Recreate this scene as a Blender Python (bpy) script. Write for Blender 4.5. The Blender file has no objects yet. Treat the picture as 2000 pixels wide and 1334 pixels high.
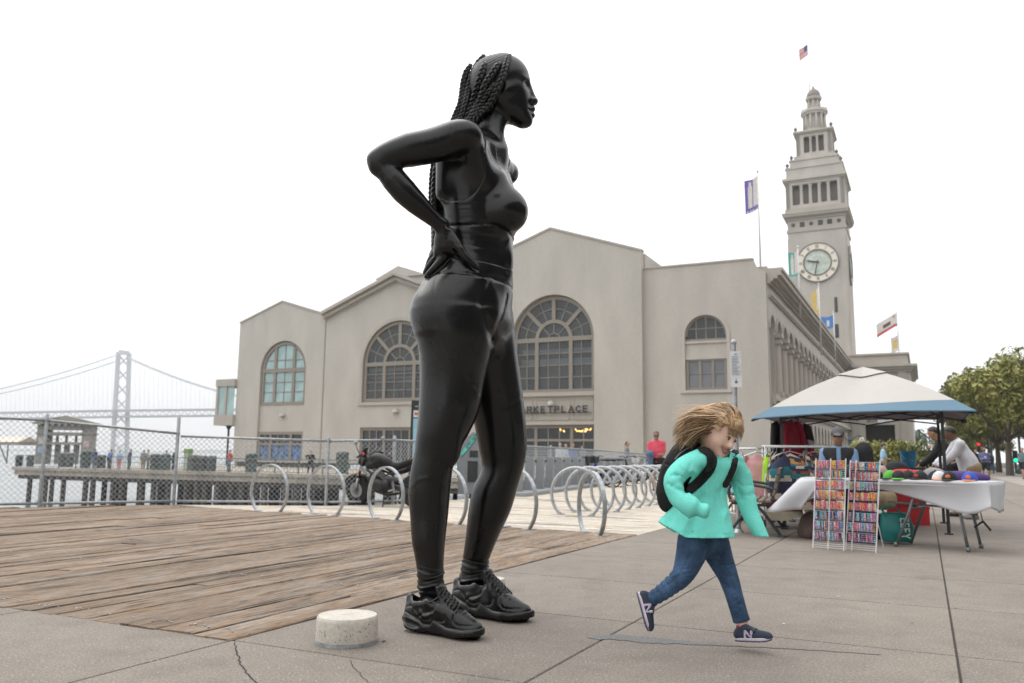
import bpy, bmesh, math, random
import numpy as np
from mathutils import Vector, Matrix, Euler
from math import sin, cos, pi, radians, atan2, sqrt, tan, hypot
rnd = random.Random(7)
SC = bpy.context.scene
COL = SC.collection
# ------------------------------------------------------------------ camera, sky, sun, exposure
F_PX, PITCH, ROLL, CAM_H = 1600.0, radians(7.93), radians(0.6), 1.0
cam_d = bpy.data.cameras.new('camera'); cam = bpy.data.objects.new('camera', cam_d); COL.objects.link(cam)
cam_d.sensor_width = 36.0; cam_d.lens = F_PX/2000*36; cam_d.clip_start = .05; cam_d.clip_end = 12000
CAM_R = Matrix.Rotation(pi/2+PITCH, 3, 'X') @ Matrix.Rotation(ROLL, 3, 'Z')
cam.matrix_world = Matrix.Translation((0, 0, CAM_H)) @ CAM_R.to_4x4()
cam_d.dof.use_dof = True; cam_d.dof.focus_distance = 4.9; cam_d.dof.aperture_fstop = 3.2
SC.camera = cam
SC.view_settings.view_transform = 'Standard'; SC.view_settings.look = 'None'
SC.view_settings.exposure = 0.0; SC.view_settings.gamma = 1.0; SC.view_settings.use_curve_mapping = False
SUN_EL, SUN_AZ = radians(55), radians(-50)      # high, behind thick cloud, from the upper left
wd = bpy.data.worlds.new('World'); SC.world = wd; wd.use_nodes = True
nt = wd.node_tree; nt.nodes.clear()
wo = nt.nodes.new('ShaderNodeOutputWorld'); bg = nt.nodes.new('ShaderNodeBackground')
sky = nt.nodes.new('ShaderNodeTexSky'); sky.sky_type = 'NISHITA'; sky.sun_disc = False
sky.sun_elevation = SUN_EL; sky.sun_rotation = SUN_AZ; sky.dust_density = 4.0
bg.inputs[1].default_value = 0.1
# overcast deck over the clear sky: brighter towards the zenith (CIE overcast), faintly cooler at the rim
geo = nt.nodes.new('ShaderNodeNewGeometry'); sep = nt.nodes.new('ShaderNodeSeparateXYZ')
neg = nt.nodes.new('ShaderNodeVectorMath'); neg.operation = 'SCALE'; neg.inputs[3].default_value = -1.0
ramp = nt.nodes.new('ShaderNodeValToRGB')
ramp.color_ramp.elements[0].position = 0.0; ramp.color_ramp.elements[0].color = (.505, .511, .518, 1)
ramp.color_ramp.elements[1].position = 1.0; ramp.color_ramp.elements[1].color = (1.0, 1.0, 1.0, 1)
e = ramp.color_ramp.elements.new(.10); e.color = (.53, .536, .54, 1)
gain = nt.nodes.new('ShaderNodeVectorMath'); gain.operation = 'SCALE'; gain.inputs[3].default_value = 23.5
cl = nt.nodes.new('ShaderNodeTexNoise'); cl.inputs['Scale'].default_value = 2.2; cl.inputs['Detail'].default_value = 3
clm = nt.nodes.new('ShaderNodeMapRange'); clm.inputs[3].default_value = .94; clm.inputs[4].default_value = 1.05
mulc = nt.nodes.new('ShaderNodeVectorMath'); mulc.operation = 'SCALE'
mixs = nt.nodes.new('ShaderNodeMixRGB'); mixs.inputs[0].default_value = .93
L = nt.links.new
L(geo.outputs['Incoming'], neg.inputs[0]); L(neg.outputs[0], sep.inputs[0]); L(sep.outputs[2], ramp.inputs[0])
L(neg.outputs[0], cl.inputs['Vector']); L(cl.outputs[0], clm.inputs[0])
L(ramp.outputs[0], gain.inputs[0]); L(gain.outputs[0], mulc.inputs[0]); L(clm.outputs[0], mulc.inputs[3])
L(sky.outputs[0], mixs.inputs[1]); L(mulc.outputs[0], mixs.inputs[2]); L(mixs.outputs[0], bg.inputs[0]); L(bg.outputs[0], wo.inputs[0])
sun_d = bpy.data.lights.new('sun', 'SUN'); sun_d.energy = 1.4; sun_d.angle = radians(55); sun_d.color = (1, .97, .93)
sun = bpy.data.objects.new('sun', sun_d); COL.objects.link(sun)
sdir = Vector((sin(SUN_AZ)*cos(SUN_EL), cos(SUN_AZ)*cos(SUN_EL), sin(SUN_EL)))
sun.rotation_euler = sdir.to_track_quat('Z', 'Y').to_euler(); sun.location = (0, 0, 60)
# ------------------------------------------------------------------ measuring: pixel of the photograph -> place
def ray(px, py): return CAM_R @ Vector(((px-1000)/F_PX, -(py-667)/F_PX, -1))
def G(px, py, z=0.0):
    d = ray(px, py); t = (z-CAM_H)/d.z; return Vector((0, 0, CAM_H))+d*t
def P(px, py, Y):
    d = ray(px, py); return Vector((0, 0, CAM_H))+d*(Y/d.y)
CF = CAM_R @ Vector((0, 0, -1))
def RP(r, p): return r*(Vector(p)-Vector((0, 0, CAM_H))).dot(CF)/F_PX      # pixel radius at a place -> metres
ST = radians(26.6)                               # heading of the street grid
def W(u, v, z=0.0): return Vector((u*sin(ST)-v*cos(ST), u*cos(ST)+v*sin(ST), z))
GRID_Z = pi/2-ST                                 # z rotation that turns local +x into the street direction u, +y into v
def PU(px, py, u): d = ray(px, py); return Vector((0, 0, CAM_H))+d*(u/(d.x*sin(ST)+d.y*cos(ST)))     # where the ray meets the plane u
def UV(p): return p[0]*sin(ST)+p[1]*cos(ST), -p[0]*cos(ST)+p[1]*sin(ST)
# ------------------------------------------------------------------ materials
MATS = {}
def srgb(r, g, b):
    f = lambda c: (c/255/12.92) if c <= 10 else ((c/255+.055)/1.055)**2.4
    return (f(r), f(g), f(b))
def mat(name, col, rough=.6, metal=0., var=.12, vs=6., bump=0., bs=60., spec=.5, emit=0., alpha=1., trans=0., stretch=None, rnd_amt=0., fine=0., fs=90., coat=0.):
    if name in MATS: return MATS[name]
    m = bpy.data.materials.new(name); m.use_nodes = True; n = m.node_tree.nodes; l = m.node_tree.links.new
    b = n['Principled BSDF']; b.inputs['Roughness'].default_value = rough; b.inputs['Metallic'].default_value = metal
    b.inputs['Specular IOR Level'].default_value = spec
    if coat: b.inputs['Coat Weight'].default_value = coat; b.inputs['Coat Roughness'].default_value = .12
    if trans: b.inputs['Transmission Weight'].default_value = trans
    if alpha < 1: b.inputs['Alpha'].default_value = alpha
    tc = n.new('ShaderNodeTexCoord'); src = tc.outputs['Object']
    if stretch:
        mp = n.new('ShaderNodeMapping'); mp.inputs['Scale'].default_value = stretch; l(src, mp.inputs[0]); src = mp.outputs[0]
    no = n.new('ShaderNodeTexNoise'); no.inputs['Scale'].default_value = vs; no.inputs['Detail'].default_value = 5; l(src, no.inputs[0])
    mr = n.new('ShaderNodeMapRange'); mr.inputs[1].default_value = .3; mr.inputs[2].default_value = .7
    mr.inputs[3].default_value = 1-var; mr.inputs[4].default_value = 1+var; l(no.outputs[0], mr.inputs[0])
    val = mr.outputs[0]
    if fine:
        n2 = n.new('ShaderNodeTexNoise'); n2.inputs['Scale'].default_value = fs; n2.inputs['Detail'].default_value = 2; l(src, n2.inputs[0])
        m2 = n.new('ShaderNodeMapRange'); m2.inputs[1].default_value = .3; m2.inputs[2].default_value = .7; m2.inputs[3].default_value = 1-fine; m2.inputs[4].default_value = 1+fine
        l(n2.outputs[0], m2.inputs[0]); mm = n.new('ShaderNodeMath'); mm.operation = 'MULTIPLY'; l(val, mm.inputs[0]); l(m2.outputs[0], mm.inputs[1]); val = mm.outputs[0]
    if rnd_amt:
        oi = n.new('ShaderNodeObjectInfo'); m3 = n.new('ShaderNodeMapRange'); m3.inputs[3].default_value = 1-rnd_amt; m3.inputs[4].default_value = 1+rnd_amt
        l(oi.outputs['Random'], m3.inputs[0]); mm = n.new('ShaderNodeMath'); mm.operation = 'MULTIPLY'; l(val, mm.inputs[0]); l(m3.outputs[0], mm.inputs[1]); val = mm.outputs[0]
    sc = n.new('ShaderNodeVectorMath'); sc.operation = 'SCALE'; sc.inputs[0].default_value = col; l(val, sc.inputs[3])
    l(sc.outputs[0], b.inputs['Base Color'])
    rr = n.new('ShaderNodeMapRange'); rr.inputs[1].default_value = .3; rr.inputs[2].default_value = .7
    rr.inputs[3].default_value = max(0, rough-.06); rr.inputs[4].default_value = min(1, rough+.06); l(no.outputs[0], rr.inputs[0]); l(rr.outputs[0], b.inputs['Roughness'])
    if emit:
        b.inputs['Emission Color'].default_value = (*col, 1); b.inputs['Emission Strength'].default_value = emit
    if bump:
        n3 = n.new('ShaderNodeTexNoise'); n3.inputs['Scale'].default_value = bs; n3.inputs['Detail'].default_value = 4; l(src, n3.inputs[0])
        bp = n.new('ShaderNodeBump'); bp.inputs['Strength'].default_value = min(1, bump); bp.inputs['Distance'].default_value = .01; l(n3.outputs[0], bp.inputs['Height']); l(bp.outputs[0], b.inputs['Normal'])
    MATS[name] = m; return m
# ------------------------------------------------------------------ objects
def tag(o, label=None, cat=None, group=None, kind=None):
    if label: o['label'] = label
    if cat: o['category'] = cat
    if group: o['group'] = group
    if kind: o['kind'] = kind
    return o
def empty(name, loc=(0, 0, 0), rz=0., label=None, cat=None, group=None, kind=None, parent=None):
    o = bpy.data.objects.new(name, None); COL.objects.link(o); o.location = loc; o.rotation_euler = (0, 0, rz); o.empty_display_size = .1
    if parent: o.parent = parent
    return tag(o, label, cat, group, kind)
def link(name, me, mats, parent=None, loc=(0, 0, 0), rz=0.):
    o = bpy.data.objects.new(name, me); COL.objects.link(o); o.location = loc; o.rotation_euler = (0, 0, rz)
    if mats is not None and not me.materials:
        for m in (mats if isinstance(mats, (list, tuple)) else [mats]): me.materials.append(m)
    if parent: o.parent = parent
    return o
def copy_tree(o, parent=None):
    c = o.copy(); COL.objects.link(c)
    if parent: c.parent = parent
    for ch in list(o.children): copy_tree(ch, c)
    return c
def dup(o, loc, rz, label=None):
    c = copy_tree(o); c.location = loc; c.rotation_euler = (0, 0, rz)
    if label: c['label'] = label
    return c
class MB:
    "collects shapes into one mesh"
    def __init__(s): s.v = []; s.f = []; s.mi = []; s.m = 0; s.T = None
    def add(s, vs, fs):
        o = len(s.v)
        if s.T is not None: vs = [s.T @ Vector(v) for v in vs]
        s.v += [tuple(v) for v in vs]; s.f += [tuple(i+o for i in f) for f in fs]; s.mi += [s.m]*len(fs); return s
    def box(s, c, d, rz=0., R=None):
        x, y, z = d[0]/2, d[1]/2, d[2]/2
        vs = [Vector((i*x, j*y, k*z)) for k in (-1, 1) for j in (-1, 1) for i in (-1, 1)]
        M = R if R is not None else Matrix.Rotation(rz, 3, 'Z')
        return s.add([M @ v+Vector(c) for v in vs], [(0, 2, 3, 1), (4, 5, 7, 6), (0, 1, 5, 4), (2, 6, 7, 3), (1, 3, 7, 5), (0, 4, 6, 2)])
    def bx(s, lo, hi): return s.box([(a+b)/2 for a, b in zip(lo, hi)], [abs(b-a) for a, b in zip(lo, hi)])
    def bbox(s, c, d, b=.01, rz=0.):
        "box with chamfered vertical and top edges"
        x, y, z = d[0]/2, d[1]/2, d[2]/2; R = Matrix.Rotation(rz, 3, 'Z'); vs = []; fs = []
        def ring(zz, i): return [(-x+i, -y+b, zz), (-x+b, -y+i, zz), (x-b, -y+i, zz), (x-i, -y+b, zz), (x-i, y-b, zz), (x-b, y-i, zz), (-x+b, y-i, zz), (-x+i, y-b, zz)]
        for zz, i in ((-z, 0), (z-b, 0), (z, b*.7)): vs += [R @ Vector(p)+Vector(c) for p in ring(zz, i)]
        for k in (0, 8):
            for i in range(8): fs.append((k+i, k+(i+1) % 8, k+8+(i+1) % 8, k+8+i))
        fs += [tuple(range(7, -1, -1)), tuple(range(16, 24))]
        return s.add(vs, fs)
    def bar(s, p, q, w, h, up=(0, 0, 1)):
        p, q = Vector(p), Vector(q); d = (q-p); ln = d.length
        if ln < 1e-6: return s
        d /= ln; up = Vector(up)
        if abs(d.dot(up)) > .98: up = Vector((1, 0, 0))
        a = d.cross(up).normalized(); b = a.cross(d)
        R = Matrix((d, a, b)).transposed(); return s.box((p+q)/2, (ln, w, h), R=R)
    def tube(s, pts, r, n=8, closed=False, cap=True, flat=1., up=None):
        pts = [Vector(p) for p in pts]; N = len(pts); rs = r if isinstance(r, (list, tuple)) else [r]*N; vs = []; fs = []; pa = None
        for i, p in enumerate(pts):
            d = (pts[(i+1) % N]-pts[i-1]) if closed else (pts[min(i+1, N-1)]-pts[max(i-1, 0)])
            d = d.normalized() if d.length > 1e-9 else Vector((0, 0, 1))
            if up is not None: a = d.cross(Vector(up)); a = a.normalized() if a.length > 1e-4 else d.orthogonal().normalized()
            elif pa is None: a = d.orthogonal().normalized()
            else:
                a = pa-d*pa.dot(d); a = a.normalized() if a.length > 1e-6 else d.orthogonal().normalized()
            pa = a; b = d.cross(a)
            for k in range(n):
                t = 2*pi*k/n; vs.append(p+a*(cos(t)*rs[i])+b*(sin(t)*rs[i]*flat))
        for i in range(N if closed else N-1):
            j = (i+1) % N
            for k in range(n):
                fs.append((i*n+k, i*n+(k+1) % n, j*n+(k+1) % n, j*n+k))
        if cap and not closed: fs += [tuple(range(n-1, -1, -1)), tuple((N-1)*n+k for k in range(n))]
        return s.add(vs, fs)
    def lathe(s, prof, c=(0, 0, 0), n=16, R=None, arc=2*pi):
        vs = []; fs = []; full = abs(arc-2*pi) < 1e-6; m = n if full else n+1
        for (r, z) in prof:
            for k in range(m):
                t = arc*k/n; v = Vector((r*cos(t), r*sin(t), z))
                if R is not None: v = R @ v
                vs.append(v+Vector(c))
        for i in range(len(prof)-1):
            for k in range(n):
                k2 = (k+1) % m; fs.append((i*m+k, i*m+k2, (i+1)*m+k2, (i+1)*m+k))
        if full:
            if prof[0][0] > 1e-6: fs.append(tuple(range(n-1, -1, -1)))
            if prof[-1][0] > 1e-6: fs.append(tuple((len(prof)-1)*n+k for k in range(n)))
        return s.add(vs, fs)
    def prism(s, poly, f, z0, z1):
        "polygon (2-D) extruded; f maps (a,b,depth) to a point"
        n = len(poly); vs = [f(a, b, z0) for a, b in poly]+[f(a, b, z1) for a, b in poly]
        fs = [tuple(range(n-1, -1, -1)), tuple(range(n, 2*n))]+[(i, (i+1) % n, n+(i+1) % n, n+i) for i in range(n)]
        return s.add(vs, fs)
    def strip(s, A, B):
        n = len(A); return s.add(list(A)+list(B), [(i, i+1, n+i+1, n+i) for i in range(n-1)])
    def grid(s, rows, closed=False):
        n = len(rows[0]); vs = [p for r in rows for p in r]; fs = []
        for i in range(len(rows)-1):
            for k in range(n if closed else n-1): fs.append((i*n+k, i*n+(k+1) % n, (i+1)*n+(k+1) % n, (i+1)*n+k))
        return s.add(vs, fs)
    def ball(s, c, r, n=10, m=7, R=None):
        r = r if isinstance(r, (list, tuple)) else (r, r, r); M = R if R is not None else Matrix.Identity(3); rows = []
        for i in range(m+1):
            t = pi*i/m; rows.append([M @ Vector((r[0]*sin(t)*cos(2*pi*k/n), r[1]*sin(t)*sin(2*pi*k/n), -r[2]*cos(t)))+Vector(c) for k in range(n)])
        return s.grid(rows, True)
    def mesh(s, name='m', smooth=False, fix=True):
        me = bpy.data.meshes.new(name); me.from_pydata(s.v, [], s.f)
        if any(s.mi): me.polygons.foreach_set('material_index', s.mi)
        if fix and len(s.f) < 60000:
            b = bmesh.new(); b.from_mesh(me); bmesh.ops.recalc_face_normals(b, faces=b.faces); b.to_mesh(me); b.free()
        if smooth == 'auto': me.shade_smooth() if hasattr(me, 'shade_smooth') else None; 
        if smooth == 'auto':
            try: me.set_sharp_from_angle(angle=radians(38))
            except Exception: pass
        elif smooth: me.polygons.foreach_set('use_smooth', [True]*len(me.polygons))
        me.update(); return me
    def build(s, name, mats, parent=None, smooth=False, loc=(0, 0, 0), rz=0., label=None, fix=True):
        o = link(name, s.mesh(name, smooth, fix), mats, parent, loc, rz)
        if label: o['label'] = label
        return o
# ------------------------------------------------------------------ sculpting: smooth union of round shapes on a grid, then surface nets
class Sdf:
    def __init__(s, lo, hi, h):
        s.lo = np.array(lo, float); s.h = h; s.n = np.maximum(np.ceil((np.array(hi)-s.lo)/h).astype(int)+1, 4)
        s.f = np.full(s.n, .5, np.float32)
        s.ax = [(s.lo[i]+h*np.arange(s.n[i])).astype(np.float32) for i in range(3)]
    def win(s, lo, hi):
        a = np.clip(np.floor((np.array(lo)-s.lo)/s.h).astype(int), 0, s.n-1); b = np.clip(np.ceil((np.array(hi)-s.lo)/s.h).astype(int)+1, 1, s.n)
        b = np.maximum(b, a+1)
        sl = tuple(slice(i, j) for i, j in zip(a, b))
        return sl, s.ax[0][sl[0]][:, None, None], s.ax[1][sl[1]][None, :, None], s.ax[2][sl[2]][None, None, :]
    def mix(s, sl, d, k, sub=False):
        a = s.f[sl]
        if sub:
            d = -d
            r = np.maximum(a, d)
            if k > 0: hh = np.maximum(k-np.abs(a-d), 0)/k; r = r+hh*hh*k*.25
        else:
            r = np.minimum(a, d)
            if k > 0: hh = np.maximum(k-np.abs(a-d), 0)/k; r = r-hh*hh*k*.25
        s.f[sl] = r
    def cap(s, a, b, ra, rb=None, k=.02, sub=False, sq=None):
        rb = ra if rb is None else rb; a = np.array(a, float); b = np.array(b, float); m = max(ra, rb)*(max(1, sq[1]) if sq else 1)+k+3*s.h
        sl, X, Y, Z = s.win(np.minimum(a, b)-m, np.maximum(a, b)+m)
        X = X-a[0]; Y = Y-a[1]; Z = Z-a[2]; ba = b-a; L2 = max(float(ba@ba), 1e-9)
        if sq:
            n, f = np.array(sq[0], float), sq[1]; n = n/np.linalg.norm(n); dn = X*n[0]+Y*n[1]+Z*n[2]; bn = float(ba@n)
            t = np.clip((X*ba[0]+Y*ba[1]+Z*ba[2])/L2, 0, 1); q = (dn-t*bn)
            ex = X-t*ba[0]; ey = Y-t*ba[1]; ez = Z-t*ba[2]; tot = ex*ex+ey*ey+ez*ez-q*q+(q/f)**2
            d = (np.sqrt(np.maximum(tot, 0))-(ra+(rb-ra)*t))*min(1, f)
        else:
            t = np.clip((X*ba[0]+Y*ba[1]+Z*ba[2])/L2, 0, 1)
            d = np.sqrt((X-t*ba[0])**2+(Y-t*ba[1])**2+(Z-t*ba[2])**2)-(ra+(rb-ra)*t)
        s.mix(sl, d, k, sub); return s
    def chain(s, pts, k=.02, sub=False, n=4):
        "one tapering tube through (point, radius) pairs"
        if len(pts) > 2: q = smoothpath([Vector((*p, )) for p, r in pts], n)
        else: q = [Vector(pts[0][0]), Vector(pts[1][0])]
        rr = np.interp(np.linspace(0, len(pts)-1, len(q)), range(len(pts)), [r for p, r in pts])
        A = np.array([tuple(p) for p in q]); m = rr.max()+k+3*s.h
        sl, X, Y, Z = s.win(A.min(0)-m, A.max(0)+m); d = None
        for i in range(len(A)-1):
            ba = A[i+1]-A[i]; L2 = max(float(ba@ba), 1e-9); x, y, z = X-A[i][0], Y-A[i][1], Z-A[i][2]
            t = np.clip((x*ba[0]+y*ba[1]+z*ba[2])/L2, 0, 1)
            e = np.sqrt((x-t*ba[0])**2+(y-t*ba[1])**2+(z-t*ba[2])**2)-(rr[i]+(rr[i+1]-rr[i])*t)
            d = e if d is None else np.minimum(d, e)
        s.mix(sl, d.astype(np.float32), k, sub); return s
    def ell(s, c, r, k=.02, R=None, sub=False):
        c = np.array(c, float); r = np.array(r if hasattr(r, '__len__') else (r, r, r), float); m = r.max()+k+3*s.h
        sl, X, Y, Z = s.win(c-m, c+m); X = X-c[0]; Y = Y-c[1]; Z = Z-c[2]
        if R is not None:
            R = np.array(R); X, Y, Z = X*R[0, 0]+Y*R[1, 0]+Z*R[2, 0], X*R[0, 1]+Y*R[1, 1]+Z*R[2, 1], X*R[0, 2]+Y*R[1, 2]+Z*R[2, 2]
        k0 = np.sqrt((X/r[0])**2+(Y/r[1])**2+(Z/r[2])**2); k1 = np.sqrt((X/r[0]**2)**2+(Y/r[1]**2)**2+(Z/r[2]**2)**2)+1e-6
        s.mix(sl, k0*(k0-1)/k1, k, sub); return s
    def loft(s, secs, ang=0., k=.02, sub=False):
        "secs: (z, cx, cy, a, b) rising; a along ang, b across"
        S = np.array(sorted(secs), float); m = max(S[:, 3].max(), S[:, 4].max())+k+3*s.h
        sl, X, Y, Z = s.win((S[:, 1].min()-m, S[:, 2].min()-m, S[0, 0]-m*.5), (S[:, 1].max()+m, S[:, 2].max()+m, S[-1, 0]+m*.5))
        zz = Z.ravel(); zc = np.clip(zz, S[0, 0], S[-1, 0]); z0 = S[:, 0]
        def itp(c):
            y = S[:, c]; dz = np.diff(z0); sl_ = np.diff(y)/dz; mm = np.zeros(len(y)); mm[1:-1] = (sl_[1:]*dz[:-1]+sl_[:-1]*dz[1:])/(dz[1:]+dz[:-1]); mm[0] = sl_[0]; mm[-1] = sl_[-1]
            i = np.clip(np.searchsorted(z0, zc)-1, 0, len(y)-2); t = (zc-z0[i])/dz[i]; h = dz[i]
            return ((2*t**3-3*t**2+1)*y[i]+(t**3-2*t**2+t)*h*mm[i]+(-2*t**3+3*t**2)*y[i+1]+(t**3-t**2)*h*mm[i+1]).astype(np.float32)[None, None, :]
        cx, cy, a, b = itp(1), itp(2), itp(3), itp(4); ca, sa = np.cos(ang), np.sin(ang)
        x = (X-cx)*ca+(Y-cy)*sa; y = -(X-cx)*sa+(Y-cy)*ca
        q = np.sqrt((x/a)**2+(y/b)**2); g = np.sqrt((x/a**2)**2+(y/b**2)**2)+1e-6
        d = q*(q-1)/g; over = np.abs(Z-np.clip(Z, S[0, 0], S[-1, 0])).astype(np.float32)
        d = np.where(over > 0, np.sqrt(np.maximum(d, 0)**2+over**2)+np.minimum(d, 0)*(over <= 0), d)
        s.mix(sl, d.astype(np.float32), k, sub); return s
    def cut(s, d): s.f = np.maximum(s.f, d).astype(np.float32); return s
    def xyz(s): return s.ax[0][:, None, None], s.ax[1][None, :, None], s.ax[2][None, None, :]
    def copy(s):
        c = object.__new__(Sdf); c.lo = s.lo; c.h = s.h; c.n = s.n; c.ax = s.ax; c.f = s.f.copy(); return c
    def like(s):
        c = s.copy(); c.f[:] = .5; return c
    def mesh(s, name, off=(0, 0, 0), relax=1, keep=True):
        f = s.f; f[0] = f[-1] = .5; f[:, 0] = f[:, -1] = .5; f[:, :, 0] = f[:, :, -1] = .5
        ins = f < 0; n = f.shape
        c = np.zeros((n[0]-1, n[1]-1, n[2]-1), np.int8); offs = [(i, j, k) for i in (0, 1) for j in (0, 1) for k in (0, 1)]
        for (i, j, k) in offs: c += ins[i:n[0]-1+i, j:n[1]-1+j, k:n[2]-1+k]
        act = np.nonzero((c > 0) & (c < 8)); N = len(act[0]); idx = np.full(c.shape, -1, np.int32); idx[act] = np.arange(N)
        fv = np.stack([f[act[0]+i, act[1]+j, act[2]+k] for (i, j, k) in offs], 1); pos = np.zeros((N, 3)); cnt = np.zeros(N)
        for a in range(8):
            for b in range(a+1, 8):
                da = np.array(offs[b])-np.array(offs[a])
                if np.abs(da).sum() != 1: continue
                m = (fv[:, a] < 0) != (fv[:, b] < 0); t = fv[m, a]/(fv[m, a]-fv[m, b]); pos[m] += np.array(offs[a])+t[:, None]*da; cnt[m] += 1
        pos = pos/np.maximum(cnt, 1)[:, None]+np.stack(act, 1); quads = []
        for ax in range(3):
            sl0 = [slice(1, n[i]-1) for i in range(3)]; sl1 = list(sl0); sl0[ax] = slice(0, n[ax]-1); sl1[ax] = slice(1, n[ax])
            A = ins[tuple(sl0)]; B = ins[tuple(sl1)]; e = np.nonzero(A != B); fl = A[e]
            base = [e[i]+(0 if i == ax else 1) for i in range(3)]; u, w = (ax+1) % 3, (ax+2) % 3
            def cell(du, dw):
                q = [base[0].copy(), base[1].copy(), base[2].copy()]; q[u] = q[u]+du; q[w] = q[w]+dw; return idx[q[0], q[1], q[2]]
            q = np.stack([cell(-1, -1), cell(0, -1), cell(0, 0), cell(-1, 0)], 1); q[~fl] = q[~fl][:, ::-1]; quads.append(q)
        Q = np.concatenate(quads); Q = Q[(Q >= 0).all(1)]
        if keep:
            lb = np.arange(N); ea = np.concatenate([Q[:, 0], Q[:, 1], Q[:, 2]]); eb = np.concatenate([Q[:, 1], Q[:, 2], Q[:, 3]])
            for _ in range(60):
                old = lb.copy(); la, lb_ = lb[ea], lb[eb]; m_ = np.minimum(la, lb_); np.minimum.at(lb, la, m_); np.minimum.at(lb, lb_, m_)
                for _j in range(4): lb = lb[lb]
                if (lb == old).all(): break
            big = np.bincount(lb).argmax(); use = lb == big; mp = np.cumsum(use)-1; Q = mp[Q[use[Q[:, 0]]]]; pos = pos[use]; N = len(pos)
        if relax:
            for _ in range(relax):
                acc = np.zeros_like(pos); w = np.zeros(N)
                for i in range(4):
                    a, b = Q[:, i], Q[:, (i+1) % 4]
                    for ch in range(3): acc[:, ch] += np.bincount(a, pos[b, ch], N)+np.bincount(b, pos[a, ch], N)
                    w += np.bincount(a, minlength=N)+np.bincount(b, minlength=N)
                pos = pos*.5+acc/np.maximum(w, 1)[:, None]*.5
        V = (s.lo+pos*s.h-np.array(off)).astype(np.float32)
        me = bpy.data.meshes.new(name); me.vertices.add(len(V)); me.vertices.foreach_set('co', V.ravel()); me.loops.add(len(Q)*4)
        me.loops.foreach_set('vertex_index', Q.ravel().astype(np.int32)); me.polygons.add(len(Q)); me.polygons.foreach_set('loop_start', np.arange(0, len(Q)*4, 4, dtype=np.int32))
        try: me.polygons.foreach_set('loop_total', np.full(len(Q), 4, np.int32))
        except Exception: pass
        me.polygons.foreach_set('use_smooth', np.ones(len(Q), bool)); me.update(); me.validate(); return me
    def build(s, name, m, parent=None, off=(0, 0, 0), relax=1, label=None, loc=(0, 0, 0), keep=True):
        o = link(name, s.mesh(name, off, relax, keep), m, parent, loc)
        if label: o['label'] = label
        return o
def noise3(X, Y, Z, sc, seed=0):
    "cheap smooth pseudo-noise in -1..1 from a few sine waves"
    r = np.random.RandomState(seed); o = 0
    for i in range(5):
        k = r.normal(size=3); k = k/np.linalg.norm(k)*sc*(.7+.6*r.rand()); o = o+np.sin(X*k[0]+Y*k[1]+Z*k[2]+r.rand()*6.28)
    return o/3.2
def smoothpath(pts, n=6):
    pts = [Vector(p) for p in pts]; out = []
    for i in range(len(pts)-1):
        p0, p1, p2, p3 = pts[max(i-1, 0)], pts[i], pts[i+1], pts[min(i+2, len(pts)-1)]
        for j in range(n):
            t = j/n; out.append(.5*((2*p1)+(p2-p0)*t+(2*p0-5*p1+4*p2-p3)*t*t+(3*p1-p0-3*p2+p3)*t**3))
    out.append(pts[-1]); return out
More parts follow.
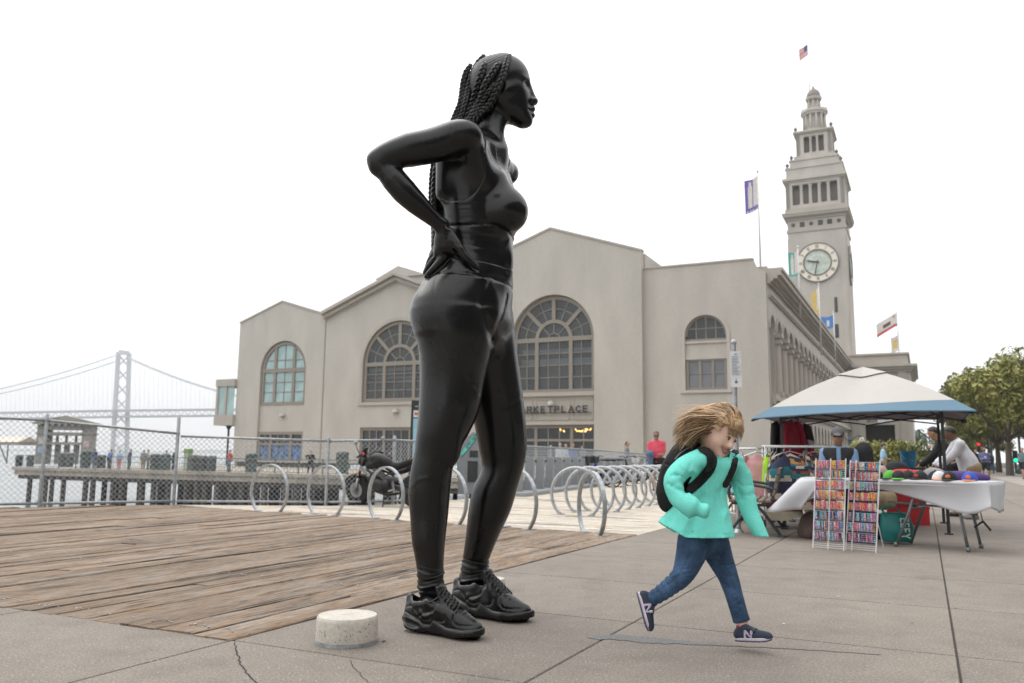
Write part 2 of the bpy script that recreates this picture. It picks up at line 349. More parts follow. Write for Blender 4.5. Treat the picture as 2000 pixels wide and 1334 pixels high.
# ================================================================== ground
def paving_mat(name, col, speck=.5, stain=.16, scale=1.0, warm=None):
    m = bpy.data.materials.new(name); m.use_nodes = True; n = m.node_tree.nodes; l = m.node_tree.links.new; b = n['Principled BSDF']
    b.inputs['Roughness'].default_value = .82; b.inputs['Specular IOR Level'].default_value = .3
    tc = n.new('ShaderNodeNewGeometry'); src = tc.outputs['Position']
    def noise(sc, det, lo, hi, a=.3, z=.7):
        no = n.new('ShaderNodeTexNoise'); no.inputs['Scale'].default_value = sc; no.inputs['Detail'].default_value = det; l(src, no.inputs[0])
        mr = n.new('ShaderNodeMapRange'); mr.inputs[1].default_value = a; mr.inputs[2].default_value = z; mr.inputs[3].default_value = lo; mr.inputs[4].default_value = hi; l(no.outputs[0], mr.inputs[0]); return mr.outputs[0]
    def mul(a, c):
        x = n.new('ShaderNodeMath'); x.operation = 'MULTIPLY'; l(a, x.inputs[0]); l(c, x.inputs[1]); return x.outputs[0]
    v = mul(noise(.55*scale, 4, 1-stain*.6, 1+stain*.6), noise(5*scale, 5, .93, 1.07)); v = mul(v, noise(75, 4, .70, 1.30)); v = mul(v, noise(190, 2, .82, 1.18))
    v = mul(v, noise(2.3*scale, 6, .88, 1.0, .34, .46))                       # blotchy stains
    oi = n.new('ShaderNodeObjectInfo'); m3 = n.new('ShaderNodeMapRange'); m3.inputs[3].default_value = .94; m3.inputs[4].default_value = 1.06; l(oi.outputs['Random'], m3.inputs[0]); v = mul(v, m3.outputs[0])
    sc = n.new('ShaderNodeVectorMath'); sc.operation = 'SCALE'; sc.inputs[0].default_value = col; l(v, sc.inputs[3]); out = sc.outputs[0]
    vo = n.new('ShaderNodeTexVoronoi'); vo.inputs['Scale'].default_value = 55; l(src, vo.inputs[0])
    th = n.new('ShaderNodeMapRange'); th.inputs[1].default_value = .26; th.inputs[2].default_value = .12; th.inputs[3].default_value = 0; th.inputs[4].default_value = speck; l(vo.outputs['Distance'], th.inputs[0])
    sel = n.new('ShaderNodeSeparateXYZ'); l(vo.outputs['Color'], sel.inputs[0]); gt = n.new('ShaderNodeMath'); gt.operation = 'GREATER_THAN'; gt.inputs[1].default_value = .80; l(sel.outputs[0], gt.inputs[0])
    mx = n.new('ShaderNodeMixRGB'); mx.inputs[2].default_value = (.62, .6, .56, 1); l(mul(th.outputs[0], gt.outputs[0]), mx.inputs[0]); l(out, mx.inputs[1]); out = mx.outputs[0]
    if warm:
        mx2 = n.new('ShaderNodeMixRGB'); mx2.inputs[2].default_value = (*warm, 1); l(noise(1.7, 5, 0, .75, .5, .68), mx2.inputs[0]); l(out, mx2.inputs[1]); out = mx2.outputs[0]
    l(out, b.inputs['Base Color'])
    n3 = n.new('ShaderNodeTexNoise'); n3.inputs['Scale'].default_value = 130; n3.inputs['Detail'].default_value = 3; l(src, n3.inputs[0])
    bp = n.new('ShaderNodeBump'); bp.inputs['Strength'].default_value = .35; bp.inputs['Distance'].default_value = .004; l(n3.outputs[0], bp.inputs['Height']); l(bp.outputs[0], b.inputs['Normal'])
    return m
PAVE = paving_mat('sidewalk_concrete', (.192, .167, .143))
PAVE2 = paving_mat('pale_concrete', (.27, .25, .225), speck=.2)
LOT = paving_mat('lot_concrete', (.47, .415, .345), speck=.3, stain=.12, scale=.6, warm=(.34, .29, .235))
JOINT = mat('joint_dirt', (.05, .045, .04), .95)
TAR = mat('sealant', (.135, .132, .13), .75, var=.2, fine=.25, fs=70)
walk = empty('sidewalk', W(0, 0), GRID_Z, kind='structure')
U0, V0, DU, DV = 3.44, 3.385, 1.535, 1.74
def slab(u0, u1, v0, v1, m=PAVE, top=0.):
    g = .005; mb = MB(); mb.bbox(((u0+u1)/2, (v0+v1)/2, top-.06), (u1-u0-2*g, v1-v0-2*g, .12), .006); mb.build('slab', m, walk)
for i in range(-3, 18):
    for j in range(-4, 4):
        u0, v1 = U0+DU*i, V0-DV*j; u1, v0 = u0+DU, v1-DV
        if j < 0 and i >= 0: continue                       # the plank deck and the lot take over
        if j < -1 and i < -2: continue
        slab(u0, u1, v0, v1)
mb = MB(); mb.bx((-1.3, V0-4*DV, -.3), (U0+18*DU, V0, -.012)); mb.bx((-1.3, V0, -.3), (U0, V0+4*DV, -.0125)); mb.build('joint_base', JOINT, walk)
ue = U0+18*DU
mb = MB(); mb.bx((ue, V0-4*DV, -.3), (420, V0, 0)); mb.bx((60.01, V0, -.3), (420, 11.19, -.003)); mb.bx((60.01, 11.19, -.31), (69.9, 16.5, -.006)); mb.build('far_paving', PAVE, walk)
mb = MB(); mb.bx((-60, -9.5, -.3), (420, V0-4*DV-.006, .0)); mb.bx((-60, V0-4*DV, -.3), (-1.306, 60, -.004)); mb.build('pale_paving', PAVE2, walk)
# cracks, a long sealant smear, gum and drips: thin deposits on the slabs
def ribbon(name, pts, w, m, z=.0035, jag=.0, seed=1, n=8, parent=None):
    r = random.Random(seed); q = smoothpath([(p[0], p[1], 0) for p in pts], n); A, B = [], []
    for i, p in enumerate(q):
        d = (q[min(i+1, len(q)-1)]-q[max(i-1, 0)]).normalized(); nn = Vector((-d.y, d.x, 0)); t = i/(len(q)-1)
        ww = (w(t) if callable(w) else w)*(1+.5*(r.random()-.5)); p = p+nn*jag*(r.random()-.5)
        A.append((p.x+nn.x*ww/2, p.y+nn.y*ww/2, z)); B.append((p.x-nn.x*ww/2, p.y-nn.y*ww/2, z))
    MB().strip(A, B).build(name, m, parent or walk)
def guv(px, py): return UV(G(px, py))
CRACK = mat('crack', (.03, .027, .024), 1)
ribbon('crack', [guv(*p) for p in ((458, 1253), (462, 1272), (468, 1290), (474, 1306), (486, 1318), (500, 1336))], lambda t: .004+.003*(t > .1), CRACK, .002, .013, 3, 5)
ribbon('crack', [guv(*p) for p in ((682, 1290), (690, 1302), (705, 1318), (722, 1336))], .0035, CRACK, .002, .012, 5, 5)
ribbon('sealant_smear', [guv(*p) for p in ((1148, 1246), (1200, 1245), (1260, 1250), (1330, 1255), (1420, 1261), (1520, 1266), (1620, 1272), (1720, 1279))], lambda t: .15*(sin(pi*min(.5, t*2.4+.03))**.7 if t < .3 else 1-.86*min(1, (t-.3)/.3)-.1*max(0, t-.6)/.4)+.004, TAR, .0025, .01, 8, 8)
r_ = random.Random(11)
for k in range(44):
    u, v = r_.uniform(2.4, 9), r_.uniform(-2.2, 3.2); s_ = r_.uniform(.004, .012); q = []
    for a in range(9): rr = s_*(.7+.5*r_.random()); q.append((u+rr*cos(a*.698)*1.4, v+rr*sin(a*.698), .003+.0001*k))
    MB().add(q, [tuple(range(9))]).build('gum_spot', mat('gum', (.085, .075, .066), .8) if k % 4 else mat('pale_spot', (.42, .41, .4), .8), walk)
# ---- plank deck
def wood_mat():
    m = bpy.data.materials.new('weathered_planks'); m.use_nodes = True; n = m.node_tree.nodes; l = m.node_tree.links.new; b = n['Principled BSDF']
    b.inputs['Roughness'].default_value = .85; b.inputs['Specular IOR Level'].default_value = .25
    tc = n.new('ShaderNodeTexCoord'); oi = n.new('ShaderNodeObjectInfo'); of = n.new('ShaderNodeVectorMath'); of.operation = 'SCALE'; of.inputs[0].default_value = (37, 11, 23); l(oi.outputs['Random'], of.inputs[3])
    ad = n.new('ShaderNodeVectorMath'); l(tc.outputs['Object'], ad.inputs[0]); l(of.outputs[0], ad.inputs[1])
    def ns(scale, vec, det=6, rough=.6):
        mp = n.new('ShaderNodeMapping'); mp.inputs['Scale'].default_value = vec; l(ad.outputs[0], mp.inputs[0]); no = n.new('ShaderNodeTexNoise'); no.inputs['Scale'].default_value = scale; no.inputs['Detail'].default_value = det; no.inputs['Roughness'].default_value = rough; l(mp.outputs[0], no.inputs[0]); return no.outputs[0]
    grain = ns(1, (4.5, 52, 52), 9, .75); patch = ns(1, (.9, 5, 5), 6, .6); fibre = ns(1, (9, 120, 120), 4, .7); blot = ns(1, (2.6, 13, 13), 8, .75)
    def ramp(f, st):
        r = n.new('ShaderNodeValToRGB'); l(f, r.inputs[0]); e = r.color_ramp.elements
        e[0].position, e[0].color = st[0][0], (*st[0][1], 1); e[1].position, e[1].color = st[-1][0], (*st[-1][1], 1)
        for p, c in st[1:-1]: x = e.new(p); x.color = (*c, 1)
        return r.outputs[0]
    c1 = ramp(patch, [(.34, (.13, .10, .076)), (.45, (.18, .142, .112)), (.55, (.215, .178, .146)), (.68, (.26, .22, .185))])
    c2 = ramp(blot, [(.42, (.25, .195, .15)), (.54, (.235, .155, .09)), (.66, (.16, .09, .048))])
    mx = n.new('ShaderNodeMixRGB'); f = n.new('ShaderNodeMapRange'); f.inputs[1].default_value = .46; f.inputs[2].default_value = .58; f.inputs[4].default_value = .8; l(blot, f.inputs[0]); l(f.outputs[0], mx.inputs[0]); l(c1, mx.inputs[1]); l(c2, mx.inputs[2])
    g = n.new('ShaderNodeMapRange'); g.inputs[1].default_value = .36; g.inputs[2].default_value = .50; g.inputs[3].default_value = .32; g.inputs[4].default_value = 1.18; l(grain, g.inputs[0])
    g2 = n.new('ShaderNodeMapRange'); g2.inputs[1].default_value = .3; g2.inputs[2].default_value = .7; g2.inputs[3].default_value = .70; g2.inputs[4].default_value = 1.3; l(fibre, g2.inputs[0])
    g3 = n.new('ShaderNodeMapRange'); g3.inputs[3].default_value = .88; g3.inputs[4].default_value = 1.12; l(oi.outputs['Random'], g3.inputs[0])
    mm = n.new('ShaderNodeMath'); mm.operation = 'MULTIPLY'; l(g.outputs[0], mm.inputs[0]); l(g2.outputs[0], mm.inputs[1]); m4 = n.new('ShaderNodeMath'); m4.operation = 'MULTIPLY'; l(mm.outputs[0], m4.inputs[0]); l(g3.outputs[0], m4.inputs[1])
    sc = n.new('ShaderNodeVectorMath'); sc.operation = 'SCALE'; l(mx.outputs[0], sc.inputs[0]); l(m4.outputs[0], sc.inputs[3]); l(sc.outputs[0], b.inputs['Base Color'])
    bp = n.new('ShaderNodeBump'); bp.inputs['Strength'].default_value = .9; bp.inputs['Distance'].default_value = .012; l(grain, bp.inputs['Height']); l(bp.outputs[0], b.inputs['Normal'])
    return m
WOOD = wood_mat()
deck = empty('plank_deck', W(U0, V0), GRID_Z, kind='structure')
FEN = [(7.0, 15.75), (9.62, 14.28), (11.50, 13.04), (12.97, 10.53), (14.05, 9.70), (14.3, 9.55)]     # fence line in street coordinates
def fence_u(v):
    for a, b in zip(FEN[:-1], FEN[1:]):
        if b[1] <= v <= a[1]: t = (v-a[1])/(b[1]-a[1]); return a[0]+t*(b[0]-a[0])
    return 99 if v < 9.6 else 6.5
r_ = random.Random(5); v = V0; row = 0
while v < 15.4:
    w = r_.uniform(.22, .31); ue_ = min(10.42+(v-V0)*.085, fence_u(v+w/2)-.05); u = U0-r_.uniform(0, .035); ends = []
    if ue_ < 4: break
    cuts = sorted([r_.uniform(U0+.8, ue_-.8) for _ in range(r_.choice([0, 1, 1, 2]) if ue_ > 8 else r_.choice([0, 1]))]); cuts = [c_ for i, c_ in enumerate(cuts) if i == 0 or c_-cuts[i-1] > 1.2]+[ue_+r_.uniform(-.06, .04)]
    for cu in cuts:
        n_ = max(3, int((cu-u)/.55)); mb = MB(); rows = []; zt = r_.uniform(-.004, .011); tilt = r_.uniform(-.004, .004); ln = cu-u
        for i in range(n_+1):
            t = i/n_; x = ln*(t-.5); e0, e1 = r_.uniform(.001, .007), r_.uniform(.001, .007); z = zt+r_.uniform(-.003, .003); y0, y1 = -w/2+e0, w/2-e1; c_ = r_.uniform(.003, .008)
            rows.append([(x, y0, -.09), (x, y0, z-c_-tilt), (x, y0+c_, z-tilt), (x, r_.uniform(-.02, .02), z+.002), (x, y1-c_, z+tilt), (x, y1, z-c_+tilt), (x, y1, -.09)])
        mb.grid(rows); k = len(mb.v); mb.f += [tuple(range(6, -1, -1)), tuple(range(k-7, k))]; mb.mi += [0, 0]
        mb.build('plank', WOOD, deck, loc=((u+cu)/2-U0, v+w/2-V0, 0)); u = cu+r_.uniform(.004, .012)
    v += w; row += 1
sp_, nl_ = MB(), MB()
for k in range(330):      # long checks, split edges and nail heads
    u, vv = r_.uniform(U0+.1, 9.6), r_.uniform(V0+.1, 12.5); ln = r_.choice([.25, .4, .6, .9, 1.4, 2.0])*r_.uniform(.6, 1.2); n_ = int(5+ln*6); A, B = [], []; wd = r_.uniform(.003, .012); y = vv
    if u+ln > 9.9: continue
    for i in range(n_+1): t = i/n_; y += r_.uniform(-.004, .004); ww = wd*sin(pi*min(.97, t+.03))**.6*r_.uniform(.6, 1.2); A.append((u+ln*t-U0, y+ww-V0, .0175)); B.append((u+ln*t-U0, y-ww-V0, .0175))
    sp_.strip(A, B)
for k in range(420):
    u, vv = r_.choice([U0+.12, U0+.14, 5.2, 6.9, 8.5, 10.0])+r_.uniform(-.03, .03), r_.uniform(V0, 12.4); nl_.lathe([(.006, 0), (.0075, .004), (0, .006)], (u-U0, vv-V0, .014), 6)
o = sp_.build('split', mat('wood_split', (.022, .017, .013), 1), deck); o['kind'] = 'stuff'; o = nl_.build('nail_head', mat('nail_steel', (.3, .3, .31), .4, metal=.5), deck); o['kind'] = 'stuff'
mb = MB(); mb.prism([(U0, V0), (10.4, V0), (11.45, 13.0), (9.6, 14.25), (6.9, 15.8), (U0, 16.5)], lambda a, b, d: (a-U0, b-V0, d), -.4, -.1); mb.build('deck_bed', mat('deck_bed', (.02, .017, .015), 1), deck)
# ---- the concrete lot with worn lines
lot = empty('lot', W(10.4, V0), GRID_Z, kind='structure')
poly = [(10.44, V0+.01), (U0+18*DU-.01, V0+.01), (60, V0+.01), (60, 14.2), (40, 12.7), (19.5, 9.62), (14.3, 9.5), (14.0, 9.72), (12.95, 10.5), (11.5, 13.0), (11.02, 10.4)]
mb = MB(); mb.prism([(10.44, V0+.01), (60, V0+.01), (60, 14.0), (40, 12.6), (19.5, 9.62), (14.3, 9.5), (14.0, 9.72), (12.95, 10.5), (11.5, 13.0), (11.02, 10.4)], lambda a, b, d: (a-10.4, b-V0, d), -.35, -.006); mb.build('lot_surface', LOT, lot)
LINE = mat('worn_white_paint', (.62, .60, .56), .8, var=.25, vs=14, fine=.2, fs=60)
for (u, va, vb) in ((10.98, 3.5, 5.6), (11.7, 3.6, 9.6), (12.75, 3.5, 10.2), (14.1, 3.6, 9.2), (15.6, 3.6, 9.1), (17.0, 3.6, 9.0), (18.6, 4.4, 9.2), (20.4, 3.6, 9.4), (22.6, 3.6, 9.7)):
    ribbon('line_marking', [(u-10.4, va-V0), (u-10.4, (va+vb)/2-V0), (u-10.4, vb-V0)], .1, LINE, -.002, .004, int(u*10), 14, lot)
for (u, v_) in ((10.9, 6.2), (11.2, 4.0), (11.6, 7.8), (13.0, 5.2)):
    ribbon('yellow_mark', [(u-10.4, v_-V0), (u-10.3, v_+.3-V0)], .06, mat('worn_yellow', (.55, .38, .12), .8), -.0015, .02, 3, 4, lot)
for k in range(26):         # worn, darker scars in the surface
    u, v_ = r_.uniform(11.2, 20), r_.uniform(3.7, 9); ribbon('scar', [(u-10.4, v_-V0), (u-10.4+r_.uniform(-.1, .1), v_-V0+r_.uniform(.3, 1.2)), (u-10.4+r_.uniform(-.15, .15), v_-V0+r_.uniform(1.3, 2))], lambda t: .02+.09*sin(pi*t), mat('scar', (.19, .17, .145), .95, var=.3, vs=9), -.0042+.00006*k, .05, k, 7, lot)
# ---- water, far shore, building apron on its piles, road
mb = MB(); mb.add([(-3000, -200, -3.6), (60, -200, -3.6), (60, 60, -3.6), (1500, 3500, -3.6), (-5000, 3500, -3.6)], [(0, 1, 2, 3, 4)])
WATER = mat('bay_water', (.16, .19, .19), .13, var=.1, vs=.05, bump=.35, bs=1.2, spec=.5)
water = mb.build('water', WATER); tag(water, kind='structure')
hills = MB(); pts = []
for i in range(41):
    x = -3400+i*110; pts.append((x, 3200+abs(x)*.1, -3.6+8+5*sin(i*.7)+4*sin(i*1.9+1)))
rows = [[(x, y-300, -3.7) for x, y, z in pts], [(x, y-150, z*.6) for x, y, z in pts], [(x, y, z) for x, y, z in pts], [(x, y+300, -3.7) for x, y, z in pts]]
tag(hills.grid(rows).build('far_shore', mat('far_shore', (.16, .19, .2), 1), smooth=True), kind='structure')
road = empty('road', W(0, -9.5), GRID_Z, kind='structure')
mb = MB(); mb.bx((-60, -30, -.35), (420, -.22, -.12)); mb.build('asphalt', mat('asphalt', (.055, .054, .055), .9, bump=.3, bs=90), road)
mb = MB(); mb.bx((-60, -.22, -.35), (420, -.004, .0)); mb.build('kerb', PAVE2, road)
for k in range(14):
    for y in (-4.2, -8.0): mb = MB(); mb.bx((10+k*12, y-.07, -.118), (14+k*12, y+.07, -.115)); mb.build('lane_marking', mat('road_paint', (.7, .7, .68), .7), road)
mb = MB(); mb.bx((-60, -400, -.5), (600, -39.51, -.1)); tag(mb.build('city_ground', PAVE2, None, loc=W(0, 0), rz=GRID_Z), kind='structure')
# ================================================================== the market hall and its clock tower
from mathutils.geometry import tessellate_polygon
WALL = mat('painted_stucco', (.452, .42, .378), .85, var=.08, vs=.5, stretch=(1, 1, .35), fine=.04, fs=9, bump=.15, bs=14, spec=.3)
TRIM = mat('painted_trim', (.395, .36, .315), .75, var=.06, vs=.6)
FRAME = mat('window_frame_paint', (.24, .21, .175), .6, var=.06)
ROOF = mat('roof_membrane', (.2, .19, .18), .9)
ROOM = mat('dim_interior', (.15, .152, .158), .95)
LIGHTBAND = mat('pale_blue_duct', (.62, .76, .84), .6)
def glass_mat(name, col, alpha, rough=.06):
    m = mat(name, col, rough, var=.2, vs=.4); m.node_tree.nodes['Principled BSDF'].inputs['Alpha'].default_value = alpha; return m
GLASS = glass_mat('window_glass', (.11, .12, .125), .42)
GLASS_L = glass_mat('painted_sky_glass', (.36, .50, .50), .85, .05)  # bright sky seen through the panes is painted into this pale teal
GLASS_D = glass_mat('dark_window_glass', (.03, .032, .034), .9)
B0 = W(70, 11.2)
hall = empty('market_hall', B0, GRID_Z, 'long beige market hall with gabled ends and tall arched windows', 'building')
def L(u, v, z): return Vector((u-70, v-11.2, z))
def wall(outer, holes, f, depth, mb, n_open=()):
    "wall plate with openings; f(a,b,d) -> point; reveals go depth inwards"
    polys = [[Vector((a, b, 0)) for a, b in outer]]+[[Vector((a, b, 0)) for a, b in h] for h in holes]
    flat = [p for q in polys for p in q]; tri = tessellate_polygon(polys)
    mb.add([f(p.x, p.y, 0) for p in flat], [tuple(t) for t in tri])
    for h in [outer]+list(holes):
        n = len(h); mb.add([f(a, b, 0) for a, b in h]+[f(a, b, depth) for a, b in h], [(i, (i+1) % n, n+(i+1) % n, n+i) for i in range(n)])
def arch(cv, w, z0, zs, n=24):
    return [(cv-w, z0), (cv+w, z0)]+[(cv+w*cos(pi*i/n), zs+w*sin(pi*i/n)) for i in range(n+1)]
def fbar(mb, p, q, w, d, x, f):
    "bar in the facade plane between (a,b) points"
    a, b = f(*p, x), f(*q, x); nrm = (f(p[0], p[1], x+1)-a).normalized(); mb.bar(a, b, w, d, up=nrm) if False else mb.bar(a, b, d, w, up=(a-b).cross(nrm).normalized() if (a-b).length > 0 else (0, 0, 1))
def arcbar(mb, c, r, x, f, wr, dd, a0=0., a1=pi, n=20):
    rows = []
    for i in range(n+1):
        t = a0+(a1-a0)*i/n; ci, si = cos(t), sin(t)
        rows.append([f(c[0]+(r-wr/2)*ci, c[1]+(r-wr/2)*si, x+dd/2), f(c[0]+(r-wr/2)*ci, c[1]+(r-wr/2)*si, x-dd/2), f(c[0]+(r+wr/2)*ci, c[1]+(r+wr/2)*si, x-dd/2), f(c[0]+(r+wr/2)*ci, c[1]+(r+wr/2)*si, x+dd/2)])
    mb.grid(rows, True)
def pane(poly, x, f, m, parent):
    mb = MB(); c = (sum(a for a, b in poly)/len(poly), sum(b for a, b in poly)/len(poly)); o = f(c[0], c[1], x)
    mb.prism(poly, lambda a, b, d: f(a, b, x+d)-o, 0, .03); ob = mb.build('pane', m, parent, loc=o); return ob
def FR(x0=70.0): return lambda a, b, d: L(x0+d, a, b)
MW = .13
def big_arch(f, cv, w, z0, zs, x, lunette=True, mull=.36, vs=None, gm=GLASS, side_cols=2, mid_cols=3, rows=4):
    "arched window: two mullions, transom at the spring, fan of four lights round a small lunette"
    win = MB(); mu = MB(); r2 = w*.42; cw = w*.42
    arcbar(win, (cv, zs), w-.15, x, f, .34, .3)
    for sv in (-1, 1):
        fbar(win, (cv+sv*(w-.15), z0), (cv+sv*(w-.15), zs), .34, .3, x, f); fbar(win, (cv+sv*cw, z0), (cv+sv*cw, zs), mull, .3, x, f)
    fbar(win, (cv-w, zs), (cv+w, zs), .42, .32, x, f); fbar(win, (cv-w, z0+.14), (cv+w, z0+.14), .34, .32, x, f)
    o = None
    if lunette:
        arcbar(win, (cv, zs), r2, x, f, .34, .3); arcbar(mu, (cv, zs), r2*.35, x, f, .08, .14, n=10); arcbar(mu, (cv, zs), (r2+w)*.5, x, f, .07, .12)
        for t in (45, 90, 135):
            t = radians(t); fbar(win, (cv+r2*cos(t), zs+r2*sin(t)), (cv+(w-.2)*cos(t), zs+(w-.2)*sin(t)), .36, .28, x, f)
        for t in (22.5, 67.5, 112.5, 157.5):
            t = radians(t); fbar(mu, (cv+r2*cos(t), zs+r2*sin(t)), (cv+(w-.2)*cos(t), zs+(w-.2)*sin(t)), .07, .12, x, f)
        for t in (45, 90, 135):
            t = radians(t); fbar(mu, (cv+r2*.35*cos(t), zs+r2*.35*sin(t)), (cv+r2*cos(t), zs+r2*sin(t)), .08, .12, x, f)
    else:
        for sv in (-1, 1): fbar(win, (cv+sv*cw, zs), (cv+sv*cw, zs+sqrt((w-.15)**2-cw**2)), mull, .3, x, f)
        fbar(mu, (cv-w+.2, zs+w*.36), (cv+w-.2, zs+w*.36), .09, .12, x, f); fbar(mu, (cv, zs), (cv, zs+w-.2), .08, .12, x, f)
    cols = [(cv-w+.3, cv-cw, side_cols), (cv-cw, cv+cw, mid_cols), (cv+cw, cv+w-.3, side_cols)]
    for (a, b, n) in cols:
        for i in range(1, n): fbar(mu, (a+(b-a)*i/n, z0+.3), (a+(b-a)*i/n, zs), .07, .12, x, f)
    for i in range(1, rows): zz = z0+.3+(zs-z0-.5)*i/rows; fbar(mu, (cv-w+.3, zz), (cv+w-.3, zz), .07, .12, x, f)
    wo = win.build('window', FRAME, hall); mu.build('muntin', FRAME, wo)
    for (a, b, n) in cols: pane([(a+.02, z0+.25), (b-.02, z0+.25), (b-.02, zs-.15), (a+.02, zs-.15)], x, f, gm, wo)
    if lunette:
        pane([(cv+r2*cos(pi*i/12), zs+.1+(r2-.1)*sin(pi*i/12)) for i in range(13)], x, f, gm, wo)
        for q in range(4):
            t0, t1 = pi/4*q+.02, pi/4*(q+1)-.02; P1 = [(cv+(w-.2)*cos(t0+(t1-t0)*i/6), zs+(w-.2)*sin(t0+(t1-t0)*i/6)) for i in range(7)]; P2 = [(cv+(r2+.1)*cos(t1-(t1-t0)*i/6), zs+(r2+.1)*sin(t1-(t1-t0)*i/6)) for i in range(7)]
            pane(P1+P2, x, f, gm, wo)
    else:
        R_ = w-.2
        for (a, b) in ((cv-R_, cv-cw-.1), (cv-cw+.1, cv+cw-.1), (cv+cw+.1, cv+R_)):
            n = 8; pane([(a, zs+.1), (b, zs+.1)]+[(b+(a-b)*i/n, zs+max(.1, sqrt(max(0, R_*R_-(b+(a-b)*i/n-cv)**2)))) for i in range(n+1)], x, f, gm, wo)
    return wo
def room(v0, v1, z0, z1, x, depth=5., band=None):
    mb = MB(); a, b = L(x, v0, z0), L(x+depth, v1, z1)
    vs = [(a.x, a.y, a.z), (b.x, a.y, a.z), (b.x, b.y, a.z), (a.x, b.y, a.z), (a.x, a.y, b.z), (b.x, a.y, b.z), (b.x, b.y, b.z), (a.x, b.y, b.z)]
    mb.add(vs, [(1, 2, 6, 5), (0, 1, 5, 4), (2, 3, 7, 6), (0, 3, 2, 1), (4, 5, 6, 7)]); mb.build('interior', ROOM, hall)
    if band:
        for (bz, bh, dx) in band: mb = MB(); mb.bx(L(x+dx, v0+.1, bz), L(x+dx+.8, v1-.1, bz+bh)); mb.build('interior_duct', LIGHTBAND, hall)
# ---- end facade: four bays
f0 = FR(70.0); fb3 = FR(69.4)
mb = MB(); wall([(70.4, 0), (57.85, 0), (57.85, 16.06), (64.16, 18.0), (70.4, 15.9)], [arch(63.65, 3.3, .15, 10.2)], f0, .45, mb)
mb.build('bay_wall', WALL, hall)
wall_h2 = [(52.75, .15), (43.4, .15), (43.4, 3.75), (52.75, 3.75)]
mb = MB(); wall([(57.85, 0), (39.5, 0), (39.5, 16.0), (48.55, 19.5), (57.85, 16.0)], [arch(48.2, 4.5, 6.35, 10.35), wall_h2], f0, .45, mb); mb.build('bay_wall', WALL, hall)
mb = MB(); wall([(39.7, 0), (21.87, 0), (21.87, 19.36), (30.78, 22.44), (39.7, 19.36)], [arch(30.62, 4.2, .15, 11.85)], fb3, .7, mb)
mb.bx(L(69.4, 39.7, 0), L(70, 39.72, 19.3)); mb.build('bay_wall', WALL, hall)
mb = MB(); wall([(21.87, 0), (11.2, 0), (11.2, 16.6), (11.9, 17.0), (12.2, 17.75), (21.87, 17.8)], [arch(16.4, 1.8, 6.75, 11.45)], f0, .4, mb); mb.build('bay_wall', WALL, hall)
# copings and the raking cornice
mb = MB()
def rake(pts, x0, x1, hgt, mb):
    for a, b in zip(pts[:-1], pts[1:]): mb.bar(L((x0+x1)/2, *a)+Vector((0, 0, hgt/2-.02)), L((x0+x1)/2, *b)+Vector((0, 0, hgt/2-.02)), abs(x1-x0), hgt)
for a in (([(70.45, 15.9), (64.16, 18.0), (57.85, 16.06)], 69.9, 70.6, .16), ([(39.75, 19.36), (30.78, 22.44), (21.82, 19.36)], 69.3, 70.1, .18), ([(21.8, 17.8), (12.2, 17.76)], 69.9, 70.6, .14)): mb = MB(); rake(*a, mb); mb.build('coping', TRIM, hall)

mb = MB(); rake([(57.95, 15.55), (48.55, 19.1), (39.5, 15.55)], 69.5, 70.2, .35, mb); rake([(58.0, 15.95), (48.55, 19.55), (39.4, 15.95)], 69.1, 70.3, .32, mb); mb.build('raking_cornice', TRIM, hall)
mb = MB()          # vertical joint and lamps
for v, z in ((57.84, 15.9),): mb.bx(L(69.97, v-.07, 0), L(70.02, v+.07, z))
mb.build('downpipe', FRAME, hall)
for v, z, x in ((63.5, 5.15, 70.1), (48.2, 5.35, 69.8), (30.6, 5.75, 69.2)):
    mb = MB(); mb.lathe([(.02, .3), (.2, .25), (.34, .02), (.36, -.1), (.3, -.14), (.26, -.1)], L(x, v, z), 14); mb.bar(L(x+.4, v, z+.25), L(x, v, z+.28), .06, .06); mb.build('wall_lamp', mat('lamp_enamel', (.42, .39, .35), .5), hall, smooth='auto')
# bay 1: recessed bay with arched window above and shopfront below
big_arch(f0, 63.65, 3.2, 6.35, 10.2, .38, lunette=False, gm=GLASS_L, side_cols=1, mid_cols=2, rows=3)
mb = MB(); mb.bx(L(70.28, 60.35, 3.3), L(70.5, 66.95, 6.36)); mb.build('spandrel', WALL, hall)
def shopfront(f, v0, v1, z0, z1, x, cols, split=2.2, gm=GLASS_D, panel=None):
    win = MB(); n = len(cols)-1
    fbar(win, (v0, z1-.15), (v1, z1-.15), .32, .26, x, f); fbar(win, (v0, z0+.1), (v1, z0+.1), .3, .26, x, f)
    for c_ in cols: fbar(win, (c_, z0), (c_, z1), .3, .3, x, f)
    if split: fbar(win, (v0, split), (v1, split), .22, .26, x, f)
    wo = win.build('shopfront', FRAME, hall); mu = MB()
    for a, b in zip(cols[:-1], cols[1:]):
        lo, hi = min(a, b)+.1, max(a, b)-.1
        if hi-lo > 1.5: 
            k = 3 if hi-lo > 2.6 else 2
            for i in range(1, k): fbar(mu, (lo+(hi-lo)*i/k, z0+.2), (lo+(hi-lo)*i/k, z1-.2), .1, .14, x, f)
        if split:
            pane([(lo, split+.1), (hi, split+.1), (hi, z1-.25), (lo, z1-.25)], x, f, gm, wo); pane([(lo, z0+.2), (hi, z0+.2), (hi, split-.1), (lo, split-.1)], x, f, panel or gm, wo)
        else: pane([(lo, z0+.2), (hi, z0+.2), (hi, z1-.25), (lo, z1-.25)], x, f, gm, wo)
    if mu.v: k = mu.build('muntin', FRAME, wo); k['kind'] = 'stuff'
    return wo
BLUEPAT = mat('blue_patterned_film', (.09, .17, .33), .5, var=.7, vs=2.2)
